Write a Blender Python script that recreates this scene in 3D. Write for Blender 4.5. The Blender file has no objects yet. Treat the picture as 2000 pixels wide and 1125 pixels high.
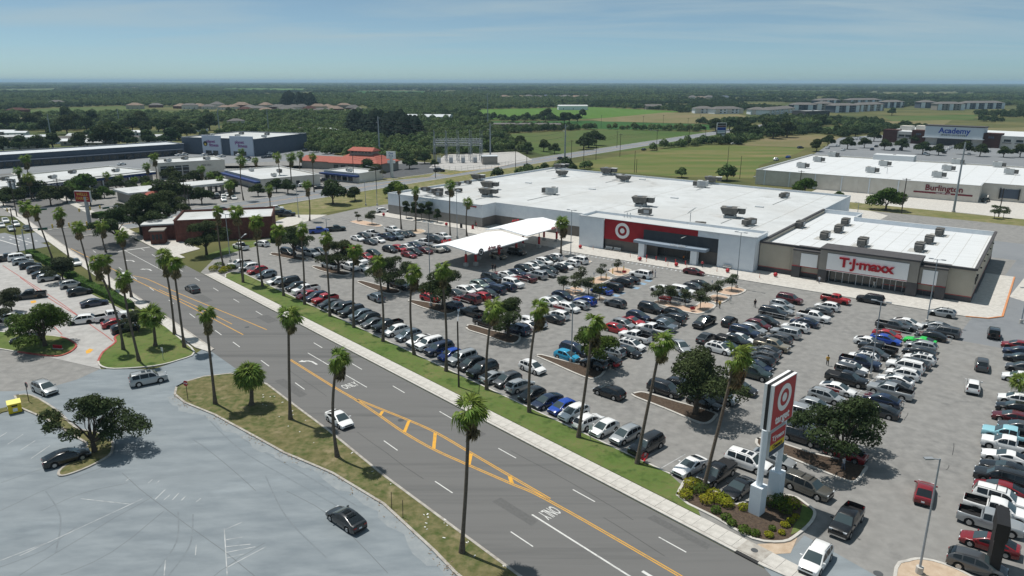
import bpy, bmesh, math, random
from mathutils import Vector, Matrix, noise
R = math.radians
rnd = random.Random(7)
scene = bpy.context.scene
col = scene.collection
# ---------------------------------------------------------------- camera, sky, sun, exposure
cam = bpy.data.cameras.new('camera'); cam.lens = 25.2; cam.sensor_width = 36
cam.clip_start = 1; cam.clip_end = 80000
camo = bpy.data.objects.new('camera', cam); col.objects.link(camo)
camo.location = (0, 0, 43); camo.rotation_euler = (R(90 - 16.08), R(-0.09), 0)
scene.camera = camo
SUN_EL, SUN_AZ = 68.0, 140.0            # degrees; azimuth of the sun counted from +x towards +y
world = bpy.data.worlds.new('World'); scene.world = world; world.use_nodes = True
wn, wl = world.node_tree.nodes, world.node_tree.links
bg = wn['Background']
sky = wn.new('ShaderNodeTexSky'); sky.sky_type = 'NISHITA'; sky.sun_disc = False
sky.sun_elevation = R(SUN_EL); sky.sun_rotation = R(90 - SUN_AZ)
sky.altitude = 0; sky.air_density = 0.4; sky.dust_density = 0.55; sky.ozone_density = 2.0
# thin cirrus over the whole dome
tc = wn.new('ShaderNodeTexCoord'); sx = wn.new('ShaderNodeSeparateXYZ'); wl.new(tc.outputs['Generated'], sx.inputs[0])
def wmath(op, a, b=None):
    n = wn.new('ShaderNodeMath'); n.operation = op
    for i, q in enumerate((a, b)):
        if q is None: continue
        if isinstance(q, (int, float)): n.inputs[i].default_value = q
        else: wl.new(q, n.inputs[i])
    return n.outputs[0]
zz = wmath('ADD', wmath('MAXIMUM', sx.outputs[2], 0.0), 0.06)
cb = wn.new('ShaderNodeCombineXYZ')
wl.new(wmath('DIVIDE', sx.outputs[0], zz), cb.inputs[0]); wl.new(wmath('DIVIDE', sx.outputs[1], zz), cb.inputs[1])
mp = wn.new('ShaderNodeMapping'); mp.inputs['Scale'].default_value = (.20, .62, 1); mp.inputs['Rotation'].default_value = (0, 0, R(-12)); wl.new(cb.outputs[0], mp.inputs[0])
nz = wn.new('ShaderNodeTexNoise'); nz.inputs['Scale'].default_value = 1.1; nz.inputs['Detail'].default_value = 6; nz.inputs['Roughness'].default_value = .58; nz.inputs['Distortion'].default_value = .6
wl.new(mp.outputs[0], nz.inputs['Vector'])
rp = wn.new('ShaderNodeMapRange'); rp.inputs['From Min'].default_value = .42; rp.inputs['From Max'].default_value = .70; rp.inputs['To Min'].default_value = .16
rp.inputs['To Max'].default_value = .85; wl.new(nz.outputs['Fac'], rp.inputs['Value'])
fade = wn.new('ShaderNodeMapRange'); fade.inputs['From Min'].default_value = .0; fade.inputs['From Max'].default_value = .06; wl.new(sx.outputs[2], fade.inputs['Value'])
cloud = wmath('MULTIPLY', rp.outputs[0], fade.outputs[0])
tint = wn.new('ShaderNodeMix'); tint.data_type = 'RGBA'; tint.blend_type = 'MULTIPLY'; tint.inputs['Factor'].default_value = 1
tint.inputs['B'].default_value = (1.02, 1.20, 1.06, 1); wl.new(sky.outputs[0], tint.inputs['A'])
mx = wn.new('ShaderNodeMix'); mx.data_type = 'RGBA'; mx.inputs['B'].default_value = (4.5, 5.7, 6.2, 1)
wl.new(cloud, mx.inputs['Factor']); wl.new(tint.outputs['Result'], mx.inputs['A']); wl.new(mx.outputs['Result'], bg.inputs['Color'])
bg.inputs['Strength'].default_value = 0.093
sl = bpy.data.lights.new('sun', 'SUN'); sl.energy = 4.3; sl.angle = R(0.53); sl.color = (1, .955, .89)
so = bpy.data.objects.new('sun', sl); col.objects.link(so)
sdir = Vector((math.cos(R(SUN_EL)) * math.cos(R(SUN_AZ)), math.cos(R(SUN_EL)) * math.sin(R(SUN_AZ)), math.sin(R(SUN_EL))))
so.rotation_euler = sdir.to_track_quat('Z', 'Y').to_euler(); so.location = (0, 0, 300)
vs = scene.view_settings; vs.view_transform = 'Standard'; vs.look = 'None'; vs.exposure = 0.0; vs.gamma = 1; vs.use_curve_mapping = False
scene.cycles.max_bounces = 5; scene.cycles.diffuse_bounces = 2; scene.cycles.glossy_bounces = 2; scene.cycles.transparent_max_bounces = 6
scene.cycles.volume_bounces = 0; scene.cycles.caustics_reflective = False; scene.cycles.caustics_refractive = False
scene.cycles.use_denoising = True

# ---------------------------------------------------------------- frames: the boulevard and the store front
RO, FO = R(-47.7), R(-37.0)
def RA(s, t): return (s * math.cos(RO) - t * math.sin(RO), s * math.sin(RO) + t * math.cos(RO))
def FA(a, b): return (a * math.cos(FO) - b * math.sin(FO), a * math.sin(FO) + b * math.cos(FO))

# ---------------------------------------------------------------- materials
MATS = {}
def mat(name, c, rough=.8, c2=None, scale=1.0, detail=5, spec=.3, metal=0, coat=0, bump=0, bscale=None, c3=None, s3=.1, stretch=None, rot=0, lo=.35, hi=.65, emit=0, island=0, c4=None, s4=1.0, lo4=.62, hi4=.75):
    """Principled surface; c..c2 mixed by fine noise, c3 by broad noise, island = random tone per leaf"""
    if name in MATS: return MATS[name]
    m = bpy.data.materials.new(name); m.use_nodes = True; MATS[name] = m
    N, L = m.node_tree.nodes, m.node_tree.links
    b = N['Principled BSDF']; b.inputs['Roughness'].default_value = rough; b.inputs['Specular IOR Level'].default_value = spec
    b.inputs['Metallic'].default_value = metal; b.inputs['Coat Weight'].default_value = coat; b.inputs['Coat Roughness'].default_value = .06
    b.inputs['Base Color'].default_value = (*c, 1)
    vec = None
    if c2 or c3 or bump:
        t = N.new('ShaderNodeTexCoord'); vec = t.outputs['Object']
        if stretch:
            q = N.new('ShaderNodeMapping'); q.inputs['Scale'].default_value = stretch; q.inputs['Rotation'].default_value = (0, 0, rot); L.new(vec, q.inputs[0]); vec = q.outputs[0]
    def nf(s, d=detail, a=lo, z=hi, v=None):
        n = N.new('ShaderNodeTexNoise'); n.inputs['Scale'].default_value = s; n.inputs['Detail'].default_value = d; n.inputs['Roughness'].default_value = .6
        L.new(v or vec, n.inputs['Vector'])
        r = N.new('ShaderNodeMapRange'); r.inputs['From Min'].default_value = a; r.inputs['From Max'].default_value = z; L.new(n.outputs['Fac'], r.inputs['Value'])
        return r.outputs[0]
    cur = None
    def mixin(cur, f, cB):
        k = N.new('ShaderNodeMix'); k.data_type = 'RGBA'; k.inputs['A'].default_value = (*c, 1); k.inputs['B'].default_value = (*cB, 1)
        if cur: L.new(cur, k.inputs['A'])
        L.new(f, k.inputs['Factor']); return k.outputs['Result']
    if c3: cur = mixin(cur, nf(s3, 4), c3)
    if c2: cur = mixin(cur, nf(scale), c2)
    if c4: cur = mixin(cur, nf(s4, 5, lo4, hi4), c4)
    if island:
        g = N.new('ShaderNodeNewGeometry'); h = N.new('ShaderNodeHueSaturation')
        r = N.new('ShaderNodeMapRange'); r.inputs['To Min'].default_value = 1 - island; r.inputs['To Max'].default_value = 1 + island
        L.new(g.outputs['Random Per Island'], r.inputs['Value']); L.new(r.outputs[0], h.inputs['Value'])
        oi = N.new('ShaderNodeObjectInfo'); r2 = N.new('ShaderNodeMapRange'); r2.inputs['To Min'].default_value = .478; r2.inputs['To Max'].default_value = .515
        L.new(oi.outputs['Random'], r2.inputs['Value']); L.new(r2.outputs[0], h.inputs['Hue'])
        if cur: L.new(cur, h.inputs['Color'])
        else: h.inputs['Color'].default_value = (*c, 1)
        cur = h.outputs[0]
    if cur: L.new(cur, b.inputs['Base Color'])
    if bump:
        n = N.new('ShaderNodeTexNoise'); n.inputs['Scale'].default_value = bscale or scale * 4; n.inputs['Detail'].default_value = 3; L.new(vec, n.inputs['Vector'])
        k = N.new('ShaderNodeBump'); k.inputs['Strength'].default_value = bump; k.inputs['Distance'].default_value = .05
        L.new(n.outputs['Fac'], k.inputs['Height']); L.new(k.outputs[0], b.inputs['Normal'])
    if emit: b.inputs['Emission Color'].default_value = (*c, 1); b.inputs['Emission Strength'].default_value = emit
    return m
def leafmat(name, c, c2, isl=.35, transl=.25, s=.35):
    m = mat(name, c, .75, c2, s, 2, .06, island=isl)
    N, L = m.node_tree.nodes, m.node_tree.links; b = N['Principled BSDF']
    t = N.new('ShaderNodeBsdfTranslucent'); k = N.new('ShaderNodeMixShader'); k.inputs[0].default_value = transl
    src = b.inputs['Base Color'].links[0].from_socket; L.new(src, t.inputs['Color'])
    L.new(b.outputs[0], k.inputs[1]); L.new(t.outputs[0], k.inputs[2]); L.new(k.outputs[0], N['Material Output'].inputs['Surface'])
    return m
M = MATS

# ---------------------------------------------------------------- mesh helpers
def rot2(x, y, a): c, s = math.cos(a), math.sin(a); return x * c - y * s, x * s + y * c
class MB:
    def __init__(s): s.v, s.f, s.m = [], [], []
    def add(s, vs_, fs, mi=0):
        o = len(s.v); s.v += [tuple(q) for q in vs_]; s.f += [tuple(i + o for i in f) for f in fs]; s.m += [mi] * len(fs); return s
    def box(s, cx, cy, cz, lx, ly, lz, rz=0, mi=0):
        vs_ = []
        for dz in (-.5, .5):
            for dx, dy in ((-.5, -.5), (.5, -.5), (.5, .5), (-.5, .5)):
                x, y = rot2(dx * lx, dy * ly, rz); vs_.append((cx + x, cy + y, cz + dz * lz))
        return s.add(vs_, [(3, 2, 1, 0), (4, 5, 6, 7), (0, 1, 5, 4), (1, 2, 6, 5), (2, 3, 7, 6), (3, 0, 4, 7)], mi)
    def span(s, x0, x1, y0, y1, z0, z1, mi=0): return s.box((x0 + x1) / 2, (y0 + y1) / 2, (z0 + z1) / 2, abs(x1 - x0), abs(y1 - y0), abs(z1 - z0), 0, mi)
    def prism(s, pts, z0, z1, mi=0, mside=None, bottom=False):
        a = sum(p[0] * q[1] - q[0] * p[1] for p, q in zip(pts, pts[1:] + pts[:1]))
        if a < 0: pts = pts[::-1]
        n = len(pts); vs_ = [(x, y, z0) for x, y in pts] + [(x, y, z1) for x, y in pts]
        s.add(vs_, [tuple(range(n, 2 * n))] + ([tuple(range(n - 1, -1, -1))] if bottom else []), mi)
        o = len(s.v) - 2 * n
        for i in range(n):
            j = (i + 1) % n; s.f.append((o + i, o + j, o + n + j, o + n + i)); s.m.append(mi if mside is None else mside)
        return s
    def sheet(s, pts, z, mi=0):
        a = sum(p[0] * q[1] - q[0] * p[1] for p, q in zip(pts, pts[1:] + pts[:1]))
        if a < 0: pts = pts[::-1]
        return s.add([(x, y, z) for x, y in pts], [tuple(range(len(pts)))], mi)
    def tube(s, pts, rads, n=8, mi=0, cap=True):
        if isinstance(rads, (int, float)): rads = [rads] * len(pts)
        pts = [Vector(p) for p in pts]; o = len(s.v)
        for i, p in enumerate(pts):
            d = (pts[min(i + 1, len(pts) - 1)] - pts[max(i - 1, 0)])
            d = d.normalized() if d.length > 1e-6 else Vector((0, 0, 1))
            u = d.orthogonal() if abs(d.z) > .95 else Vector((-d.y, d.x, 0)); u.normalize(); w = d.cross(u)
            if abs(d.z) > .95: u = Vector((1, 0, 0)) - d * d.x; u.normalize(); w = d.cross(u)
            for k in range(n):
                t = 2 * math.pi * k / n; q = p + (u * math.cos(t) + w * math.sin(t)) * rads[i]; s.v.append(tuple(q))
        for i in range(len(pts) - 1):
            for k in range(n):
                a, b = o + i * n + k, o + i * n + (k + 1) % n; s.f.append((a, b, b + n, a + n)); s.m.append(mi)
        if cap:
            s.f.append(tuple(o + n - 1 - k for k in range(n))); s.m.append(mi)
            s.f.append(tuple(o + (len(pts) - 1) * n + k for k in range(n))); s.m.append(mi)
        return s
    def bar(s, a, b, w, mi=0): return s.tube([a, b], w, 4, mi)
    def disc(s, c, r, n=16, axis='y', mi=0, flip=False):
        vs_ = []
        for k in range(n):
            t = 2 * math.pi * k / n; a, b = r * math.cos(t), r * math.sin(t)
            vs_.append((c[0] + a, c[1], c[2] + b) if axis == 'y' else (c[0] + a, c[1] + b, c[2]) if axis == 'z' else (c[0], c[1] + a, c[2] + b))
        f = tuple(range(n)); return s.add(vs_, [f[::-1] if flip else f], mi)
    def mesh(s, name, mats, smooth=False, ang=40):
        me = bpy.data.meshes.new(name); me.from_pydata(s.v, [], s.f)
        for q in (mats if isinstance(mats, (list, tuple)) else [mats]): me.materials.append(q)
        if any(s.m): me.polygons.foreach_set('material_index', s.m)
        if smooth: me.shade_smooth(); me.set_sharp_from_angle(angle=R(ang))
        me.update(); return me
    def build(s, name, mats, parent=None, smooth=False, ang=40, kind=None, loc=None, rz=None):
        o = bpy.data.objects.new(name, s.mesh(name, mats, smooth, ang)); col.objects.link(o)
        if parent: o.parent = parent
        if kind: o['kind'] = kind
        if loc: o.location = loc
        if rz is not None: o.rotation_euler = (0, 0, rz)
        return o
def put(name, me, parent=None, loc=None, rot=None, scale=None):
    o = bpy.data.objects.new(name, me); col.objects.link(o)
    if parent: o.parent = parent
    if loc: o.location = loc
    if rot: o.rotation_euler = rot
    if scale: o.scale = (scale,) * 3 if isinstance(scale, (int, float)) else scale
    return o
def tag(o, label, cat, group=None):
    o['label'] = label; o['category'] = cat
    if group: o['group'] = group
    return o
def thing(name, label, cat, loc=(0, 0, 0), rz=0, group=None, scale=None):
    o = put(name, None, None, (*loc, 0) if len(loc) == 2 else loc, (0, 0, rz), scale); o.empty_display_size = .5
    return tag(o, label, cat, group)
def copy_tree(o, parent=None):
    c = o.copy(); col.objects.link(c); c.parent = parent
    for ch in o.children: copy_tree(ch, c)
    return c
def offset(pts, d):
    """polyline moved d to its left"""
    out = []
    for i, p in enumerate(pts):
        a, b = Vector(pts[max(i - 1, 0)]), Vector(pts[min(i + 1, len(pts) - 1)])
        t = (b - a).normalized(); k = 1
        if 0 < i < len(pts) - 1:
            t1 = (Vector(p) - a).normalized(); k = 1 / max(.4, t1.dot(t))
        out.append((p[0] - t.y * d * k, p[1] + t.x * d * k))
    return out
def band(pts, w, closed=False):
    l, r = offset(pts, w / 2), offset(pts, -w / 2); return l, r
def strip(mb, pts, w, z0, z1, mi=0):
    l, r = band(pts, w)
    for i in range(len(pts) - 1): 
        q = [r[i], r[i + 1], l[i + 1], l[i]]
        if z1 is None: mb.sheet(q, z0, mi)
        else: mb.prism(q, z0, z1, mi)
    return mb
def smoothline(pts, k=6):
    out = []; P_ = [Vector(p) for p in pts]
    for i in range(len(P_) - 1):
        p0, p1, p2, p3 = P_[max(i - 1, 0)], P_[i], P_[i + 1], P_[min(i + 2, len(P_) - 1)]
        for j in range(k):
            t = j / k
            q = .5 * ((2 * p1) + (p2 - p0) * t + (2 * p0 - 5 * p1 + 4 * p2 - p3) * t * t + (3 * p1 - p0 - 3 * p2 + p3) * t ** 3); out.append(tuple(q))
    out.append(tuple(P_[-1])); return out
_txt = {}
def text(name, s, size, m, parent, loc, rot, extrude=.05, off=0.0, sx_=1.0, align='CENTER', space=1.0, shear=0):
    key = (s, size, extrude, off, align, space, m.name, shear)
    if key not in _txt:
        c = bpy.data.curves.new('t', 'FONT'); c.body = s; c.size = size; c.extrude = extrude; c.offset = off; c.align_x = align; c.space_character = space; c.shear = shear; c.resolution_u = 3
        t = bpy.data.objects.new('t', c)
        me = bpy.data.meshes.new_from_object(t); me.name = name
        bpy.data.objects.remove(t); bpy.data.curves.remove(c); me.materials.clear(); me.materials.append(m); _txt[key] = me
    return put(name, _txt[key], parent, loc, rot, (sx_, 1, 1))

# ---------------------------------------------------------------- people: bodies made once
mat('skin_tone', (.38, .22, .15), .6); mat('trim_black', (.016, .016, .017), .6)
def figure(pose, shirt, trousers, hair=(.02, .015, .012)):
    """one continuous skinned body; pose = (leg swing, arm swing, elbow bend)"""
    sw, ar, el = pose
    J = [((0, 0, .95), .15), ((0, 0, 1.15), .135), ((0, 0, 1.38), .16), ((0, 0, 1.50), .06), ((.01, 0, 1.57), .075), ((.02, 0, 1.70), .09)]
    E_ = [(0, 1), (1, 2), (2, 3), (3, 4), (4, 5)]
    for s in (-1, 1):
        n = len(J); k = sw * s
        J += [((0, s * .10, .88), .11), ((k * .45, s * .11, .50), .075), ((k * .8 - .06, s * .11, .10), .05), ((k * .8 + .12, s * .12, .05), .045)]; E_ += [(0, n), (n, n + 1), (n + 1, n + 2), (n + 2, n + 3)]
        n = len(J); a = -ar * s
        J += [((0, s * .20, 1.42), .07), ((a * .4, s * .26, 1.15), .05), ((a * .6 + el, s * .25, .95 + el * .6), .04), ((a * .65 + el * 1.3, s * .24, .86 + el), .045)]; E_ += [(2, n), (n, n + 1), (n + 1, n + 2), (n + 2, n + 3)]
    me = bpy.data.meshes.new('body'); me.from_pydata([j[0] for j in J], E_, []); o = bpy.data.objects.new('body', me); col.objects.link(o)
    sk = o.modifiers.new('s', 'SKIN'); sd = o.modifiers.new('d', 'SUBSURF'); sd.levels = 1; sd.render_levels = 1
    lay = me.skin_vertices[0] if me.skin_vertices else None
    if lay is None:
        bm = bmesh.new(); bm.from_mesh(me); bm.verts.layers.skin.verify(); bm.to_mesh(me); bm.free(); lay = me.skin_vertices[0]
    for v, j in zip(lay.data, J): v.radius = (j[1], j[1] * (1.15 if j[1] > .12 else 1)); v.use_root = False
    lay.data[0].use_root = True
    dg = bpy.context.evaluated_depsgraph_get(); r = bpy.data.meshes.new_from_object(o.evaluated_get(dg)); bpy.data.objects.remove(o)
    r.materials.clear()
    for m_ in (M['skin_tone'], mat('cloth_%s' % (shirt,), shirt, .9), mat('cloth_%s' % (trousers,), trousers, .9), M['trim_black']): r.materials.append(m_)
    for p in r.polygons:
        z, y = p.center.z, abs(p.center.y)
        p.material_index = 3 if z < .09 else 2 if z < .93 and y < .2 else 1 if z < 1.47 and not (y > .17 and z < 1.12) else 0
    r.shade_smooth(); return r
hair_ = bpy.data.meshes.new('hair'); bm = bmesh.new(); bmesh.ops.create_uvsphere(bm, u_segments=12, v_segments=8, radius=.115)
for v in bm.verts: v.co.z = v.co.z * 1.05 if v.co.z > -.02 else -.03; v.co.x -= .015
bm.to_mesh(hair_); bm.free(); hair_.shade_smooth(); hair_.materials.append(mat('hair_dark', (.02, .015, .012), .7))
looks = {'walk_white': ((.35, .35, .05), (.7, .7, .68), (.7, .68, .62)), 'walk_black': ((.3, .3, .05), (.015, .015, .018), (.02, .02, .03)), 'stand_dark': ((.05, .05, .12), (.02, .02, .025), (.03, .035, .05)), 'vest': ((.12, .1, .2), (.65, .22, .04), (.02, .022, .035)), 'pink': ((.3, .2, .1), (.5, .08, .1), (.03, .03, .035)), 'light': ((.15, .2, .15), (.45, .47, .5), (.12, .13, .17)), 'amber': ((.25, .3, .12), (.55, .32, .05), (.015, .015, .018))}
bodies = {k: figure(*v) for k, v in looks.items()}

# ---------------------------------------------------------------- ground materials
mat('asphalt_road', (.122, .122, .120), .85, (.150, .149, .146), 2.2, 8, .25, c3=(.155, .154, .150), s3=.45, stretch=(.04, .9, 1), rot=-RO, bump=.25, bscale=30, c4=(.082, .083, .083), s4=.33, lo4=.56, hi4=.74)
mat('asphalt_lot', (.218, .215, .206), .88, (.262, .258, .247), .7, 9, .2, c3=(.178, .177, .172), s3=.06, bump=.2, bscale=30, c4=(.145, .145, .142), s4=.42, lo4=.62, hi4=.80)
mat('asphalt_blue', (.195, .222, .240), .88, (.235, .266, .285), .55, 9, .2, c3=(.160, .190, .212), s3=.07, stretch=(.35, 1, 1), rot=-R(28), bump=.2, bscale=25, c4=(.30, .34, .365), s4=.16, lo4=.58, hi4=.78)
mat('asphalt_street', (.165, .178, .192), .86, (.21, .222, .235), .6, 8, .2, c3=(.23, .24, .25), s3=.05)
mat('asphalt_dark', (.075, .08, .085), .85, (.10, .105, .11), .5, 6, .2)
mat('concrete_lot', (.345, .338, .325), .85, (.42, .413, .40), .6, 8, .2, c3=(.30, .294, .285), s3=.12)
mat('concrete', (.47, .455, .42), .85, (.56, .54, .50), 1.3, 7, .2, c3=(.41, .39, .36), s3=.3)
mat('concrete_old', (.34, .315, .285), .9, (.45, .43, .39), 1.5, 7, .2, c3=(.25, .22, .19), s3=.5)
mat('grass_green', (.068, .118, .026), .9, (.105, .160, .042), 1.6, 8, .1, c3=(.195, .175, .080), s3=.13, bump=.8, bscale=9, lo=.36, hi=.70, c4=(.045, .082, .020), s4=.5, lo4=.55, hi4=.7)
mat('grass_dry', (.095, .096, .038), .92, (.180, .158, .080), 1.1, 9, .1, c3=(.058, .088, .024), s3=.16, bump=.9, bscale=8, c4=(.26, .215, .13), s4=.35, lo4=.58, hi4=.72)
mat('grass_pale', (.19, .175, .075), .92, (.12, .14, .048), .35, 8, .1, c3=(.27, .23, .14), s3=.05, bump=.4, bscale=4)
mat('mulch', (.060, .045, .036), .95, (.115, .085, .062), 5, 8, .1, bump=1, bscale=16)
mat('granite', (.47, .335, .245), .95, (.56, .42, .32), 4, 8, .1, bump=.5, bscale=20)
mat('gravel', (.36, .355, .34), .95, (.45, .44, .425), .5, 6, .1)
mat('sand', (.42, .32, .23), .95, (.52, .42, .32), 1.2, 8, .1)
mat('mark_white', (.60, .60, .58), .8, (.34, .34, .33), 1.4, 7, .2, lo=.52, hi=.75)
mat('mark_worn', (.50, .51, .51), .85, (.28, .30, .31), 1.1, 7, .2, lo=.4, hi=.6)
mat('mark_yellow', (.68, .36, .055), .8, (.42, .25, .07), 1.6, 7, .2, lo=.5, hi=.75)
mat('mark_red', (.32, .055, .045), .8, (.40, .13, .11), 1.6, 6, .2)
mat('mark_blue', (.20, .34, .50), .8, (.28, .36, .42), 1.5, 6, .2)
mat('tar', (.03, .03, .03), .7)

# terrain to the horizon: fields and scrub in soft patches
tm = mat('terrain', (.075, .092, .034), .95, (.13, .125, .055), .012, 6, .05, c3=(.046, .066, .028), s3=.0035, lo=.4, hi=.6)
tb = MB(); rings = [0, 60, 150, 350, 800, 1800, 4000, 9000, 20000, 45000]; seg = 48
tb.v.append((0, 0, -.06))
for r in rings[1:]:
    for k in range(seg): tb.v.append((r * math.cos(2 * math.pi * k / seg), r * math.sin(2 * math.pi * k / seg), -.06))
for k in range(seg): tb.f.append((0, 1 + k, 1 + (k + 1) % seg)); tb.m.append(0)
for i in range(len(rings) - 2):
    for k in range(seg):
        a, b = 1 + i * seg + k, 1 + i * seg + (k + 1) % seg; tb.f.append((a, a + seg, b + seg, b)); tb.m.append(0)
tb.build('terrain', tm, kind='structure')

def sheet(name, pts, z, m): return MB().sheet(pts, z).build(name, M[m], kind='structure')
def raised(name, pts, m, z=.10, kerb='concrete', kw=.22, kz=.14, close=True, kname='kerb'):
    """planted ground inside a kerb"""
    o = MB().prism(pts, -.03, z).build(name, M[m], kind='structure')
    if kerb: strip(MB(), pts + ([pts[0], pts[1]] if close else []), kw, -.02, kz).build(kname, M[kerb], kind='structure')
    return o
def part_sheet(name, pts, z, m, parent): return MB().sheet(pts, z).build(name, M[m], parent)

# boulevard
T0, T1 = 38.1, 55.0
road = sheet('road', [RA(-420, T0 - 1.5), RA(-190, T0 - .6), RA(-100, T0), RA(60, T0 - .9), RA(60, T1), RA(-420, T1)], .004, 'asphalt_road')
# cross street and the street beyond the intersection
CO = R(54.45); cc0 = (-93.2,259.3)
def CA(s, t): return (cc0[0] + s * math.cos(CO) - t * math.sin(CO), cc0[1] + s * math.sin(CO) + t * math.cos(CO))
street = sheet('cross_street', [CA(-75, -8.5), CA(-75, 8.5), CA(320, 8), CA(640, 7), CA(640, -7), CA(320, -8)], .0, 'asphalt_street')
sheet('cross_street', [CA(-75, -15), CA(-75, 15), CA(-190, 15), CA(-190, -15)], .012, 'asphalt_street')
for t in (8.6, -8.6): strip(MB(), [CA(-66, t), CA(320, t * .94), CA(640, t * .83)], .5, -.02, .12).build('kerb', M['concrete'], kind='structure')
# lots
lot = sheet('parking_lot', [(-72.7,161.9),(-75.0,176.0),(-75.1,192.0),(-67.2,202.8),(-66.1,228.2),(-46.8,262.7)] + [FA(-178, 264), FA(-56, 264), FA(-56, 330), FA(-104, 330), FA(-112, 420), FA(-100, 420), FA(-100, 405), FA(80, 405), FA(80, 240)] + [(132.3,108.1),(68.8,50.2),(29.7,45.3),(22.9,57.3)], -.004, 'asphalt_lot')
sheet('opposite_lot', [(-184.4,129.0),(-129.0,132.2),(-85.2,111.8),(-74.6,108.3),(-63.9,103.4),(-55.6,103.4),(-53.2,106.8),(-51.8,110.4),(-51.4,113.2),(-46.3,108.1),(-40.0,101.8),(-36.1,97.6),(0.5,55.3),(3.3,52.0),(6.6,47.4),(7.2,40.1),(-68.5,40.1)], -.008, 'asphalt_blue')
sheet('asphalt_patch', [(-125.6,128.4),(-85.2,111.8),(-74.6,108.3),(-63.9,103.4),(-65.1,99.3),(-67.3,96.6),(-70.9,95.2),(-94.9,94.0)], -.002, 'asphalt_lot')
sheet('concrete_lot', [(-238.9,219.6),(-161.9,210.1),(-125.3,178.8),(-95.8,151.8),(-73.9,133.5),(-67.9,123.2),(-68.9,117.2),(-67.5,114.7),(-66.8,109.2),(-65.6,105.9),(-63.7,103.4),(-74.6,108.3),(-85.2,111.8),(-155.7,138.9)], .0, 'concrete_lot')
# service lane on the right of the shops, warm joint strip and concrete apron
sheet('service_lane', [FA(-9, 140), FA(14, 140), FA(14, 240), FA(-52, 240), FA(-52, 216), FA(-4, 216)], .0, 'asphalt_street')
sheet('loading_apron', [(114.6,245.3),(123.0,255.9),(126.0,237.4),(112.3,221.3),(105.8,224.7)], .004, 'concrete')
sheet('concrete_apron', [(103.8,143.2),(133.2,176.0),(133.9,150.2),(107.0,123.2),(104.9,138.9)], .006, 'concrete')
entry = sheet('entry_apron', [(23.0,57.5),(26.5,58.6),(28.9,61.2),(34.3,53.4),(29.3,45.3),(25.1,48.5)], .006, 'asphalt_blue')
sheet('plaza_lot', [(-303.7,282.6),(-181.7,237.4),(-149.7,230.0),(-132.2,219.6),(-121.0,219.6),(-114.9,237.4),(-98.2,262.7),(-75.6,293.7),(-56.2,329.0),(-44.5,368.9),(-27.5,387.6),(-13.1,368.9),(-43.6,397.7),(-90.1,425.2),(-128.8,456.7),(-190.4,450.0),(-366.4,368.9)], -.012, 'asphalt_lot')
sheet('fitness_lot', [(-294.1,293.7),(-231.9,325.4),(-164.7,387.6),(-105.3,413.8),(-111.1,463.5),(-136.6,485.3),(-199.6,456.7),(-261.7,368.9),(-336.8,338.1)], -.006, 'asphalt_street')
sheet('restaurant_lot', [(-93.8,338.1),(-71.4,387.6),(-42.2,397.7),(-18.1,364.5),(-33.7,338.1),(-55.6,325.4),(-74.2,325.4)], -.006, 'asphalt_dark')
sheet('verge', [(-101.7,245.3),(-84.0,253.7),(-63.0,293.7),(-49.5,315.2),(27.4,431.1),(22.0,387.6),(-44.0,260.4),(-62.9,242.3),(-68.4,222.1),(-82.8,219.6)], -.001, 'grass_pale')
sheet('verge', [(-38.8,351.9),(-27.5,387.6),(-10.6,373.4),(-29.3,343.9)], .002, 'grass_pale')
sheet('verge', [(-72.6,329.0),(-54.5,332.6),(-37.5,351.9),(-38.5,338.1),(-66.8,312.0)], .002, 'grass_pale')

# verge on the store side of the boulevard, its pavement slab by slab
left = smoothline([RA(-160, 57.7), RA(-163, 59), RA(-163.5, 61), RA(-160, 62.2)], 4)
raised('verge', left + [RA(-41.5, 62.1), RA(-37.5, 60.5), RA(-34.5, 57.7)], 'grass_green', .11, kerb=None)
strip(MB(), left + [RA(-130, 62.2), RA(-41.5, 62.2)], .24, -.02, .15).build('kerb', M['concrete'], kind='structure')
walk = MB().prism([RA(-166, 55.5), RA(-20, 55.5), RA(-20, 57.62), RA(-166, 57.62)], -.02, .10).build('pavement', M['concrete_old'], kind='structure')
slab = MB().prism([(-.74, -1.0), (.74, -1.0), (.74, 1.0), (-.74, 1.0)], .05, .128).mesh('slab', M['concrete'])
for i in range(96): put('slab', slab, walk, (*RA(-164.8 + i * 1.51, 56.58), rnd.uniform(-.006, .006)), (0, 0, RO))
strip(MB(), [RA(-166, 55.3), RA(-26, 55.3), RA(-21, 55.9), RA(-18.5, 58), RA(-18, 60)], .36, -.02, .13).build('kerb', M['concrete'], kind='structure')
strip(MB(), [RA(-420, 55.3), RA(-196, 55.3)], .36, -.02, .13).build('kerb', M['concrete'], kind='structure')
MB().prism([RA(-420, 55.5), RA(-186, 55.5), RA(-186, 57.6), RA(-420, 57.6)], -.02, .12).build('pavement', M['concrete'], kind='structure')
# storm drain inlet in the kerb
dr = MB().box(*RA(-27.8, 56.6), .10, 2.6, 2.0, .09, RO).build('drain_slab', M['concrete_old'], walk)
MB().tube([(*RA(-27.8, 56.6), .13), (*RA(-27.8, 56.6), .155)], .34, 16).build('manhole_cover', M['asphalt_dark'], dr)
MB().box(*RA(-27.8, 55.2), .066, 2.3, .42, .16, RO).build('inlet_opening', M['tar'], dr)

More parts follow.
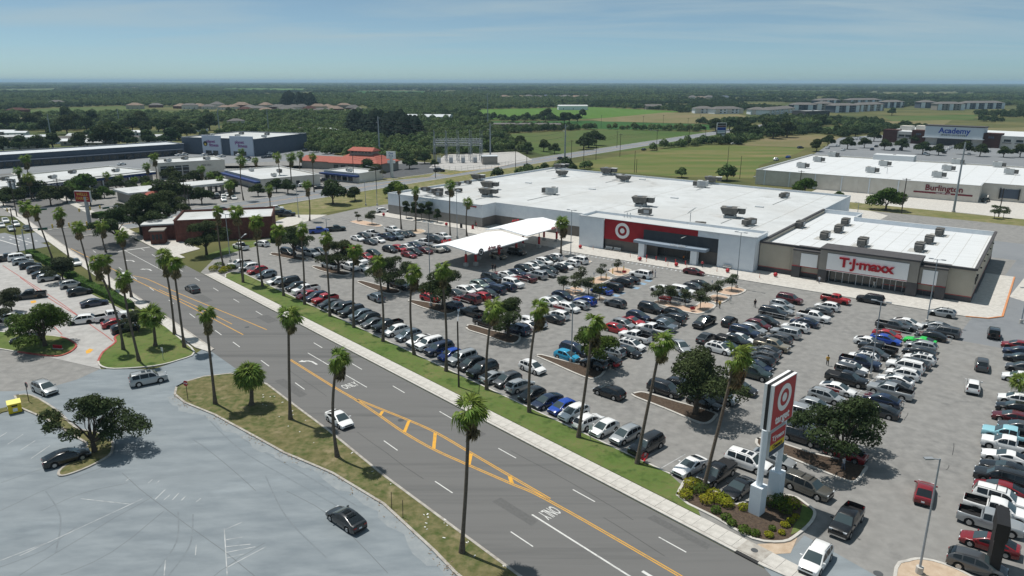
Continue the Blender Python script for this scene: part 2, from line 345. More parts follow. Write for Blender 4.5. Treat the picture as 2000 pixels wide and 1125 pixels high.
# verge on the near side, its kerbs
nv = [(-48.9,96.5),(-48.3,98.5),(-46.5,100.4),(-42.9,101.6),(-40.3,100.4),(-36.1,97.6),(-29.6,90.1),(-23.2,82.8),(-14.5,72.2),(-5.1,61.6),(0.5,55.3),(3.9,51.5),(-1.5,51.5),(-5.1,55.5),(-7.3,58.6),(-13.5,66.5),(-20.4,72.7),(-27.4,77.4),(-32.1,81.3),(-39.7,87.5),(-45.4,91.3),(-48.0,94.0)]
raised('verge', nv, 'grass_dry', .10, 'concrete_old', .3, .13)
# corner lawn by the concrete lot
lawn = smoothline([(-65.8,106.4),(-67.2,110.4),(-67.6,115.0),(-69.2,118.0),(-68.5,122.9),(-68.2,126.6),(-65.1,125.5),(-58.1,117.7),(-52.2,110.4),(-53.3,107.0),(-56.1,104.5),(-61.6,103.4),(-64.3,104.5),(-65.8,106.4)], 3)
raised('lawn', lawn[:-1], 'grass_green', .12, 'concrete', .28, .15)
strip(MB(), lawn[0:12], .34, 0, .165).build('red_kerb', M['mark_red'], kind='structure')
pv = MB().prism([RA(-330, 35.6), RA(-150, 36.2), RA(-119, 36.6), RA(-115.2, 37.6), RA(-116, 38.4), RA(-150, 38.2), RA(-330, 37.4)], -.02, .125).build('pavement', M['concrete'], kind='structure')
strip(MB(), [RA(-330, 37.55), RA(-150, 38.3), RA(-116, 38.55)], .3, -.02, .145).build('kerb', M['concrete_old'], kind='structure')
MB().prism([(-127.4,183.4),(-126.8,184.6),(-94.7,151.8),(-73.6,132.8),(-73.4,131.2),(-94.6,149.8)], -.02, .10).build('hedge_bed', M['grass_green'], kind='structure')
tree_isle = smoothline([(-106.9,126.6),(-91.1,120.4),(-84.8,119.1),(-78.6,117.7),(-74.5,114.7),(-73.0,112.5),(-72.9,109.5),(-75.2,108.8),(-85.4,112.0),(-100.4,118.3)], 3)
raised('lawn', tree_isle, 'grass_green', .12, 'concrete', .25, .14)
strip(MB(), tree_isle[9:24], .32, 0, .16).build('red_kerb', M['mark_red'], kind='structure')
isl = smoothline([(-70.5,93.5),(-68.1,93.5),(-61.8,88.9),(-56.0,83.6),(-52.6,82.4),(-49.6,80.1),(-48.6,78.5),(-48.0,76.6),(-48.9,74.0),(-50.4,72.2),(-51.3,72.2),(-51.8,73.5),(-51.6,76.1),(-52.0,79.1),(-54.6,81.2),(-61.1,85.9),(-67.2,89.6)], 3)
raised('planted_island', isl, 'grass_dry', .12, 'concrete_old', .26, .14)
strip(MB(), [(-71.2,82.0),(-69.3,88.5),(-67.5,90.1)], 1.6, -.02, .11).build('planted_island', M['grass_dry'], kind='structure')

# teardrop islands at the head of each parking row, planted with mulch
def island(name, pts, m='mulch', kw=.32): 
    q = smoothline(pts + [pts[0]], 3)[:-1]
    return raised(name, q, m, .11, 'concrete', kw, .15)
for q in ([(-62.4,180.5),(-61.5,181.7),(-52.9,176.6),(-51.1,173.9),(-52.9,173.4),(-56.5,175.5),(-61.4,178.8)], [(-48.2,167.2),(-47.0,167.7),(-39.0,162.4),(-37.4,160.6),(-38.6,159.2),(-41.5,160.6),(-45.4,163.8)],
          [(-34.4,153.5),(-33.4,154.4),(-26.6,149.0),(-23.9,147.0),(-24.0,144.7),(-26.2,144.7),(-30.4,148.6)], [(-20.8,138.5),(-20.1,139.9),(-11.1,134.8),(-10.9,132.5),(-12.3,130.9),(-13.9,131.9),(-17.7,135.1)],
          [(-8.2,123.2),(-7.5,124.6),(-3.7,121.5),(0.9,118.8),(1.4,117.2),(0.7,115.2),(-0.9,115.0),(-4.5,118.8),(-7.6,121.5)], [(4.0,109.0),(4.9,109.5),(8.8,106.6),(13.9,103.4),(14.1,102.2),(13.3,100.6),(11.9,99.8),(9.8,101.8),(6.7,105.7)],
          [(17.3,94.3),(18.1,94.8),(19.3,94.7),(23.0,91.8),(27.3,88.4),(27.1,87.1),(26.3,85.9),(25.3,85.2),(24.1,85.9),(21.0,89.6),(17.6,93.3)]):
    island('mulched_island', q)
island('mulched_island', [(30.7,80.9),(32.1,81.2),(34.0,79.3),(36.8,77.0),(41.0,74.7),(40.5,73.3),(38.8,71.3),(37.7,71.1),(35.4,73.6),(32.5,77.0),(30.3,79.1)])
for q in ([(22.6,163.3),(25.0,167.2),(28.2,164.8),(26.8,160.6),(24.1,158.7)], [(16.7,153.9),(20.0,158.7),(22.8,157.4),(20.2,153.1),(18.0,151.8)], [(9.5,144.7),(13.1,149.8),(15.6,147.8),(13.9,143.6),(11.0,142.1)], [(17.1,139.6),(18.3,142.5),(19.3,140.7),(18.4,138.5)],
          [(28.5,138.2),(30.3,139.9),(35.6,135.8),(38.6,138.9),(40.7,136.5),(36.6,131.5),(33.8,132.5)], [(40.3,141.4),(42.5,144.3),(45.0,142.1),(42.2,138.2),(40.9,138.9)], [(43.4,145.9),(47.3,150.2),(50.2,147.8),(47.2,144.0),(44.9,144.0)],
          [(-51.7,224.7),(-48.5,227.3),(-40.6,219.6),(-41.1,216.4),(-47.0,219.6)]):
    island('gravel_island', q, 'granite', .4)
for q in ([(-31.3,210.1),(-27.9,213.2),(-25.6,209.4),(-27.7,205.7)], [(14.8,170.8),(19.1,173.4),(19.5,171.8),(15.5,168.7)]): island('gravel_island', q, 'sand', .3)
# bed under the pylon sign, with a lawn edge
bed = smoothline([(17.9,68.2),(18.8,70.0),(19.8,71.1),(22.3,68.8),(23.8,66.5),(26.4,67.8),(30.1,68.2),(31.2,66.5),(31.5,65.1),(30.4,63.3),(28.3,61.3),(26.4,60.1),(23.6,60.6),(21.0,64.0),(18.7,66.5)], 3)
raised('planted_bed', bed, 'mulch', .12, 'concrete', .3, .15)
MB().prism([(30.8,66.5),(31.4,65.1),(30.4,63.5),(28.4,61.6),(27.5,61.1),(28.3,62.5),(29.6,64.2)], .05, .14).build('lawn', M['grass_green'], kind='structure')
MB().sheet([(23.8,59.8),(26.6,60.0),(28.2,61.0),(26.5,58.4),(24.2,58.2)], .02).build('sand_corner', M['sand'], kind='structure')
corner = smoothline([(31.9,50.2),(35.4,56.2),(37.0,57.2),(38.4,57.5),(39.9,56.9),(41.4,55.3),(42.0,52.7),(39.0,46.8),(29.8,44.8)], 3)
raised('planted_bed', corner, 'sand', .1, 'concrete', .3, .14)
# pavement in front of the shops
fw = MB().prism([FA(-180, 161.3), FA(-139, 161.3), FA(-136, 158), FA(-104, 157), FA(-100, 155.6), FA(-60, 155.6), FA(-9, 155.8), FA(-5.5, 157), FA(-3.4, 160), FA(-3.4, 196), FA(-9, 196), FA(-9, 175), FA(-180, 175)], -.02, .14).build('pavement', M['concrete'], kind='structure')
strip(MB(), [FA(-9, 155.8), FA(-5.5, 157), FA(-3.4, 160), FA(-3.4, 196)], .3, -.02, .155).build('orange_kerb', mat('mark_orange', (.55, .19, .06), .8, (.6, .3, .15), 2), kind='structure')
for i in range(40):
    MB().sheet([FA(-99 + i * 1.15, 154.2), FA(-98.6 + i * 1.15, 154.2), FA(-98.9 + i * 1.15, 155.4), FA(-99.3 + i * 1.15, 155.4)], .004).build('hatch_mark', M['mark_worn'], fw)

# ---------------------------------------------------------------- painted markings
def line(name, a, b, w, m, parent, z=.010): return strip(MB(), [a, b], w, z, None).build(name, M[m], parent)
for s in (-203, -194, -184.5, -174, -163, -152, -141, -130, -118.8, -106.4, -93.7, -82, -70.6, -57.6, -45.2, -33.7):
    line('lane_dash', RA(s - 1.6, 52.5 if s < -60 else 51.7), RA(s + 1.6, 52.4 if s < -60 else 51.7), .14, 'mark_white', road)
for s in (-209, -197, -185, -173.5, -161.5, -149, -137, -124, -116, -104.6, -92.7, -80.5, -68.6, -56.7, -44.1, -32):
    line('lane_dash', RA(s - 1.6, 42.4 if s < -60 else 41.5), RA(s + 1.6, 42.3 if s < -60 else 41.5), .14, 'mark_white', road)
line('turn_lane_line', RA(-104.2, 49.5), RA(-85.7, 49.4), .14, 'mark_white', road)
line('turn_lane_line', RA(-46.4, 45.1), RA(-20, 44.9), .2, 'mark_white', road)
line('turn_lane_line', RA(-206, 48.6), RA(-176, 49.2), .14, 'mark_white', road)
def yline(pts, d=.13):
    for k in (-d, d): strip(MB(), offset(smoothline(pts, 4), k), .12, .010, None).build('yellow_line', M['mark_yellow'], road)
yline([RA(-103.4, 46.0), RA(-89, 45.9), RA(-83, 46.0), RA(-76.6, 45.8), RA(-70.4, 45.5), RA(-64.4, 45.7), RA(-58.6, 46.5), RA(-52.2, 47.5), RA(-47, 48.2), RA(-30, 48.4), RA(20, 48.4)])
yline([RA(-83, 46.2), RA(-78.2, 47.0), RA(-72.7, 47.9), RA(-67.6, 48.5), RA(-60.3, 48.5), RA(-53, 48.5), RA(-47.2, 48.5)])
for a, b in (((-77.4, 46.8), (-76.6, 45.9)), ((-72.7, 47.9), (-70.4, 45.6)), ((-67.6, 48.4), (-64.4, 45.8)), ((-60.4, 48.4), (-58.6, 46.6)), ((-53.5, 48.4), (-52.2, 47.6))):
    line('yellow_bar', RA(*a), RA(*b), .42, 'mark_yellow', road, .014)
strip(MB(), smoothline([RA(-217, 38.6), RA(-176.2, 41.5), RA(-150, 43.6), RA(-120, 45.2)], 4), .15, .010, None).build('yellow_line', M['mark_yellow'], road)
strip(MB(), smoothline([RA(-176, 42.6), RA(-170.2, 44.2), RA(-153.8, 45.6), RA(-129.2, 48.4), RA(-119.7, 49.4)], 4), .15, .010, None).build('yellow_line', M['mark_yellow'], road)
strip(MB(), smoothline([RA(-160, 43.4), RA(-140, 45.2), RA(-127, 46)], 4), .13, .010, None).build('yellow_line', M['mark_yellow'], road)
text('only_lettering', 'ONLY', 1.9, M['mark_white'], road, (*RA(-87.2, 47.9), .012), (0, 0, RO + R(90)), 0, .02, 1.0).scale = (.46, 1.25, 1)
text('only_lettering', 'ONLY', 1.9, M['mark_white'], road, (*RA(-46.2, 46.7), .012), (0, 0, RO - R(90)), 0, .02, 1.0).scale = (.40, 1.25, 1)
for o_ in [c for c in road.children if c.name.startswith('only_lettering')]: pass
def arrow(s, t, d):
    """turn arrow: shaft along the lane, curved, then the head"""
    a = strip(MB(), [RA(s, t), RA(s - d * 1.6, t), RA(s - d * 2.3, t - .3 * d), RA(s - d * 2.7, t - .8 * d)], .32, .012, None)
    a.sheet([RA(s - d * 2.1, t - .75 * d), RA(s - d * 3.3, t - .9 * d), RA(s - d * 3.0, t - 1.7 * d)], .0125); return a.build('turn_arrow', M['mark_white'], road)
arrow(-98.6, 48.2, 1); arrow(-33.2, 46.4, -1); arrow(-178, 47.2, 1); arrow(-190, 46.8, 1)
for t in range(7): line('crosswalk_line', CA(-78 + (t % 2) * 3.4, -8 + t * 2.6), CA(-78 + (t % 2) * 3.4 + .01, -6.8 + t * 2.6), .4, 'mark_white', street, .018)
line('stop_line', RA(-205, 47), RA(-205, 54.8), .5, 'mark_white', road); line('stop_line', CA(-80, -8), CA(-80, 8), .35, 'mark_white', street, .018); line('stop_line', CA(-76.5, -8), CA(-76.5, 8), .3, 'mark_white', street, .018)
line('centre_line', CA(-60, .15), CA(330, .1), .14, 'mark_yellow', street); line('centre_line', CA(-60, -.15), CA(330, -.1), .14, 'mark_yellow', street)
for q in ([(-111.9,157.4),(-95.5,141.4),(-81.2,128.4)], [(-123.2,168.2),(-106.2,152.3),(-91.9,138.9),(-77.1,124.3),(-71.7,119.1),(-68.4,115.7)], [(-85.0,125.2),(-79.2,119.1)]):
    strip(MB(), smoothline(q, 4), .16, .006, None).build('fire_lane_line', M['mark_red'], lot)
for q in ([(-70.5,111.1),(-70.5,112.3),(-69.6,111.8),(-69.3,110.4),(-69.7,109.9)], [(-97.6,138.9),(-97.0,139.6),(-95.9,138.2),(-96.5,137.5)]): MB().sheet(q, .008).build('yellow_arrow', M['mark_yellow'], lot)
# stall lines
def stall(a, b, w=.1, m='mark_worn', p=None, z=.004): return line('stall_line', a, b, w, m, p or lot, z)
for q in ([(-56.9,76.0),(-56.6,79.1)], [(-59.5,77.8),(-59.2,80.4)], [(-62.0,79.4),(-61.8,82.0)], [(-46.3,57.9),(-39.5,67.5)], [(-46.1,67.5),(-40.4,66.5)], [(-28.7,62.2),(-25.7,55.1)], [(-27.8,60.4),(-26.4,60.8)], [(-27.4,59.3),(-25.2,59.7)], [(-27.1,58.4),(-24.6,59.3)], [(-26.7,57.6),(-25.3,58.2)], [(-26.2,56.2),(-23.6,59.3)], [(-28.6,62.0),(-27.3,63.3)],
          [(-38.1,67.4),(-37.9,69.3)], [(-37.1,67.3),(-36.9,68.3)], [(-36.2,67.3),(-36.1,68.6)], [(-35.2,67.2),(-35.1,68.1)], [(-33.5,66.9),(-33.3,67.6)], [(-40.4,70.6),(-40.3,71.4)], [(-39.5,70.5),(-39.4,71.1)], [(-43.1,71.0),(-43.0,71.7)], [(-32.3,57.3),(-31.4,55.1)], [(-30.4,59.6),(-29.8,58.0)], [(-64.3,81.3),(-64.2,82.5)], [(-48.3,56.5),(-45.1,59.8)]):
    stall(q[0], q[1], .09, 'mark_worn', lot, .0)
opp = [o for o in col.objects if o.name == 'opposite_lot'][0]
for i in range(48): stall(RA(-160 + i * 2.72, 62.6), RA(-160 + i * 2.72, 67.4))
for q in ([(49.1,94.0),(75.8,123.2)], [(37.0,104.2),(57.3,132.8)], [(15.2,110.4),(28.0,128.4)], [(5.9,131.5),(13.8,142.5)], [(-7.6,145.5),(11.5,173.4)]): stall(q[0], q[1], .12)
for i in range(30): stall(FA(12.5, 70 + i * 2.75), FA(18.5, 70 + i * 2.75), .14, 'mark_white'); 
stall(FA(12.5, 70), FA(12.5, 150), .14, 'mark_white')
for q in ((30.7,155.2), (26.9,149.4), (29.0,152.7), (23.2,145.5), (21.8,143.6)): MB().box(q[0], q[1], .006, 1.5, 1.5, .004, FO).build('accessible_bay_mark', M['mark_blue'], lot)
# cracks and tar seams
def crack(pts, m='tar', w=.05, p=lot, z=.002):
    q = smoothline(pts, 3); q = [(x + rnd.uniform(-.08, .08), y + rnd.uniform(-.08, .08)) for x, y in q]; strip(MB(), q, w, z, None).build('crack', M[m], p)
mat('seam', (.13, .145, .155), .9)
for q in ([(-44.4,72.7),(-38.4,67.5),(-30.1,60.8),(-23.2,55.1)], [(-56.9,70.6),(-54.9,72.7),(-52.5,75.6)], [(-53.2,65.1),(-50.1,70.6),(-45.9,75.6)], [(-44.5,55.1),(-41.7,61.6),(-38.6,68.0)], [(-40.8,55.1),(-37.9,58.4),(-36.2,65.1)], [(-47.1,56.2),(-44.5,58.8),(-43.7,62.5)], [(-49.0,65.1),(-46.6,68.5),(-42.7,70.6)],
          [(-39.6,80.6),(-33.6,75.0),(-27.9,69.0)], [(-26.9,55.1),(-25.5,57.6),(-23.8,60.0)], [(-24.6,69.0),(-18.4,64.2),(-11.2,55.5)]): crack(q, 'seam', .06, opp, -.004)
for q in ([(54.9,80.0),(52.9,77.0)], [(51.1,74.7),(50.2,73.6)], [(53.7,88.5),(51.9,86.2)], [(-2.1,59.7),(-1.1,58.6),(-0.4,57.6)], [(-38.8,138.2),(-35.5,135.5)], [(-6.6,83.3),(-4.5,82.0)], [(3.4,112.8),(6.9,114.0),(9.7,115.7)], [(-11.6,93.5),(-10.1,94.3),(-8.2,90.9)], [(15.7,108.1),(17.7,104.9)]): crack(q, 'tar', .06)
for q in ((-14.6,86.1), (-48.1,123.2), (33.4,55.5)):
    MB().tube([(*q, -.01), (*q, .014)], .42, 18).build('manhole_cover', M['asphalt_dark'], road)
# repair patches and tyre marks
mat('patch', (.108, .108, .107), .85, (.130, .130, .128), 3, 6, .2); mat('tyre_mark', (.165, .188, .205), .9, (.20, .228, .246), 2, 6, .1)
for s0, t0, l_, w_ in ((-128, 51, 5, 2.2), (-97, 40.4, 8, 1.4), (-66, 50.6, 3.2, 2.4), (-51, 43.6, 6, 1.2), (-38, 53.4, 7, 1.0), (-150, 47, 6, 2), (-28, 47, 5, 1.5)):
    MB().sheet([RA(s0, t0), RA(s0 + l_, t0 + .1), RA(s0 + l_ - .2, t0 + w_), RA(s0 + .1, t0 + w_)], .007).build('repair_patch', M['patch'], road)
for q in ([(-32.4,55.1),(-32.5,60.0),(-34.6,65.1)], [(-31.0,55.1),(-31.0,59.6),(-32.9,64.7)], [(-27.9,72.2),(-23.1,64.2),(-17.3,57.6)], [(-50.8,69.0),(-46.3,64.2),(-43.2,58.4)], [(-40.5,89.3),(-33.2,80.6),(-23.2,72.2),(-16.2,66.1)], [(-41.1,87.5),(-33.0,78.3),(-23.3,70.2),(-16.4,64.6)]):
    strip(MB(), smoothline(q, 6), .16, -.003, None).build('tyre_mark', M['tyre_mark'], opp)
for q in ([(0.0,78.0),(6.8,70.6),(12.5,63.8)], [(-35.1,103.8),(-26.2,93.5)], [(-19.6,82.7),(-12.5,74.4),(-9.8,71.6)], [(9.5,64.2),(14.5,58.0)]): crack(q, 'tar', .045, road, .009)
# dust and blown leaves along the kerb of the near lot
mat('dust', (.275, .297, .306), .95, (.225, .252, .268), .9, 7, .1, lo=.38, hi=.66)
edge = smoothline([(-47.8,94.0),(-45.1,90.9),(-39.6,87.1),(-32.1,81.0),(-27.3,77.0),(-20.4,72.4),(-13.5,66.3),(-7.3,58.2),(-5.1,55.3)], 6)
inner = [(p[0] + o_[0] * rnd.uniform(.4, 1.9), p[1] + o_[1] * rnd.uniform(.4, 1.9)) for p, o_ in zip(edge, [(q[0] - p[0], q[1] - p[1]) for p, q in zip(edge, offset(edge, -1.0))])]
MB().sheet(edge + inner[::-1], -.0025).build('kerb_dust', M['dust'], opp)
dead = MB()
for i in range(520):
    k = rnd.randrange(len(edge) - 1); p = Vector(edge[k]).lerp(Vector(edge[k + 1]), rnd.random()); c_ = noise.noise(Vector((p.x * .4, p.y * .4, 0)))
    if c_ < -.05: continue
    x, y = p.x + rnd.gauss(0, .35), p.y + rnd.gauss(0, .35); dead.box(x, y, rnd.choice((.0, .02, .13)), rnd.uniform(.06, .26), rnd.uniform(.03, .1), .02, rnd.uniform(0, 3))
dead.build('dead_leaves', mat('dead_leaf', (.17, .12, .08), .95, (.30, .24, .17), 1.5, 4, .1), kind='stuff')
# litter on the near verge
lit = MB()
for i in range(34):
    s = rnd.uniform(-98, -42); t = rnd.uniform(35, 38); lit.box(*RA(s, t), .125, rnd.uniform(.08, .3), rnd.uniform(.05, .16), .03, rnd.uniform(0, 3))
lit.build('litter', mat('litter', (.7, .69, .66), .7), kind='stuff')

# ---------------------------------------------------------------- building materials
mat('wall_white', (.70, .75, .80), .8, (.75, .80, .84), .5, 5, .2, c3=(.65, .70, .75), s3=.08)
mat('wall_band', (.30, .29, .275), .85, (.26, .25, .235), .6, 5, .2)
mat('wall_brown', (.17, .155, .14), .85, (.14, .13, .12), .8, 5, .2)
mat('wall_red', (.33, .012, .020), .6, (.29, .010, .016), .6, 4, .3)
mat('wall_charcoal', (.040, .044, .052), .7, (.05, .055, .062), .7, 4, .3)
mat('wall_tan', (.42, .38, .31), .85, (.46, .42, .345), .6, 5, .2)
mat('wall_taupe', (.27, .25, .225), .85, (.30, .28, .25), .7, 5, .2)
mat('wall_dark', (.075, .072, .075), .8, (.09, .086, .088), .8, 4, .2)
mat('wall_cream', (.60, .565, .50), .85, (.66, .63, .57), .4, 5, .2, c3=(.53, .50, .45), s3=.1)
mat('wall_slate', (.075, .095, .13), .75, (.09, .11, .145), .5, 4, .2)
mat('wall_blue', (.02, .045, .16), .7)
mat('brick', (.13, .055, .045), .9, (.10, .042, .036), 1.2, 6, .1, c3=(.20, .085, .065), s3=.4)
mat('brick_dark', (.085, .04, .034), .9, (.07, .034, .03), .8, 5, .1)
mat('roof_white', (.55, .57, .575), .8, (.47, .485, .485), .22, 8, .2, c3=(.45, .45, .435), s3=.035, lo=.42, hi=.68, c4=(.30, .295, .28), s4=.09, lo4=.63, hi4=.80)
mat('roof_bright', (.62, .64, .65), .7, (.53, .545, .55), .5, 7, .2, stretch=(.25, 2, 1), rot=-FO, lo=.45, hi=.75, c4=(.42, .42, .40), s4=.12, lo4=.62, hi4=.8)
mat('roof_seam', (.42, .42, .40), .9)
mat('roof_red', (.38, .115, .085), .75, (.31, .095, .07), .8, 5, .2)
mat('roof_shingle', (.13, .125, .12), .95, (.17, .16, .155), .5, 5, .1)
mat('roof_brown', (.20, .155, .125), .95, (.26, .20, .16), .4, 5, .1)
mat('roof_metal', (.62, .65, .67), .5, (.5, .53, .55), .4, 4, .3)
mat('steel_grey', (.34, .36, .38), .5, metal=.4)
mat('steel_light', (.58, .60, .61), .45, metal=.2)
mat('galv', (.30, .335, .37), .5, (.36, .39, .42), .6, 4, .3, metal=.2)
mat('unit_dark', (.10, .098, .092), .8, (.15, .145, .135), 1.5, 4, .2)
mat('unit_light', (.55, .56, .55), .7, (.44, .45, .44), 1.2, 4, .2)
mat('letter_white', (.82, .82, .82), .5)
mat('letter_red', (.40, .012, .022), .5)
mat('letter_maroon', (.17, .018, .028), .5)
mat('letter_blue', (.012, .05, .30), .5)
mat('letter_purple', (.20, .03, .20), .5)
mat('letter_dark', (.03, .03, .03), .6)
mat('gold', (.62, .44, .08), .5)
mat('sign_yellow', (.70, .52, .02), .5)
mat('wood_pole', (.085, .068, .055), .95, (.055, .045, .038), 2, 5, .1, stretch=(3, 3, .3))
mat('canopy_white', (.84, .85, .86), .55)
mat('store_red', (.42, .010, .018), .45, spec=.5)
mat('bollard_yellow', (.62, .42, .03), .6)
mat('skin_tone', (.38, .22, .15), .6)

def store(name, label, a, b, cat='store'): return thing(name, label, cat, (*FA(a, b), 0), FO)
def panel_wall(par, x0, y0, x1, y1, z0, z1, m, w=6.2, t=.3, name='wall_panel', gap=.03):
    """a run of concrete wall panels with open joints, outer face on the line"""
    L_ = math.hypot(x1 - x0, y1 - y0); n = max(1, round(L_ / w)); a = math.atan2(y1 - y0, x1 - x0); ux, uy = (x1 - x0) / L_, (y1 - y0) / L_; nx, ny = -uy, ux
    for i in range(n):
        c = (i + .5) * L_ / n
        MB().box(x0 + ux * c + nx * t / 2, y0 + uy * c + ny * t / 2, (z0 + z1) / 2, L_ / n - gap, t, z1 - z0, a).build(name, M[m], par)
def rtu(par, x, y, z, s=1.0, kind=0, rz=0):
    """rooftop unit: cabinet on a curb with an intake hood"""
    u = put('rooftop_unit', None, par, (x, y, z), (0, 0, rz), s)
    MB().box(0, 0, .2, 2.2, 1.7, .4).build('curb', M['unit_light'], u)
    if kind == 0:
        MB().add([(-1.2, -1.1, .7), (1.2, -1.1, .7), (1.2, 1.1, .7), (-1.2, 1.1, .7), (-1.7, -1.4, 1.9), (1.5, -1.4, 1.9), (1.5, 1.4, 1.9), (-1.7, 1.4, 1.9)], [(3, 2, 1, 0), (4, 5, 6, 7), (0, 1, 5, 4), (1, 2, 6, 5), (2, 3, 7, 6), (3, 0, 4, 7)]).build('cabinet', M['unit_dark'], u)
        MB().box(2.1, 0, 1.35, 1.1, 1.5, 1.0).build('intake_hood', M['unit_dark'], u); MB().box(2.0, 0, 1.9, 1.6, 1.6, .08).build('hood_lid', M['unit_light'], u)
        for sx_ in (-1, 1): MB().box(sx_ * .9, 0, .5, .15, 1.9, .5).build('support', M['unit_light'], u)
        MB().tube([(-.3, 0, 1.9), (-.3, 0, 2.05)], .55, 12).build('fan_guard', M['steel_grey'], u)
    else:
        MB().box(.3, 0, 1.15, 2.8, 1.9, 1.5).build('cabinet', M['unit_light' if kind == 1 else 'unit_dark'], u); MB().box(-1.7, 0, 1.0, 1.1, 1.5, 1.2).build('intake_hood', M['unit_dark'], u)
        MB().box(.4, -.97, 1.15, 1.6, .06, 1.0).build('louvre_panel', M['steel_grey'], u); MB().tube([(.8, 0, 1.9), (.8, 0, 2.0)], .6, 12).build('fan_guard', M['unit_dark'], u)
    return u
def inset(pts, d=.16):
    n = len(pts); out = []
    for i in range(n):
        a, p, b = (Vector(pts[(i + k) % n]) for k in (-1, 0, 1)); u, v = (p - a).normalized(), (b - p).normalized()
        n1, n2 = Vector((-u.y, u.x)), Vector((-v.y, v.x)); m = (n1 + n2); m = m / max(.3, m.length_squared) * 2; out.append(tuple(p + m * d))
    return out
def F2(p): return (p[0] * math.cos(FO) + p[1] * math.sin(FO), -p[0] * math.sin(FO) + p[1] * math.cos(FO))

# ---------------------------------------------------------------- the big store
A0, B0 = -178.0, 163.5
st = store('department_store', 'huge white-roofed store with red front panel and bullseye emblem', A0, B0)
def S(a, b): return (a - A0, b - B0)
H1 = 6.9
foot = [(-178, 166.8), (-137, 166.8), (-137, 173.3), (-100.3, 173.3), (-100.3, 166.5), (-52.6, 166.5), (-52.6, 256), (-176, 263)]
rf = MB().prism(inset([S(*q) for q in foot]), .2, 6.35).build('roof', M['roof_white'], st)
for (a, b), (c, d) in zip(foot, foot[1:] + foot[:1]):
    p, q = S(a, b), S(c, d)
    panel_wall(st, p[0], p[1], q[0], q[1], 0, H1, 'wall_white')
    u = Vector((q[0] - p[0], q[1] - p[1])).normalized(); o = Vector((u.y, -u.x)) * .04
    if b < 180 and d < 180: panel_wall(st, p[0] + o.x, p[1] + o.y, q[0] + o.x, q[1] + o.y, .02, 3.0, 'wall_band' if a < -140 else 'wall_brown', t=.03, name='lower_panel')
    strip(MB(), [(p[0] + u.x * .1 - o.x * 4, p[1] + u.y * .1 - o.y * 4), (q[0] - o.x * 4, q[1] - o.y * 4)], .5, H1 + .002, H1 + .07).build('parapet_cap', M['steel_light'], st)
# taller entrance block
E0, E1 = -100.3, -52.6; zt = 8.4
MB().prism([S(E0 + .2, 163.95), S(E1 - .2, 163.95), S(E1 - .2, 171.8), S(E0 + .2, 171.8)], 7.5, 7.9, bottom=True).build('entrance_roof', M['roof_white'], st)
for a, b, c, d in ((E0, 163.5, -92.8, 163.5), (-61.4, 163.5, E1, 163.5), (E1, 163.5, E1, 172), (E1, 172, E0, 172), (E0, 172, E0, 163.5)):
    panel_wall(st, *S(a, b), *S(c, d), 0, zt, 'wall_white', 7)
for a, b, c, d in ((E0, 163.5, -92.8, 163.5), (-92.8, 163.5, -61.4, 163.5), (-61.4, 163.5, E1, 163.5), (E1, 163.5, E1, 172), (E1, 172, E0, 172), (E0, 172, E0, 163.5)):
    strip(MB(), [S(a, b), S(c, d)], .6, zt + .002, zt + .09).build('parapet_cap', M['steel_light'], st)
panel_wall(st, *S(-92.8, 163.9), *S(-81.3, 163.9), 2.95, zt, 'wall_red', 12, name='red_panel')
panel_wall(st, *S(-81.3, 163.9), *S(-66.8, 163.9), 6.8, zt, 'wall_red', 15, name='red_panel')
panel_wall(st, *S(-66.8, 163.9), *S(-61.4, 163.9), 6.8, zt, 'wall_white', 15)
panel_wall(st, *S(-81.3, 163.82), *S(-61.4, 163.82), 3.5, 6.78, 'wall_charcoal', 5, name='charcoal_panel')
panel_wall(st, *S(-92.8, 164.5), *S(-77.5, 164.5), 0, 2.93, 'wall_brown', 5); panel_wall(st, *S(-66, 164.5), *S(-61.4, 164.5), 0, 3.48, 'wall_brown', 5)
MB().span(S(-77.5, 0)[0], S(-66, 0)[0], 6.2, 6.4, 0, 3.4).build('entrance_back_wall', M['wall_dark'], st)
MB().span(S(-92.8, 0)[0], S(-61.4, 0)[0], .5, 6.3, 3.38, 3.46).build('entrance_soffit', M['wall_dark'], st)
for i in range(7):
    x = S(-77.2 + i * 1.62, 0)[0]
    dd = MB().span(x, x + 1.5, 5.9, 5.98, .15, 2.7).build('glass_door', M['glass_pane'] if 'glass_pane' in M else mat('glass_pane', (.02, .028, .032), .08, spec=.6), st)
    MB().span(x - .06, x, 5.85, 6.0, .15, 2.75).build('door_frame', M['steel_light'], dd)
# emblem: white ring and dot standing off the red panel
em = put('bullseye_emblem', None, st, (S(-87.4, 0)[0], .36, 5.65), (R(90), 0, 0))
def ring(r0, r1, h=.12, n=40):
    b = MB()
    for i in range(n):
        a, c = 2 * math.pi * i / n, 2 * math.pi * (i + 1) / n
        q = [(r * math.cos(t), r * math.sin(t)) for r, t in ((r0, a), (r1, a), (r1, c), (r0, c))]
        b.add([(x, y, 0) for x, y in q] + [(x, y, h) for x, y in q], [(4, 5, 6, 7), (1, 2, 6, 5), (3, 0, 4, 7)])
    return b
ring(1.32, 2.05).build('ring', M['letter_white'], em); MB().tube([(0, 0, 0), (0, 0, .12)], .66, 32).build('dot', M['letter_white'], em)
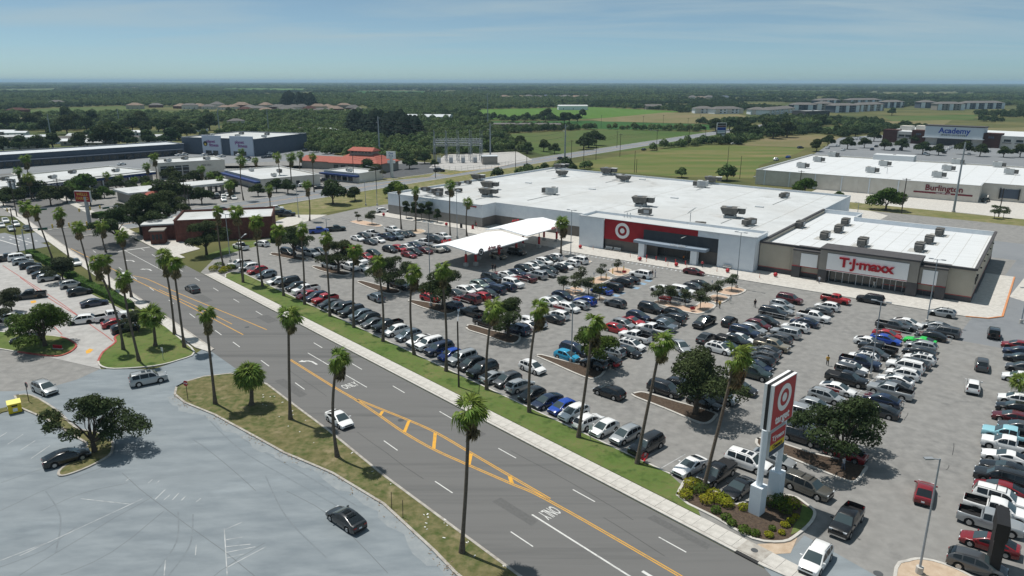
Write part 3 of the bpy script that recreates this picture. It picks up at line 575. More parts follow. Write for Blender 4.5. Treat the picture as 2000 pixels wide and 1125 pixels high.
# curved entrance canopy on two white piers
cv = [S(-82.9 + i * 2.4, 161.5 - .5 * math.sin(math.pi * i / 8)) for i in range(9)]
b = MB(); b.prism(cv + [S(-63.6, 163.8), S(-82.9, 163.8)], 3.6, 4.25, bottom=True); cn = b.build('entrance_canopy', mat('canopy_edge', (.27, .33, .40), .5), st)
text('order_pickup_letters', 'order pickup', .75, M['letter_white'], cn, (S(-70.6, 0)[0], -2.48, 4.28), (R(90), 0, 0), .05, .015)
for a in (-80.6, -66.6): MB().span(S(a - .8, 0)[0], S(a + .8, 0)[0], -2.0, -.6, .1, 3.59).build('pier', M['wall_white'], st)
text('side_sign', 'CVS pharmacy', .8, M['letter_red'], st, (S(-141.5, 0)[0], 3.2, 6.0), (R(90), 0, 0), .05, .02)
# roof equipment
for q, s, k, r in (((13.1,241.5), 1.3, 1, .2), ((39.6,218.5), 1.5, 0, .2), ((61.4,199.4), 1.5, 0, .2), ((38.9,294.4), 1.5, 0, .2), ((20.2,289.5), 1.2, 0, 2.8), ((20.1,314.2), 1.1, 0, .4), ((22.5,318.0), 1.0, 0, .2), ((42.9,283.1), .9, 2, .2), ((43.0,274.0), 1.2, 0, 3), ((68.4,258.7), 1.3, 1, .2), ((74.4,268.3), 1.4, 0, .3), ((38.3,203.0), .95, 2, .2), ((48.5,182.9), .95, 2, .2), ((63.0,187.3), 1.0, 2, 1.2), ((89.6,234.8), .9, 2, 1.2), ((-8.3,253.6), 1.4, 0, .3), ((-8.2,237.0), 1.4, 0, .2), ((-13.4,277.0), 1.2, 0, .2),
                   ((-19.9,262.7), .7, 2, 0), ((-16.2,266.9), .7, 2, 0), ((-27.6,243.9), .8, 2, 0), ((-24.9,245.0), .8, 2, 0), ((-24.3,237.0), .8, 2, 0), ((-20.7,239.3), .8, 2, 0), ((-18.3,246.2), .7, 2, 0), ((-28.5,237.0), .8, 2, 0), ((43.2,286.2), .7, 2, 0)):
    x, y = S(*F2(q)); rtu(st, x, y, 6.35 if y > 9 else 7.9, s, k, r)
    if y > 9:
        st_pts = [(x + rnd.uniform(1.5, 3.6) * s * math.cos(t_ * .7), y + rnd.uniform(1.2, 2.8) * s * math.sin(t_ * .7)) for t_ in range(9)]
        MB().sheet(st_pts, 6.362).build('roof_stain', mat('roof_stain', (.40, .40, .385), .9, (.55, .56, .56), .5, 7, .1), st)
        L_ = rnd.uniform(6, 16); MB().box(x + 1.5, y - L_ / 2 - 1, 6.44, .16, L_, .14).build('roof_conduit', M['unit_light'], st)
for q in ((6.3,269.0), (28.4,253.0), (53.2,233.3), (75.3,216.3), (50.7,279.2)):
    x, y = S(*F2(q)); MB().box(x, y, 6.5, 2.4, 1.2, .3).build('roof_hatch', M['steel_light'], st)
x, y = S(*F2((48.1,190.7))); ds = MB().tube([(x, y, 6.3), (x, y, 9.2)], .09, 8).tube([(x, y, 6.35), (x, y, 6.5)], [.9, .7], 12).build('dish_mast', M['steel_grey'], st)
dv, df = [], []
for i in range(5):
    for k in range(14):
        r = 1.5 * i / 4; t = 2 * math.pi * k / 14; dv.append((x + r * math.cos(t) * .75 - .35 * (1 - (i / 4) ** 2) + .25, y + r * math.sin(t), 9.4 + r * math.cos(t) * .65 + .4 * (i / 4) ** 2))
for i in range(4):
    for k in range(14): a = i * 14 + k; c = i * 14 + (k + 1) % 14; df.append((a, c, c + 14, a + 14))
MB().add(dv, df).build('satellite_dish', M['steel_light'], ds)
for k in range(3): x, y = S(*F2((30.9,190.2))); MB().tube([(x - .8 + k * .9, y, 7.9), (x - .8 + k * .9, y, 9.3 - .5 * (k == 0))], .14, 8).build('vent_pipe', M['steel_light'], st)
for k in range(16): MB().box(*S(-174 + k * 7.6, 218), 6.362, .25, 84, .012).build('roof_seam', M['roof_seam'], st) if k % 3 == 0 else None
for q in ((24.1,202.9), (25.9,205.4)): pass

# ---------------------------------------------------------------- pick-up canopy: two white gables on red posts
cp = store('drive_up_canopy', 'white twin-gabled drive-up canopy on posts beside the store', -114, 126, 'canopy')
def gable(x0, x1, xr, y0, y1, ze, zr, nm):
    t = .22; pts = [(x0, ze), (xr, zr), (x1, ze)]
    b = MB()
    for (xa, za), (xb, zb_) in zip(pts, pts[1:]):
        b.add([(xa, y0, za), (xb, y0, zb_), (xb, y1, zb_), (xa, y1, za), (xa, y0, za - t), (xb, y0, zb_ - t), (xb, y1, zb_ - t), (xa, y1, za - t)], [(0, 1, 2, 3), (7, 6, 5, 4), (0, 4, 5, 1), (3, 2, 6, 7), (0, 3, 7, 4), (1, 5, 6, 2)])
    return b.build(nm, M['canopy_white'], cp)
g1 = gable(-4.8, 9.0, 0, -.6, 20.4, 4.25, 5.2, 'roof_panel'); g2 = gable(-5.2, 8.6, 0, 20.4, 40, 4.95, 5.95, 'roof_panel')
for x, y, z in ((4.0, 1.6, 4.7), (5.4, 3.6, 4.5), (2.0, 9, 5), (6, 12, 4.5), (2.0, 18, 5), (6.2, 19, 4.5), (2.5, 27, 5.6), (6.4, 29, 5.1), (2.5, 37, 5.6), (6.4, 37.5, 5.1)):
    p = MB().tube([(x, y, 0), (x, y, z)], .14, 8).build('post', M['steel_light'], cp); MB().span(x - .22, x + .22, y - .22, y + .22, 1.0, 3.0).build('red_post_sign', M['store_red'], p); MB().span(x - .45, x + .45, y - .45, y + .45, 0, .8).build('post_base', M['concrete'], p)
for y in (3, 10, 17, 24, 31, 38): MB().span(-4.5, 8.4, y - .08, y + .08, 3.95 if y < 20 else 4.65, 4.2 if y < 20 else 4.9).build('roof_beam', M['steel_grey'], cp)
text('drive_up_letters', 'drive up', 1.5, M['letter_maroon'], g1, (9.12, 6.2, 4.15), (R(90), 0, R(90)), .06, .03)
text('drive_up_letters', 'drive up', 1.1, M['letter_red'], g1, (-4.95, 4.5, 4.35), (R(90), 0, R(90)), .05, .02)
text('canopy_letters', 'drive up', 1.0, M['letter_red'], g2, (8.72, 33, 4.85), (R(90), 0, R(90)), .05, .02); text('canopy_letters', 'drive up', 1.0, M['letter_red'], g2, (-5.3, 34, 5.05), (R(90), 0, R(90)), .05, .02)
em2 = put('drive_up_emblem', None, g1, (9.12, 1.1, 4.3), (R(90), 0, R(90))); MB().tube([(0, 0, 0), (0, 0, .08)], .95, 24).build('disc', M['letter_dark'], em2); ring(.45, .62, .1, 20).build('ring', M['letter_white'], em2)

# ---------------------------------------------------------------- clothing shop on the right
A1, B1 = -52.4, 164.0
tj = store('clothing_shop', 'tan shop with white portal and red lettering right of the store', A1, B1)
def S1(a, b): return (a - A1, b - B1)
f1 = [(-52.4, 166.5), (-9.3, 166.5), (-9.3, 213.5), (-42, 213.5), (-42, 222), (-52.4, 222)]
MB().prism(inset([S1(*q) for q in f1]), .2, 6.0).build('roof', M['roof_bright'], tj)
for (a, b), (c, d) in zip(f1, f1[1:] + f1[:1]):
    p, q = S1(a, b), S1(c, d); hh = 6.75 if b < 170 or d < 170 else 7.0
    panel_wall(tj, *p, *q, 0, hh, 'wall_tan' if not (b > 200 and d > 200) else 'wall_white', 7.5)
    u = Vector((q[0] - p[0], q[1] - p[1])).normalized(); o = Vector((u.y, -u.x)) * .04
    panel_wall(tj, p[0] + o.x, p[1] + o.y, q[0] + o.x, q[1] + o.y, .02, 1.15, 'wall_dark', 8, .03, 'lower_panel')
    panel_wall(tj, p[0] + o.x, p[1] + o.y, q[0] + o.x, q[1] + o.y, 1.2, 1.32, 'letter_red', 60, .03, 'red_stripe')
    strip(MB(), [p, q], .6, hh + .002, hh + (.45 if b < 170 or d < 170 else .08)).build('parapet_cap', M['wall_dark'] if (b < 170 or d < 170) else M['steel_light'], tj)
def blk(a0, a1, b0, b1, z0, z1, m, name): return MB().span(S1(a0, 0)[0], S1(a1, 0)[0], S1(0, b0)[1], S1(0, b1)[1], z0, z1).build(name, M[m], tj)
blk(-38.4, -19.0, 164.3, 170, 3.0, 7.5, 'wall_taupe', 'portal'); blk(-36.8, -20.8, 164.12, 164.28, 3.05, 6.9, 'letter_white', 'sign_panel'); blk(-36.8, -20.8, 164.08, 164.2, 3.18, 3.3, 'letter_red', 'red_stripe'); blk(-38.6, -18.8, 164.1, 170.1, 7.5, 7.85, 'wall_dark', 'portal_cap')
for a0, a1 in ((-38.5, -36.7), (-20.9, -18.9)): blk(a0, a1, 164.25, 166.4, .1, 2.98, 'wall_dark', 'pier_base')
for a0, a1, p0, p1 in ((-44.4, -38.5, -42.6, -39.0), (-18.9, -13.9, -18.3, -15.6)):
    blk(a0, a1, 165.2, 170, 2.9, 6.35, 'wall_taupe', 'side_bay'); blk(a0 - .05, a1 + .05, 165.0, 170.1, 6.35, 6.65, 'wall_dark', 'bay_cap'); blk(p0, p1, 165.05, 165.18, 2.95, 5.9, 'letter_white', 'bay_panel'); blk(a0, a1, 165.08, 165.18, 2.78, 2.9, 'letter_red', 'red_stripe')
for a0, a1 in ((-44.4, -42.6), (-15.7, -13.9)): blk(a0, a1, 165.1, 166.4, .1, 2.78, 'wall_dark', 'pier_base')
text('shop_letters', 'T·J·maxx', 2.9, M['letter_red'], tj, (S1(-28.9, 0)[0], .02, 4.35), (R(90), 0, 0), .14, .075, 1.12, space=.92)
for i, a in enumerate((-36.4, -33.6, -30.8, -28, -25.4, -23)):
    g = blk(a, a + (2.5 if i < 3 else 2.2), 166.42, 166.5, .3 if i < 4 else 1.35, 2.85, 'glass_pane', 'shop_window'); MB().span(S1(a + 1.2, 0)[0], S1(a + 1.28, 0)[0], 2.34, 2.45, .3, 2.85).build('mullion', M['steel_light'], g); MB().span(S1(a - .16, 0)[0], S1(a - .02, 0)[0], 2.3, 2.5, .1, 2.9).build('frame', M['steel_light'], g)
text('side_letters', 'T·J·maxx', 1.7, M['letter_dark'], tj, (S1(-9.2, 0)[0], 7.5, 3.6), (R(90), 0, R(90)), .08, .03)
for q, s in (((76.2,186.6), .95), ((76.7,172.3), .95), ((83.7,180.5), .95), ((89.7,190.1), .95), ((82.2,164.3), 1.05), ((107.3,176.6), .95), ((99.7,167.7), .95), ((92.9,159.5), 1.0)):
    x, y = S1(*F2(q)); rtu(tj, x, y, 6.0, s, 2, R(90)); MB().box(x, y, 6.02, 4.2, 4.2, .03).build('roof_pad', M['roof_seam'], tj)
for k in range(12): MB().box(S1(-50 + k * 3.6, 0)[0], 26, 6.008, .10, 44, .012).build('roof_seam', M['roof_seam'], tj)
for k in range(6): MB().box(S1(-9.1, 0)[0], 6 + k * 7.5, 5.2, .3, .5, .25).build('wall_lamp', M['letter_dark'], tj)

# ---------------------------------------------------------------- discount shop behind, white roofed
A2, B2 = -104.0, 314.7; HB = 6.3
bu = store('discount_shop', 'long white-roofed warehouse shop behind the store with dark red lettering', A2, B2)
def S2(a, b): return (a - A2, b - B2)
f2 = [(-104, 314.7), (-21, 314.7), (-21, 325), (60, 325), (60, 398), (-104, 402)]
MB().prism(inset([S2(*q) for q in f2]), .2, 5.7).build('roof', M['roof_bright'], bu)
for (a, b), (c, d) in zip(f2, f2[1:] + f2[:1]):
    panel_wall(bu, *S2(a, b), *S2(c, d), 0, HB, 'wall_cream', 10); strip(MB(), [S2(a, b), S2(c, d)], .5, HB + .002, HB + .1).build('parapet_cap', M['steel_light'], bu)
for k in range(6): MB().box(S2(-100 + k * 10.4, 0)[0], -.15, 3.1, .35, .3, 6.1).build('downpipe', M['wall_white'], bu)
text('shop_letters', 'Burlington', 3.0, M['letter_maroon'], bu, (S2(-32.5, 0)[0], -.12, 3.3), (R(90), 0, 0), .1, .05); MB().span(S2(-42.5, 0)[0], S2(-23, 0)[0], -.12, -.02, 2.1, 2.7).build('tagline_panel', M['letter_maroon'], bu)
text('tagline', 'COATS · BABY · HOME', .5, M['letter_white'], bu, (S2(-32.5, 0)[0], -.15, 2.22), (R(90), 0, 0), .02, .01)
for a in (-15, -6.5, 14): 
    d_ = MB().span(S2(a, 0)[0], S2(a + 5.6, 0)[0], 10.0, 10.24, 1.2, 4.6).build('dock_door', M['wall_slate'], bu); MB().span(S2(a - .4, 0)[0], S2(a, 0)[0], 9.5, 10.2, .9, 4.9).build('dock_seal', M['tar'], d_); MB().span(S2(a + 5.6, 0)[0], S2(a + 6, 0)[0], 9.5, 10.2, .9, 4.9).build('dock_seal', M['tar'], d_)
MB().add([(S2(-19, 0)[0], 2, 0), (S2(-18.5, 0)[0], 2, 0), (S2(-18.5, 0)[0], 10, 0), (S2(-19, 0)[0], 10, 0), (S2(-19, 0)[0], 2, .5), (S2(-18.5, 0)[0], 2, .5), (S2(-18.5, 0)[0], 10, 2), (S2(-19, 0)[0], 10, 2)], [(4, 5, 6, 7), (0, 1, 5, 4), (1, 2, 6, 5), (3, 0, 4, 7)]).build('ramp_wall', M['concrete'], bu)
MB().span(S2(-74, 0)[0], S2(-56, 0)[0], 84, 92, 5.7, 8.2).build('raised_portal', M['roof_bright'], bu)
for q in ((130.7,325.3), (148.6,351.3), (166.5,376.3), (153.6,308.1), (171.7,333.5), (191.5,360.9), (173.2,292.6), (190.5,315.5), (210.5,342.2), (221.7,329.4), (209.3,302.8)):
    x, y = S2(*F2(q)); rtu(bu, x, y, 5.7, 1.3, 1, R(180))
for k in range(20): MB().box(S2(-102 + k * 8.1, 0)[0], 44 if k > 10 else 43, 5.708, .12, 80 if k < 10 else 66, .012).build('roof_seam', M['roof_seam'], bu)
sheet('loading_yard', [FA(-78, 281), FA(80, 279), FA(80, 325), FA(-78, 325)], .006, 'concrete')
sheet('verge', [FA(-60, 272), FA(-34, 272), FA(80, 268), FA(80, 281), FA(-64, 288)], .010, 'grass_pale')

# ---------------------------------------------------------------- generic blocks
def block(name, label, cat, p0, p1, depth, h, wall, roof, group=None, par=.5, rt=0, cap='steel_light', panel=9):
    """flat-roofed building on its front base line p0..p1 (left to right); x along the front, y inwards"""
    a = math.atan2(p1[1] - p0[1], p1[0] - p0[0]); w = math.dist(p0, p1); t = thing(name, label, cat, (*p0, 0), a, group); t['w'] = w
    MB().span(.1, w - .1, .1, depth - .1, .1, h - par).build('roof', M[roof], t)
    c = [(0, 0), (w, 0), (w, depth), (0, depth)]
    for i in range(4):
        p, q = c[i], c[(i + 1) % 4]; panel_wall(t, *p, *q, 0, h, wall, panel, .25, 'wall_panel', .02); strip(MB(), [p, q], .4, h + .002, h + .08).build('parapet_cap', M[cap], t)
    for k in range(rt): rtu(t, w * (k + .7) / (rt + .4), depth * (.35 + .3 * (k % 2)), h - par, .8, 1 + k % 2, 0)
    return t
def win(t, x0, x1, z0, z1, y=-.03, m='glass_pane', name='window', frame=True):
    g = MB().span(x0, x1, y, y + .06, z0, z1).build(name, M[m], t)
    if frame: MB().span(x0 - .12, x1 + .12, y - .05, y + .03, z0 - .16, z0 - .02).build('sill', M['wall_white'], g)
    return g
# gym with its long dark wing
gy = block('gym', 'dark slate gym with two pale panels and purple lettering', 'building', (-202.3,446.8), (-152.2,431.1), 55, 10, 'wall_slate', 'roof_white', rt=5, panel=14)
W_ = gy['w']
for x0, x1, tx in ((.30, .555, .44), (.68, .985, .83)):
    pn = MB().span(W_ * x0, W_ * x1, -.9, .0, 0, 11.5).build('pale_panel', mat('panel_blue', (.50, .55, .64), .7), gy)
    text('gym_letters', 'planet', 2.6, M['letter_purple'], pn, (W_ * (tx - .02), -.95, 7.2), (R(90), 0, 0), .05, .04); text('gym_letters', 'fitness', 2.6, M['letter_purple'], pn, (W_ * (tx + .02), -.95, 5.0), (R(90), 0, 0), .05, .04)
    win(gy, W_ * (x0 + .04), W_ * (x0 + .12), .2, 2.6, -.98); win(gy, W_ * (x0 + .14), W_ * (x0 + .21), .2, 2.6, -.98)
e3 = put('gym_emblem', None, gy, (W_ * .345, -.95, 6.6), (R(90), 0, 0)); MB().tube([(0, 0, 0), (0, 0, .06)], 1.5, 18).build('disc', M['letter_dark'], e3); MB().tube([(0, -.4, .02), (0, -.4, .1)], .7, 14).build('face', M['gold'], e3)
dw = block('shop_wing', 'long dark slate shop wing leading to the gym', 'building', (-295.2,329.0), (-198.3,440.4), 24, 6.6, 'wall_slate', 'roof_metal', panel=12)
dw2 = dw['w']; MB().span(2, dw2 - 2, -3.2, -.05, 3.2, 3.7).build('awning', M['wall_slate'], dw)
for i in range(34): win(dw, 4 + i * dw2 / 35, 7.4 + i * dw2 / 35, .3, 2.8, -.06, frame=False)
# shops with blue trim, bank hall, side shop
pz = block('shop_row', 'low cream shop row with a blue fascia and white roof', 'building', (-199.3,261.6), (-161.5,323.7), 34, 4.4, 'wall_cream', 'roof_white', rt=5, panel=8)
pw_ = pz['w']; MB().span(0, pw_, -3.4, .2, 2.9, 3.9).build('blue_fascia', M['wall_blue'], pz); MB().span(-.2, pw_, -3.6, .1, 3.9, 4.1).build('awning_roof', M['roof_white'], pz)
for i in range(12): win(pz, 3 + i * pw_ / 12.6, 6.2 + i * pw_ / 12.6, .2, 2.6); MB().span(2 + i * pw_ / 12.6, 2.35 + i * pw_ / 12.6, -3.3, -2.95, 0, 2.9).build('column', M['wall_white'], pz)
text('shop_sign', 'CAFE   TAX   SALON', .8, M['letter_white'], pz, (pw_ * .4, -3.5, 3.1), (R(90), 0, 0), .03)
bh = block('bank_hall', 'cream two-storey hall with tall glass front', 'building', (-159.5,325.4), (-135.7,342.0), 22, 7.4, 'wall_cream', 'roof_white', rt=3, panel=8)
bw = bh['w']
for i in range(4):
    g = win(bh, 1 + i * 3.1, 3.7 + i * 3.1, .3, 5.8); 
    for z in (1.8, 3.4, 5): MB().span(1 + i * 3.1, 3.7 + i * 3.1, -.08, .0, z, z + .12).build('mullion', M['wall_white'], g)
text('hall_letters', 'THE HALL', .9, M['letter_dark'], bh, (bw * .72, -.08, 5.0), (R(90), 0, 0), .03)
s2 = block('side_shop', 'cream corner shop with blue awning and small square windows', 'building', (-129.8,325.4), (-102.5,293.7), 26, 4.4, 'wall_cream', 'roof_white', rt=3, panel=8)
sw_ = s2['w']; MB().span(0, sw_ * .98, -2.2, 0, 2.7, 3.4).build('blue_awning', M['wall_blue'], s2)
for i in range(3): win(s2, sw_ + .0, sw_ + .06, 1, 2, 0) if 0 else MB().span(sw_ - .02, sw_ + .08, 3 + i * 6, 4.6 + i * 6, 1.2, 2.6).build('window', M['glass_pane'], s2)
bs = block('fascia_shop', 'small cream shop with blue fascia beside the cross street', 'building', (-85.3,327.2), (-67.0,315.2), 15, 4.2, 'wall_cream', 'roof_white', rt=1, panel=8)
fw_ = bs['w']; MB().span(-1.2, fw_ + .3, -2.0, .0, 2.6, 3.3).build('blue_fascia', M['wall_blue'], bs)
for i in range(5): win(bs, .8 + i * 3.6, 3.6 + i * 3.6, .3, 2.4)
# red-roofed restaurant
rr = thing('red_roofed_restaurant', 'low restaurant with red tiled hip roofs and a clerestory', 'building', (*(-90.0,358.1), 0), R(-22), None, (1, 1, 1.3))
MB().span(0, 27, 0, 20, 0, 3.4).build('wall', M['wall_taupe'], rr); MB().span(-22, -1, 6, 14, 0, 3).build('side_wall', M['wall_taupe'], rr)
def hip(par, x0, x1, y0, y1, z0, z1, m, inset=None, name='roof', ov=.8):
    x0, x1, y0, y1 = x0 - ov, x1 + ov, y0 - ov, y1 + ov; i = (y1 - y0) / 2 if inset is None else inset; ym = (y0 + y1) / 2
    return MB().add([(x0, y0, z0), (x1, y0, z0), (x1, y1, z0), (x0, y1, z0), (x0 + i, ym, z1), (x1 - i, ym, z1), (x0, y0, z0 - .2), (x1, y0, z0 - .2), (x1, y1, z0 - .2), (x0, y1, z0 - .2)], [(0, 1, 5, 4), (1, 2, 5), (2, 3, 4, 5), (3, 0, 4), (0, 6, 7, 1), (1, 7, 8, 2), (2, 8, 9, 3), (3, 9, 6, 0), (9, 8, 7, 6)]).build(name, M[m], par)
hip(rr, 0, 27, 0, 20, 3.4, 7.0, 'roof_red', 9); hip(rr, -22, 0, 6, 14, 3.0, 4.8, 'roof_red', 1); MB().span(7, 20, 7, 13, 5.4, 7.6).build('clerestory', M['wall_taupe'], rr); hip(rr, 7, 20, 7, 13, 7.6, 8.8, 'roof_red', 1)
for i in range(6): win(rr, 2 + i * 4.2, 4.6 + i * 4.2, 1, 2.6); MB().span(8 + i * 2, 9.4 + i * 2, 6.95, 7.02, 6.7, 7.4).build('clerestory_pane', M['glass_pane'], rr)
# drive-through bank
bk = thing('drive_through_bank', 'low bank with a long flat drive-through canopy on dark piers', 'building', (*(-135.9,255.9), 0), R(46))
MB().span(0, 20, 2, 16, 0, 3.6).build('wall', M['wall_taupe'], bk); MB().span(-1, 21, 1, 17, 3.6, 4.3).build('roof', M['roof_white'], bk); MB().span(20, 40, 2, 14, 3.7, 4.6).build('canopy_roof', M['roof_white'], bk)
for x in (24, 29, 34, 39): 
    for y in (3, 8, 13): MB().span(x - .35, x + .35, y - .35, y + .35, 0, 3.7).build('pier', M['wall_taupe'], bk)
for i in range(4): win(bk, 2 + i * 4.4, 5 + i * 4.4, .6, 2.6, 1.94)
hip(bk, 4, 10, -3, 2, 2.8, 4.4, 'roof_red', 2, 'porch_roof', .4)
for x in (3.8, 10.2): MB().span(x - .2, x + .2, -3.2, -2.8, 0, 2.7).build('porch_post', M['wall_cream'], bk)
# brick building
br = block('brick_building', 'long windowless brown brick building beside the boulevard', 'building', (-93.1,194.6), (-68.2,201.4), 17, 6.0, 'brick', 'roof_white', rt=0, panel=7, cap='brick_dark')
MB().span(-9, -.2, 4, 15, .1, 4.2).build('side_annex', M['brick'], br); MB().span(-9.3, -.1, 3.7, 15.3, 4.2, 4.6).build('annex_roof', M['roof_white'], br)
bo = MB().span(-6, -2.5, -2, 2, .1, 3.6).build('brick_booth', M['brick'], br); MB().span(-6.2, -2.3, -2.2, 2.2, 3.6, 3.9).build('booth_roof', M['wall_taupe'], bo)
for i in range(3): MB().span(-5.5 + i * .95, -4.9 + i * .95, -2.06, -1.98, 1.4, 2.8).build('booth_window', M['glass_pane'], bo)
MB().prism([(-101.4,194.6),(-86.0,178.8),(-83.0,186.4),(-96.2,200.0)], -.02, .05).build('brick_forecourt', M['concrete'], kind='structure')
sheet('rear_yard', [(-76.4,219.6),(-72.9,237.4),(-61.7,237.4),(-68.8,215.6)], .004, 'concrete'); sheet('lawn', [(-111.5,210.1),(-101.3,207.9),(-97.6,190.7),(-106.2,197.3)], .004, 'grass_green'); sheet('lawn', [(-78.7,178.8),(-75.1,193.9),(-68.1,198.6),(-65.8,195.9),(-71.7,184.6),(-75.7,174.4)], .006, 'grass_green')
# sports shop
ac = thing('sports_shop', 'sports shop with tall pale sign panel between brown brick towers', 'building', (*(277.3,544.9), 0), math.atan2(489.2 - 549.7, 340.8 - 279.7)); 
MB().span(0, 150, .3, 60, 0, 8).build('wall', M['wall_cream'], ac); MB().span(-.2, 150, .1, 60.2, 8.0, 8.3).build('roof', M['roof_bright'], ac)
MB().span(28, 64, -3, 8, 5.2, 13).build('sign_panel', mat('panel_pale', (.55, .60, .63), .7), ac); MB().span(27.5, 64.5, -3.2, 8.2, 13, 13.7).build('panel_cap', M['wall_dark'], ac); MB().span(36, 57, -.6, .6, .1, 5.0).build('entrance', M['wall_dark'], ac); MB().span(27, 65, -4, .2, 5, 5.5).build('entrance_canopy', M['steel_light'], ac)
for x0, x1, h in ((-.5, 9, 9.2), (19, 28, 9.6), (64, 74, 9.6), (90, 100, 8.8), (120, 130, 8.8)): tw = MB().span(x0, x1, -1, 9, 0, h).build('brick_tower', M['brick_dark'], ac)
for i, x in enumerate((10, 14.5, 76, 83, 102, 109)): win(ac, x, x + 4, 4.4, 6, .24); MB().span(x - .6, x + 4.6, -.8, .3, 3.6, 3.9).build('awning', M['wall_dark'], ac)
for x in (22, 67): 
    for k in range(3): MB().span(x + k * 1.2, x + k * 1.2 + .9, -1.06, -1, 6.2, 7.6).build('window', M['wall_slate'], ac)
text('shop_letters', 'Academy', 5.2, M['letter_blue'], ac, (46.5, -3.1, 8.6), (R(90), 0, 0), .1, .1); text('tagline', 'SPORTS+OUTDOORS', 1.4, M['letter_dark'], ac, (46.5, -3.1, 6.8), (R(90), 0, 0), .05, .02, 1, space=1.25)
for x, y in ((6, 14), (14, 24)): MB().span(x, x + 8, y, y + 8, 8.3, 11.5).build('roof_monitor', M['wall_cream'], ac)
sheet('sports_shop_lot', [(113.1,338.1),(187.3,450.0),(262.8,585.8),(312.8,620.6),(295.9,526.5),(375.8,485.3),(340.2,368.9),(261.7,368.9)], .0, 'asphalt_street')

# ---------------------------------------------------------------- cars
mat('glass_dark', (.012, .016, .019), .06, spec=.55)
mat('glass_screen', (.045, .066, .073), .05, spec=.6)
mat('tyre', (.018, .018, .018), .85)
mat('rim', (.42, .43, .44), .35, metal=.7)
mat('rim_dark', (.04, .04, .042), .4, metal=.5)
mat('trim_black', (.016, .016, .017), .6)
mat('lamp_clear', (.62, .65, .68), .15, spec=.6)
mat('lamp_red', (.28, .012, .012), .2, spec=.6)
mat('plate', (.72, .74, .76), .5)
mat('chrome', (.55, .56, .57), .2, metal=.9)
PAINT = {'white': (.80, .80, .79), 'black': (.010, .010, .011), 'grey': (.085, .09, .096), 'silver': (.38, .40, .41), 'red': (.36, .012, .016), 'maroon': (.10, .010, .014), 'navy': (.012, .022, .055),
         'blue': (.012, .06, .36), 'lightblue': (.28, .55, .62), 'green': (.015, .55, .06), 'tan': (.33, .29, .22), 'charcoal': (.030, .032, .035), 'steel': (.16, .20, .235), 'sage': (.30, .36, .32), 'turquoise': (.02, .30, .50), 'darkgreen': (.018, .032, .028), 'beige': (.42, .39, .34), 'darkred': (.20, .010, .014), 'pewter': (.13, .125, .11)}
WORD = {'silver': 'silver', 'charcoal': 'charcoal', 'lightblue': 'pale blue', 'green': 'bright green', 'steel': 'blue-grey', 'sage': 'pale sage green', 'darkgreen': 'dark green', 'darkred': 'dark red'}
for k, c in PAINT.items(): mat('paint_' + k, c, .32 if k in ('silver', 'grey', 'steel', 'white') else .25, spec=.5, metal=.35 if k in ('pewter', 'silver', 'grey', 'steel', 'charcoal', 'tan', 'sage') else 0, coat=.6)
def lerp(tab, x):
    if x >= tab[0][0]: return tab[0][1]
    for (x0, z0), (x1, z1) in zip(tab, tab[1:]):
        if x >= x1: return z1 + (z0 - z1) * (x - x1) / (x0 - x1) if x0 != x1 else z1
    return tab[-1][1]
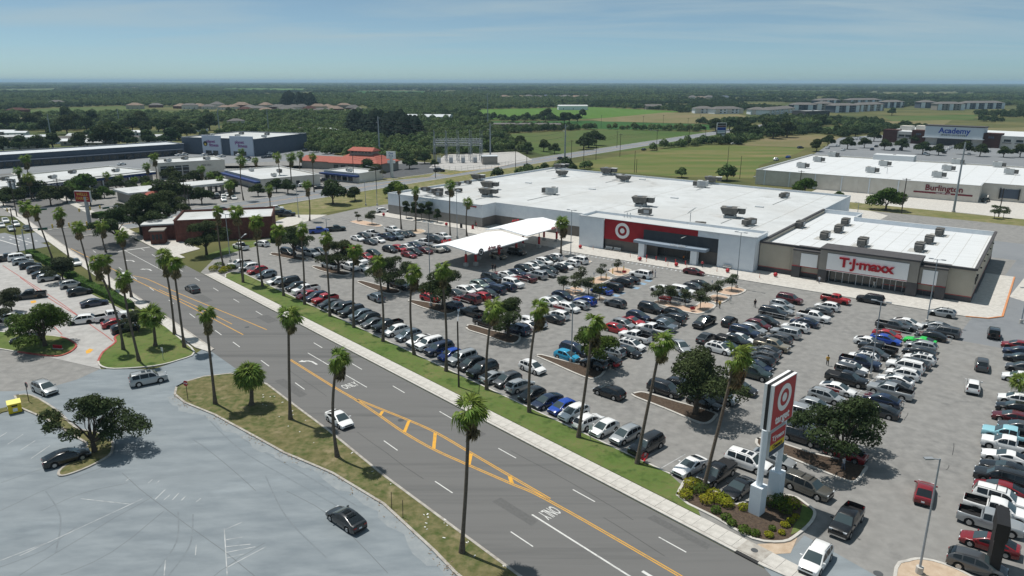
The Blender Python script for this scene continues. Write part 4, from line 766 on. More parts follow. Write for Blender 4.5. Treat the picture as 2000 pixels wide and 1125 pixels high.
# top = hood/belt/deck height from nose to tail; roof = roof line from windscreen foot to rear glass foot
SPEC = {
 'sedan': dict(L=4.85, W=1.86, wb=2.85, r=.345, zb=.20, top=[(2.42, .50), (2.37, .64), (2.1, .74), (1.6, .85), (1.25, .92), (.2, .95), (-1.4, 1.0), (-2.0, 1.05), (-2.33, 1.03), (-2.40, .93), (-2.42, .6)], roof=[(1.35, .93), (.85, 1.19), (.3, 1.41), (-.25, 1.46), (-.95, 1.40), (-1.55, 1.22), (-2.05, 1.05)], ws=(0, 2), rw=(4, 6), sw=[(.82, -.25), (-.33, -1.5)], ztl=.86),
 'coupe': dict(L=4.8, W=1.90, wb=2.8, r=.36, zb=.19, top=[(2.4, .5), (2.33, .68), (2.0, .80), (1.3, .92), (.9, .97), (-.2, .97), (-1.5, 1.02), (-2.2, 1.03), (-2.36, .97), (-2.4, .6)], roof=[(.95, .95), (.5, 1.15), (.0, 1.33), (-.4, 1.37), (-.9, 1.33), (-1.4, 1.2), (-1.95, 1.03)], ws=(0, 2), rw=(4, 6), sw=[(.5, -.7)], ztl=.85),
 'suv': dict(L=4.62, W=1.88, wb=2.72, r=.38, zb=.23, top=[(2.31, .56), (2.27, .74), (2.05, .86), (1.6, .97), (1.25, 1.03), (0, 1.06), (-1.6, 1.13), (-2.2, 1.14), (-2.28, 1.02), (-2.31, .6)], roof=[(1.35, 1.02), (.9, 1.30), (.45, 1.55), (-.1, 1.66), (-1.0, 1.645), (-1.7, 1.55), (-2.0, 1.38), (-2.24, 1.12)], ws=(0, 2), rw=(5, 7), sw=[(.85, -.15), (-.23, -1.1), (-1.2, -1.85)], ztl=1.0, rails=True),
 'bigsuv': dict(L=5.15, W=2.02, wb=2.98, r=.40, zb=.27, top=[(2.57, .66), (2.55, .98), (2.3, 1.08), (1.6, 1.14), (1.3, 1.16), (0, 1.17), (-2.0, 1.2), (-2.47, 1.2), (-2.55, 1.1), (-2.57, .66)], roof=[(1.38, 1.15), (1.05, 1.42), (.72, 1.70), (.3, 1.84), (-1.2, 1.86), (-2.2, 1.80), (-2.34, 1.55), (-2.5, 1.2)], ws=(0, 2), rw=(5, 7), sw=[(1.0, .08), (0, -1.1), (-1.2, -2.15)], ztl=1.12, rails=True),
 'van': dict(L=5.1, W=1.98, wb=3.0, r=.35, zb=.20, top=[(2.55, .58), (2.5, .78), (2.2, .92), (1.7, 1.02), (1.5, 1.05), (0, 1.06), (-1.9, 1.08), (-2.45, 1.1), (-2.52, 1.0), (-2.55, .6)], roof=[(1.75, 1.02), (1.2, 1.32), (.7, 1.58), (.2, 1.72), (-1.2, 1.74), (-2.2, 1.68), (-2.34, 1.45), (-2.48, 1.1)], ws=(0, 2), rw=(5, 7), sw=[(1.15, .12), (.02, -1.1), (-1.2, -2.15)], ztl=1.1),
 'hatch': dict(L=4.25, W=1.79, wb=2.6, r=.32, zb=.19, top=[(2.12, .52), (2.07, .70), (1.8, .84), (1.3, .95), (1.0, 1.0), (0, 1.0), (-1.5, 1.05), (-2.0, 1.05), (-2.09, .95), (-2.12, .58)], roof=[(1.2, .97), (.75, 1.22), (.3, 1.46), (-.1, 1.54), (-.9, 1.53), (-1.45, 1.45), (-1.7, 1.3), (-1.98, 1.05)], ws=(0, 2), rw=(5, 7), sw=[(.75, -.2), (-.28, -1.2)], ztl=.92),
 'jeep': dict(L=4.4, W=1.88, wb=2.75, r=.42, zb=.40, top=[(2.1, .62), (2.08, 1.05), (1.8, 1.10), (.9, 1.14), (.5, 1.15), (-1.9, 1.15), (-2.08, 1.15), (-2.1, .65)], roof=[(.72, 1.13), (.62, 1.40), (.5, 1.70), (.3, 1.80), (-1.2, 1.82), (-1.98, 1.80), (-2.02, 1.5), (-2.07, 1.15)], ws=(0, 2), rw=(5, 7), sw=[(.45, -.3), (-.4, -1.1), (-1.2, -1.9)], ztl=1.05, spare=True, boxy=True),
 'pickup': dict(L=5.8, W=2.02, wb=3.65, r=.41, zb=.32, top=[(2.9, .68), (2.88, 1.02), (2.65, 1.14), (2.0, 1.18), (1.55, 1.2), (-.75, 1.22), (-.76, 1.25), (-2.86, 1.25), (-2.88, 1.2), (-2.9, .62)], roof=[(1.62, 1.18), (1.25, 1.45), (.85, 1.74), (.5, 1.85), (-.2, 1.87), (-.62, 1.82), (-.68, 1.6), (-.74, 1.22)], ws=(0, 2), rw=(5, 7), sw=[(1.15, .2), (.12, -.6)], ztl=1.05, bed=(-.86, -2.82)),
}
SPEC['jeep_pickup'] = dict(SPEC['pickup'], L=5.5, W=1.88, roof=[(1.0, 1.2), (.9, 1.45), (.78, 1.72), (.5, 1.84), (-.2, 1.86), (-.62, 1.84), (-.68, 1.6), (-.74, 1.22)], sw=[(.72, .12), (.02, -.6)], boxy=True)
SPEC['jeep_pickup']['top'] = [(x * 5.5 / 5.8, z) for x, z in SPEC['pickup']['top']]; SPEC['jeep_pickup']['bed'] = (-.86, -2.66)
KINDWORD = {'sedan': 'sedan', 'coupe': 'coupe', 'suv': 'crossover SUV', 'bigsuv': 'large SUV', 'van': 'minivan', 'hatch': 'hatchback', 'jeep': 'boxy off-road SUV', 'pickup': 'pickup truck', 'jeep_pickup': 'boxy off-road pickup', 'tonneau': 'pickup truck with covered bed'}
def car_parts(kind):
    """part name -> list of (mesh builder, material key, smooth)"""
    cover = kind == 'tonneau'; sp = SPEC['pickup' if cover else kind]; L, W, r = sp['L'], sp['W'], sp['r']; H2 = L / 2; wx = sp['wb'] / 2; zb = sp['zb']
    boxy = sp.get('boxy'); fx = wx + (.05 if 'bed' not in sp else .12); rx = -sp['wb'] + fx; ra = r + .07
    xs = {x for x, _ in sp['top']}
    for c in (fx, rx):
        for k in range(9): xs.add(c + ra * math.cos(math.pi * k / 8))
    xs |= {H2 * k / 6 for k in range(-5, 6)}
    if 'bed' in sp: xs |= {sp['bed'][0] + .01, sp['bed'][0], sp['bed'][1], sp['bed'][1] - .01}
    xs = sorted(x for x in xs if abs(x) <= H2); xs = [x for i, x in enumerate(xs) if i == 0 or x - xs[i - 1] > .006]
    def wid(x): return W / 2 * (1 - (.06 if boxy else .13) * (abs(x) / H2) ** 5)
    b = MB(); n = 9
    for x in xs:
        w, zt = wid(x), lerp(sp['top'], x); zo = zb + .08 * max(0, (abs(x) / H2 - .86)) * 7
        for c in (fx, rx):
            if abs(x - c) < ra: zo = max(zo, r + math.sqrt(max(0, ra * ra - (x - c) ** 2)) * .98)
        zo = min(zo, zt - .08); h = zt - zo
        half = [(w - .30, zo), (w - .03, zo), (w, zo + .22 * h), (w + (.0 if boxy else .012), zo + .5 * h), (w - .02, zt - .10 if h > .25 else zo + .7 * h), (w - .055, zt - .03), (w - .12, zt), (w * .5, zt + .022), (0, zt + .03)]
        if 'bed' in sp and sp['bed'][1] <= x <= sp['bed'][0]:
            half[6] = (w - .10, zt)
            if cover: half[7], half[8] = (w * .5, zt + .01), (0, zt + .015)
            else: half[7], half[8] = (w - .13, .74), (0, .74)
        b.v += [(x, y, z) for y, z in half] + [(x, -y, z) for y, z in half]
    S = 2 * n
    for i in range(len(xs) - 1):
        for k in range(n - 1):
            a = i * S + k; bed_face = 'bed' in sp and k >= 6 and sp['bed'][1] - .02 <= xs[i] and xs[i + 1] <= sp['bed'][0] + .02
            mi = 1 if (bed_face or k == 0) else 0
            b.f.append((a, a + 1, a + S + 1, a + S)); b.m.append(mi); a += n; b.f.append((a + S, a + S + 1, a + 1, a)); b.m.append(mi)
    for i, fl in ((0, 1), (len(xs) - 1, 0)):
        q = [i * S + k for k in range(n)] + [i * S + n + k for k in range(n - 1, -1, -1)]; b.f.append(tuple(q if fl else q[::-1])); b.m.append(0)
    b.span(-H2 * .93, H2 * .93, -W / 2 + .22, W / 2 - .22, zb - .04, zb + .34, 1)
    # glasshouse
    ro = sp['roof']; zbelt = lambda x: lerp(sp['top'], x)
    def wtop(x, z): return wid(x) - .06 - max(0, z - zbelt(x)) * (.10 if boxy else .30)
    o = len(b.v)
    for i, (x, z) in enumerate(ro):
        zl = min(zbelt(x) - .02, z - .01); wb_ = wid(x) - .05; wt = wtop(x, z)
        half = [(wb_, zl), (wb_ + (wt - wb_) * .55, zl + (z - zl) * .6), (wt, z - .05 * min(1, (z - zl) * 4)), (wt - .07, z), (wt * .5, z + .018), (0, z + .024)]
        b.v += [(x, y, q) for y, q in half] + [(x, -y, q) for y, q in half]
    for i in range(len(ro) - 1):
        for k in range(5):
            a = o + i * 12 + k; b.f.append((a + 12, a + 13, a + 1, a)); b.m.append(0); a += 6; b.f.append((a, a + 1, a + 13, a + 12)); b.m.append(0)
    P_ = {'body': [(b, None, True)]}
    def zroof(x): return lerp(ro, x)
    def glass(i0, i1, sgn):
        g = MB(); rows = []
        seg = ro[i0:i1 + 1]
        for j, (x, z) in enumerate(seg):
            f = j / (len(seg) - 1); e = .05 if j == 0 else -.03 if j == len(seg) - 1 else 0
            nx, nz_ = (seg[-1][1] - seg[0][1]), (seg[0][0] - seg[-1][0]); l = math.hypot(nx, nz_) or 1
            if sgn < 0: nx, nz_ = nx, nz_
            ww = max(.2, wtop(x, z) - .10); ux, uz = nx / l * .016, nz_ / l * .016
            if nz_ < 0: ux, uz = -ux, -uz
            rows.append([(x + ux, y * ww, z + uz + .022 - .022 * abs(y) ** 2) for y in (-1, -.5, 0, .5, 1)])
        for q in rows: g.v += q
        for j in range(len(rows) - 1):
            for k in range(4): a = j * 5 + k; g.f.append((a, a + 5, a + 6, a + 1) if True else None); g.m.append(0)
        return g
    P_['windscreen'] = [(glass(*sp['ws'], 1), 'glass_screen', True)]; P_['rear_window'] = [(glass(*sp['rw'], -1), 'glass_dark', True)]
    sw = []
    for s in (1, -1):
        for x0, x1 in sp['sw']:
            g = MB(); m_ = 5
            for k in range(m_):
                x = x0 + (x1 - x0) * k / (m_ - 1); zl = zbelt(x) + .015; zh = max(zl + .02, zroof(x) - .085); wb_ = wid(x) - .05; zr_ = zroof(x); wt = wtop(x, zr_); zl0 = zbelt(x) - .02
                for z in (zl, (zl + zh) / 2, zh):
                    f = (z - zl0) / max(.05, zr_ - .05 - zl0); y = wb_ + (wt - wb_) * (f * .55 / .6 if f < .6 else .55 + (f - .6) / .4 * .45); g.v.append((x, s * (y + .014), z))
            for k in range(m_ - 1):
                for j in range(2): a = k * 3 + j; g.f.append((a, a + 3, a + 4, a + 1) if s < 0 else (a + 1, a + 4, a + 3, a)); g.m.append(0)
            sw.append((g, 'glass_dark', True))
    P_['side_window'] = sw
    zf = lerp(sp['top'], H2 - .12); we = wid(H2 - .1)
    P_['headlight'] = [(MB().box(H2 - .13, s * (we - .26), zf - .07, .26, .38, .12, -s * .12), 'lamp_clear', False) for s in (1, -1)]
    zt = sp['ztl']; we = wid(-H2 + .08)
    P_['taillight'] = [(MB().box(-H2 + .09, s * (we - .12 if sp.get('rails') or 'bed' in sp or boxy else we - .22), zt - .08, .2, .16 if (sp.get('rails') or 'bed' in sp or boxy) else .36, .24 if (sp.get('rails') or 'bed' in sp) else .14), 'lamp_red', False) for s in (1, -1)]
    P_['grille'] = [(MB().box(H2 - .025, 0, zf - .17 if zf > .8 else zf - .12, .08, W * .52, .26 if zf > .8 else .14), 'trim_black', False)]
    P_['bumper'] = [(MB().box(H2 - .06, 0, zb + .12, .16, W * .78, .14), 'chrome' if 'bed' in sp else 'trim_black', False), (MB().box(-H2 + .05, 0, zb + .14, .14, W * .8, .16), 'chrome' if 'bed' in sp else 'trim_black', False)]
    P_['licence_plate'] = [(MB().box(-H2 - .002, 0, .62 if 'bed' not in sp else .58, .05, .32, .16), 'plate', False)]
    xm = ro[0][0] - .28
    P_['door_mirror'] = [(MB().box(xm, s * (wid(xm) + .08), zbelt(xm) + .10, .12, .22, .15), None, False) for s in (1, -1)]
    if sp.get('rails'): P_['roof_rail'] = [(MB().tube([(ro[3][0] + .1, s * (wtop(*ro[3]) - .05), ro[3][1] + .02), (ro[3][0], s * (wtop(*ro[3]) - .05), ro[3][1] + .07), (ro[5][0], s * (wtop(*ro[5]) - .05), ro[5][1] + .07), (ro[5][0] - .08, s * (wtop(*ro[5]) - .05), ro[5][1])], .018, 4), 'trim_black', False) for s in (1, -1)]
    if sp.get('spare'): P_['spare_wheel'] = [(MB().tube([(-H2 - .02, .1, 1.0), (-H2 - .25, .1, 1.0)], .39, 14), 'tyre', True)]
    if cover: P_['bed_cover'] = [(MB().box(-1.84, 0, 1.272, 1.94, W - .24, .03), 'trim_black', False)]
    P_['_wheel'] = [(fx, W / 2 - .11), (fx, -W / 2 + .11), (rx, W / 2 - .11), (rx, -W / 2 + .11)]; P_['_r'] = r
    return P_
CARS = {}
def proto(kind):
    if kind in CARS: return CARS[kind]
    P_ = car_parts(kind); out = {}
    for k, lst in P_.items():
        if k[0] == '_': continue
        out[k] = [(b.mesh(k, [M['paint_white'], M['trim_black']] if mk is None else M[mk], sm, 32), mk is None) for b, mk, sm in lst]
    r = P_['_r']; t = MB().tube([(0, -.11, 0), (0, -.115, 0), (0, .115, 0), (0, .11, 0)], [r * .9, r, r, r * .9], 16)
    rim = MB()
    for s in (-1, 1):
        rim.tube([(0, s * .09, 0), (0, s * .122, 0)], [r * .66, r * .62], 14)
        for k in range(5):
            a = 2 * math.pi * k / 5; rim.box(r * .32 * math.cos(a), s * .124, r * .32 * math.sin(a), .06, .01, .06)
    out['_wheel'] = (t.mesh('wheel', M['tyre'], True), rim.mesh('rim', M['rim'], True), P_['_wheel'], r)
    CARS[kind] = out; return out
_pm = {}
def painted(me, c):
    """the same mesh in another paint, shared by all cars of that kind and colour"""
    if (me.name, c) not in _pm:
        q = me.copy(); q.materials[0] = M['paint_' + c]; _pm[(me.name, c)] = q
    return _pm[(me.name, c)]
FULL = ('body', 'windscreen', 'rear_window', 'side_window', 'headlight', 'taillight', 'grille', 'bumper', 'licence_plate', 'door_mirror', 'roof_rail', 'spare_wheel', 'bed_cover')
n_car = 0
def car(x, y, kind, colr, ang, label, group, roof=None, open_hatch=False, name='parked_car', detail=None):
    global n_car; n_car += 1
    pr = proto(kind); d = math.hypot(x, y)
    t = thing(name, label, 'truck' if kind in ('pickup', 'tonneau', 'jeep_pickup') else 'van' if kind == 'van' else 'car', (x, y, .0), R(ang), group)
    t.scale = (rnd.uniform(.97, 1.03), rnd.uniform(.98, 1.02), rnd.uniform(.97, 1.03))
    lev = detail if detail is not None else 2 if d < 125 else 1 if d < 230 else 0
    for k in FULL:
        if k not in pr: continue
        if lev < 2 and k in ('licence_plate', 'bumper', 'roof_rail', 'grille', 'door_mirror'): continue
        if lev < 1 and k in ('headlight', 'taillight', 'spare_wheel'): continue
        for me, pt in pr[k]: put(k, painted(me, colr) if pt else me, t)
    wm, rm, pos, r = pr['_wheel']
    for px, py in pos:
        w = put('wheel', wm, t, (px, py, r))
        if lev == 2: put('rim', rm, w)
    rz_ = SPEC['pickup' if kind == 'tonneau' else kind]['roof']
    if roof:
        sp = SPEC[kind]; x0, x1 = rz_[2][0] - .25, rz_[5][0] + .1 if len(rz_) > 6 else rz_[4][0]
        if roof == 'panel':      # glass roof panels
            for xa, xb in (((x0, x0 - .55), (x0 - .75, x0 - 1.3))): MB().box((xa + xb) / 2, 0, lerp(rz_, (xa + xb) / 2) + .035, abs(xa - xb), .8, .02).build('sunroof', M['glass_dark'], t)
        elif roof == 'bars':
            for xx in (x0 - .1, x0 - 1.0): MB().box(xx, 0, lerp(rz_, xx) + .10, .06, sp['W'] * .62, .04).build('roof_bar', M['trim_black'], t)
        else: MB().box((x0 + x1) / 2, 0, lerp(rz_, (x0 + x1) / 2) + .02, abs(x0 - x1), sp['W'] * .62, .035).build('roof_panel', M[roof], t)
    if open_hatch:
        MB().add([(-1.75, .6, 1.62), (-1.75, -.6, 1.62), (-2.55, -.55, 1.98), (-2.55, .55, 1.98), (-1.75, .6, 1.56), (-1.75, -.6, 1.56), (-2.55, -.55, 1.92), (-2.55, .55, 1.92)], [(0, 1, 2, 3), (7, 6, 5, 4), (1, 5, 6, 2), (3, 2, 6, 7), (0, 3, 7, 4)]).build('open_tailgate', M['paint_' + colr], t)
    return t
ORD = ['first', 'second', 'third', 'fourth', 'fifth', 'sixth', 'seventh', 'eighth', 'ninth', 'tenth', 'eleventh', 'twelfth', 'thirteenth', 'fourteenth', 'fifteenth', 'sixteenth', 'seventeenth', 'eighteenth', 'nineteenth', 'twentieth'] + ['%d%s' % (k, {1: 'st', 2: 'nd', 3: 'rd'}.get(k % 10, 'th')) for k in range(21, 60)]
KIND = {'s': 'sedan', 'c': 'coupe', 'u': 'suv', 'U': 'bigsuv', 'v': 'van', 'h': 'hatch', 'j': 'jeep', 'p': 'pickup', 't': 'tonneau', 'J': 'jeep_pickup'}
CK = {'w': 'white', 'k': 'black', 'g': 'grey', 's': 'silver', 'r': 'red', 'm': 'maroon', 'n': 'navy', 'b': 'blue', 'l': 'lightblue', 'G': 'green', 't': 'tan', 'c': 'charcoal', 'e': 'steel', 'a': 'sage', 'q': 'turquoise', 'd': 'darkgreen', 'i': 'beige', 'o': 'darkred'}
def row(cars, ang, where, group, back=None):
    """code: kind, colour, R/L = nose with/against ang, p/b roof extras, h open tailgate"""
    seen = {}
    for x, y, c in cars:
        k = c[:2]; seen.setdefault(k, []).append((x, y, c))
    cnt = {}
    for x, y, c in cars:
        k, q = KIND[c[0]], CK[c[1]]; n = len(seen[c[:2]]); i = cnt[c[:2]] = cnt.get(c[:2], 0) + 1
        which = '' if n == 1 else ('%s ' % ORD[i - 1])
        lab = '%s%s %s %s' % (which, WORD.get(q, q), KINDWORD[k], where)
        if n == 1: lab = 'only ' + lab
        car(x, y, k, q, ang + (180 if 'L' in c[2:] else 0) + rnd.uniform(-1.5, 1.5), lab, group, 'panel' if 'p' in c[2:] else 'bars' if 'b' in c[2:] else None, 'h' in c[2:])
CAR_A = -41
gA = 'cars parked noses to the grass strip'
row([(-65.3,167.3,'pw'), (-62.1,164.3,'uw'), (-59.2,161.4,'ur'), (-55.9,157.8,'ue'), (-51.7,152.5,'sw'), (-49.0,151.3,'Uk'), (-46.1,147.6,'uk'), (-43.4,145.2,'pw'), (-42.0,141.8,'sr'), (-39.9,140.4,'un'), (-37.6,138.2,'Jr'), (-36.0,135.8,'sg'), (-34.2,133.4,'ug'), (-32.6,132.4,'jk'), (-30.6,130.5,'Uk'), (-28.5,128.6,'ue'), (-26.7,126.5,'uk'), (-25.2,124.1,'sg'), (-22.4,122.4,'pk'),
     (-20.4,119.6,'uw'), (-17.9,117.2,'ue'), (-15.7,114.9,'sw'), (-13.8,112.9,'Uw'), (-11.9,110.5,'Un'), (-9.9,108.2,'hb'), (-7.9,106.5,'Us'), (-6.2,104.1,'uk'), (-4.4,101.6,'Uk'), (-2.6,99.2,'ssL'), (-0.6,97.9,'ug'), (1.2,95.9,'usL'), (2.9,93.0,'hc'), (4.9,90.8,'sn'), (6.9,88.9,'hb'), (8.3,87.1,'uw'), (10.0,84.6,'uwL'), (11.8,82.7,'hw'), (14.3,80.9,'us'), (16.4,78.2,'Uc')],
    222.3, 'in the grass strip row from its far end', gA)
gS = 'cars parked beside the tall store sign'
row([(20.5,73.4,'cw'), (23.1,71.7,'tk'), (24.7,68.8,'ck')], 222.3, 'parked just left of the tall store sign', gS)
row([(27.4,74.2,'Uwp'), (30.7,75.1,'ss')], CAR_A, 'parked behind the posts of the tall store sign', gS)
# interior double rows
g8 = 'cars in the last double row before the exit lane'
row([(72.6,124.4,'sw'), (70.9,122.7,'sg'), (68.8,122.4,'pg'), (65.6,118.0,'sr'), (64.2,115.7,'sb'), (60.7,114.4,'sw'), (60.5,111.0,'pkL'), (58.8,108.7,'ug'), (56.3,107.1,'uwLp'), (54.7,104.9,'pn'), (52.4,102.6,'uwp'), (51.4,100.8,'jg'), (49.6,98.3,'tk'), (46.9,95.0,'sw'), (44.1,92.3,'us'), (41.5,89.5,'hs'), (39.1,86.5,'js'), (37.0,84.3,'se'), (36.0,80.5,'Ucb')],
    CAR_A, 'left half of the green coupe row, from store', g8)
row([(76.8,122.7,'ssL'), (76.1,119.1,'UgL'), (73.0,117.5,'skL'), (69.6,114.9,'cGL'), (68.3,112.2,'usL'), (66.6,109.6,'scL'), (65.1,106.7,'uwLp'), (63.1,104.9,'sgL'), (61.0,103.3,'UwL'), (59.1,100.4,'uwL'), (56.8,98.1,'swL'), (55.4,96.0,'sgL'), (54.0,94.1,'psL'), (51.4,91.3,'snL'), (49.4,87.9,'scL'), (39.7,76.4,'soL')],
    CAR_A, 'right half of the green coupe row, from store', g8)
g7 = 'cars in the double row facing the shop with the red lettering'
row([(56.3,138.9,'Um'), (53.5,135.4,'us'), (52.0,131.8,'us'), (49.9,129.9,'Uk'), (46.9,125.0,'uc'), (44.7,123.0,'um'), (43.0,120.7,'us'), (40.9,118.8,'Un'), (39.3,115.9,'sw'), (37.6,114.4,'tk'), (36.1,111.7,'sn'), (34.3,111.0,'uwp'), (26.6,97.3,'uw'), (24.5,95.9,'uk'), (22.0,94.6,'Uc')],
    CAR_A, 'left half of the largest oak row, from store', g7)
row([(65.6,138.9,'Jr'), (61.9,134.1,'uwL'), (59.3,131.5,'sgL'), (56.6,127.7,'pw'), (53.8,124.7,'snL'), (51.0,121.8,'uwLp'), (48.1,118.6,'UsL'), (45.6,115.4,'ugL'), (43.5,112.5,'tt'), (41.7,110.1,'sgL'), (40.4,107.6,'ugLb'), (39.0,105.2,'ucL'), (38.0,103.5,'sn'), (36.4,100.6,'pd'), (32.9,95.0,'uc'), (29.3,92.0,'us'), (26.5,90.3,'sk')],
    CAR_A, 'right half of the largest oak row, from store', g7)
g6 = 'cars in the double row behind the yellow-green oak'
row([(27.0,132.4,'Uk'), (23.8,128.0,'un'), (22.3,125.0,'cr'), (20.3,123.3,'us'), (18.6,121.0,'hr'), (10.3,110.5,'vn'), (8.9,107.8,'hq')], CAR_A, 'left half of the yellowish oak row, from store', g6)
row([(31.2,129.6,'uk'), (29.7,126.2,'UcL'), (28.5,124.7,'sg'), (27.0,122.4,'pe'), (24.9,120.2,'pwL'), (23.1,118.3,'ugL'), (21.3,116.5,'pwL'), (20.1,112.7,'uwp'), (18.8,109.8,'sk'), (16.3,109.4,'usL'), (15.1,106.0,'skL'), (12.9,104.3,'ukLh')], CAR_A, 'right half of the yellowish oak row, from store', g6)
g5 = 'cars in the short row beside the gravel islands'
row([(10.5,141.1,'un'), (9.0,138.2,'ss'), (7.4,136.8,'hw'), (3.3,124.4,'uw'), (-7.4,129.9,'pkL')], CAR_A, 'left half of the gravel island row, from store', g5)
row([(14.8,137.5,'ubL'), (13.2,135.1,'usL'), (11.1,133.1,'uw'), (8.7,128.6,'uwL'), (7.6,126.5,'skL'), (4.3,123.8,'uwL'), (2.7,122.7,'swL'), (1.0,120.2,'UnL'), (-4.4,123.8,'pk')], CAR_A, 'right half of the gravel island row, from store', g5)
g4 = 'cars in the double row beside the white canopy'
row([(10.7,175.1,'uwL'), (9.9,171.9,'uk'), (7.9,170.3,'uw'), (6.1,167.8,'ss'), (4.7,164.8,'uw'), (2.8,163.3,'uk'), (1.3,160.0,'sn'), (-1.0,157.8,'sw'), (-4.5,154.7,'Ukh'), (-5.6,151.7,'sn'), (-7.0,149.6,'ua'), (-8.0,146.8,'sw'), (-9.7,144.8,'uw'), (-11.7,142.6,'sk'), (-16.6,139.6,'urh')], CAR_A, 'canopy half of the row by the canopy, from store', g4)
row([(16.4,171.4,'UwL'), (14.4,168.8,'uwL'), (12.5,166.3,'sw'), (11.1,163.8,'ukL'), (8.8,161.9,'uc'), (8.0,159.1,'sg'), (5.8,157.3,'UsL'), (3.4,154.7,'smL'), (0.3,150.4,'Uw'), (-1.1,147.6,'unL'), (-3.4,145.6,'UnL'), (-4.7,142.9,'sk'), (-6.4,140.7,'urL'), (-8.3,138.6,'UmL'), (-11.5,134.4,'unL')], CAR_A, 'lane half of the row by the canopy, from store', g4)
g3 = 'cars in the rows left of the white canopy'
row([(-19.6,199.3,'pw'), (-21.5,195.1,'Uc'), (-24.0,191.2,'pwL'), (-26.3,188.6,'sn'), (-27.8,186.2,'sw'), (-29.7,184.3,'ur'), (-31.9,183.1,'uc'), (-35.3,178.5,'ud'), (-36.7,175.7,'sr')], CAR_A, 'upper line left of the canopy, from store', g3)
row([(-18.2,184.3,'sk'), (-20.2,183.7,'pi'), (-22.5,182.0,'sm'), (-25.0,180.2,'uc'), (-26.1,177.4,'so'), (-37.7,170.9,'pw'), (-35.7,164.3,'sw'), (-38.4,164.8,'pw'), (-43.2,165.8,'psL'), (-24.1,148.8,'pk')], CAR_A, 'lower line left of the canopy, from store', g3)
g2 = 'cars in the far rows below the corner of the store'
row([(-29.8,203.5,'sk'), (-31.3,202.1,'uk'), (-32.9,199.3,'pe'), (-35.3,198.6,'pn'), (-37.1,195.1,'sw'), (-38.9,192.5,'sc')], CAR_A, 'nearer line of the far rows, from store', g2)
row([(-35.3,208.7,'pw'), (-40.6,203.5,'pwL'), (-42.1,200.0,'uk'), (-43.3,197.2,'sw'), (-43.3,185.5,'sr'), (-49.3,180.2,'ug'), (-51.3,178.5,'ps'), (-55.1,183.7,'sn'), (-57.7,180.2,'vk')], CAR_A, 'farther line of the far rows, from store', g2)
g9 = 'cars parked along the right edge lane'
row([(84.9,112.7,'soL'), (83.2,109.8,'snL'), (81.5,106.9,'scL'), (78.9,102.8,'ugL'), (75.9,99.0,'uwL'), (70.2,91.3,'uwL'), (68.4,88.7,'skL'), (66.1,85.9,'smL'), (65.0,83.0,'sgL'), (62.1,80.7,'plL'), (60.3,78.2,'pwL'), (58.1,75.5,'cwL'), (56.4,73.0,'ckL'), (54.5,70.8,'UcL'), (53.0,68.6,'soL'), (51.6,66.5,'Uwb'), (49.9,64.6,'pw'), (48.0,62.6,'ps'), (45.8,59.2,'soL'), (42.6,56.0,'ug')],
    CAR_A + 4, 'along the right edge lane from far end', g9)
gB = 'cars in the accessible bays by the store entrance'
row([(29.5,158.2,'UwL'), (26.2,153.8,'skL'), (24.2,151.3,'UkL'), (21.3,147.2,'UkL'), (19.0,145.2,'sbL')], CAR_A, 'in bays beside gravel islands, from entrance', gB)
row([(41.2,150.4,'sk'), (39.0,147.6,'ug'), (36.0,144.8,'Uw'), (34.2,140.4,'se'), (31.6,146.8,'hwL')], CAR_A, 'in bays opposite entrance doors, from store', gB)
def drive(x, y, k, q, ang, lab, roof=None): car(x, y, k, q, ang, lab, 'cars driving', roof, name='moving_car')
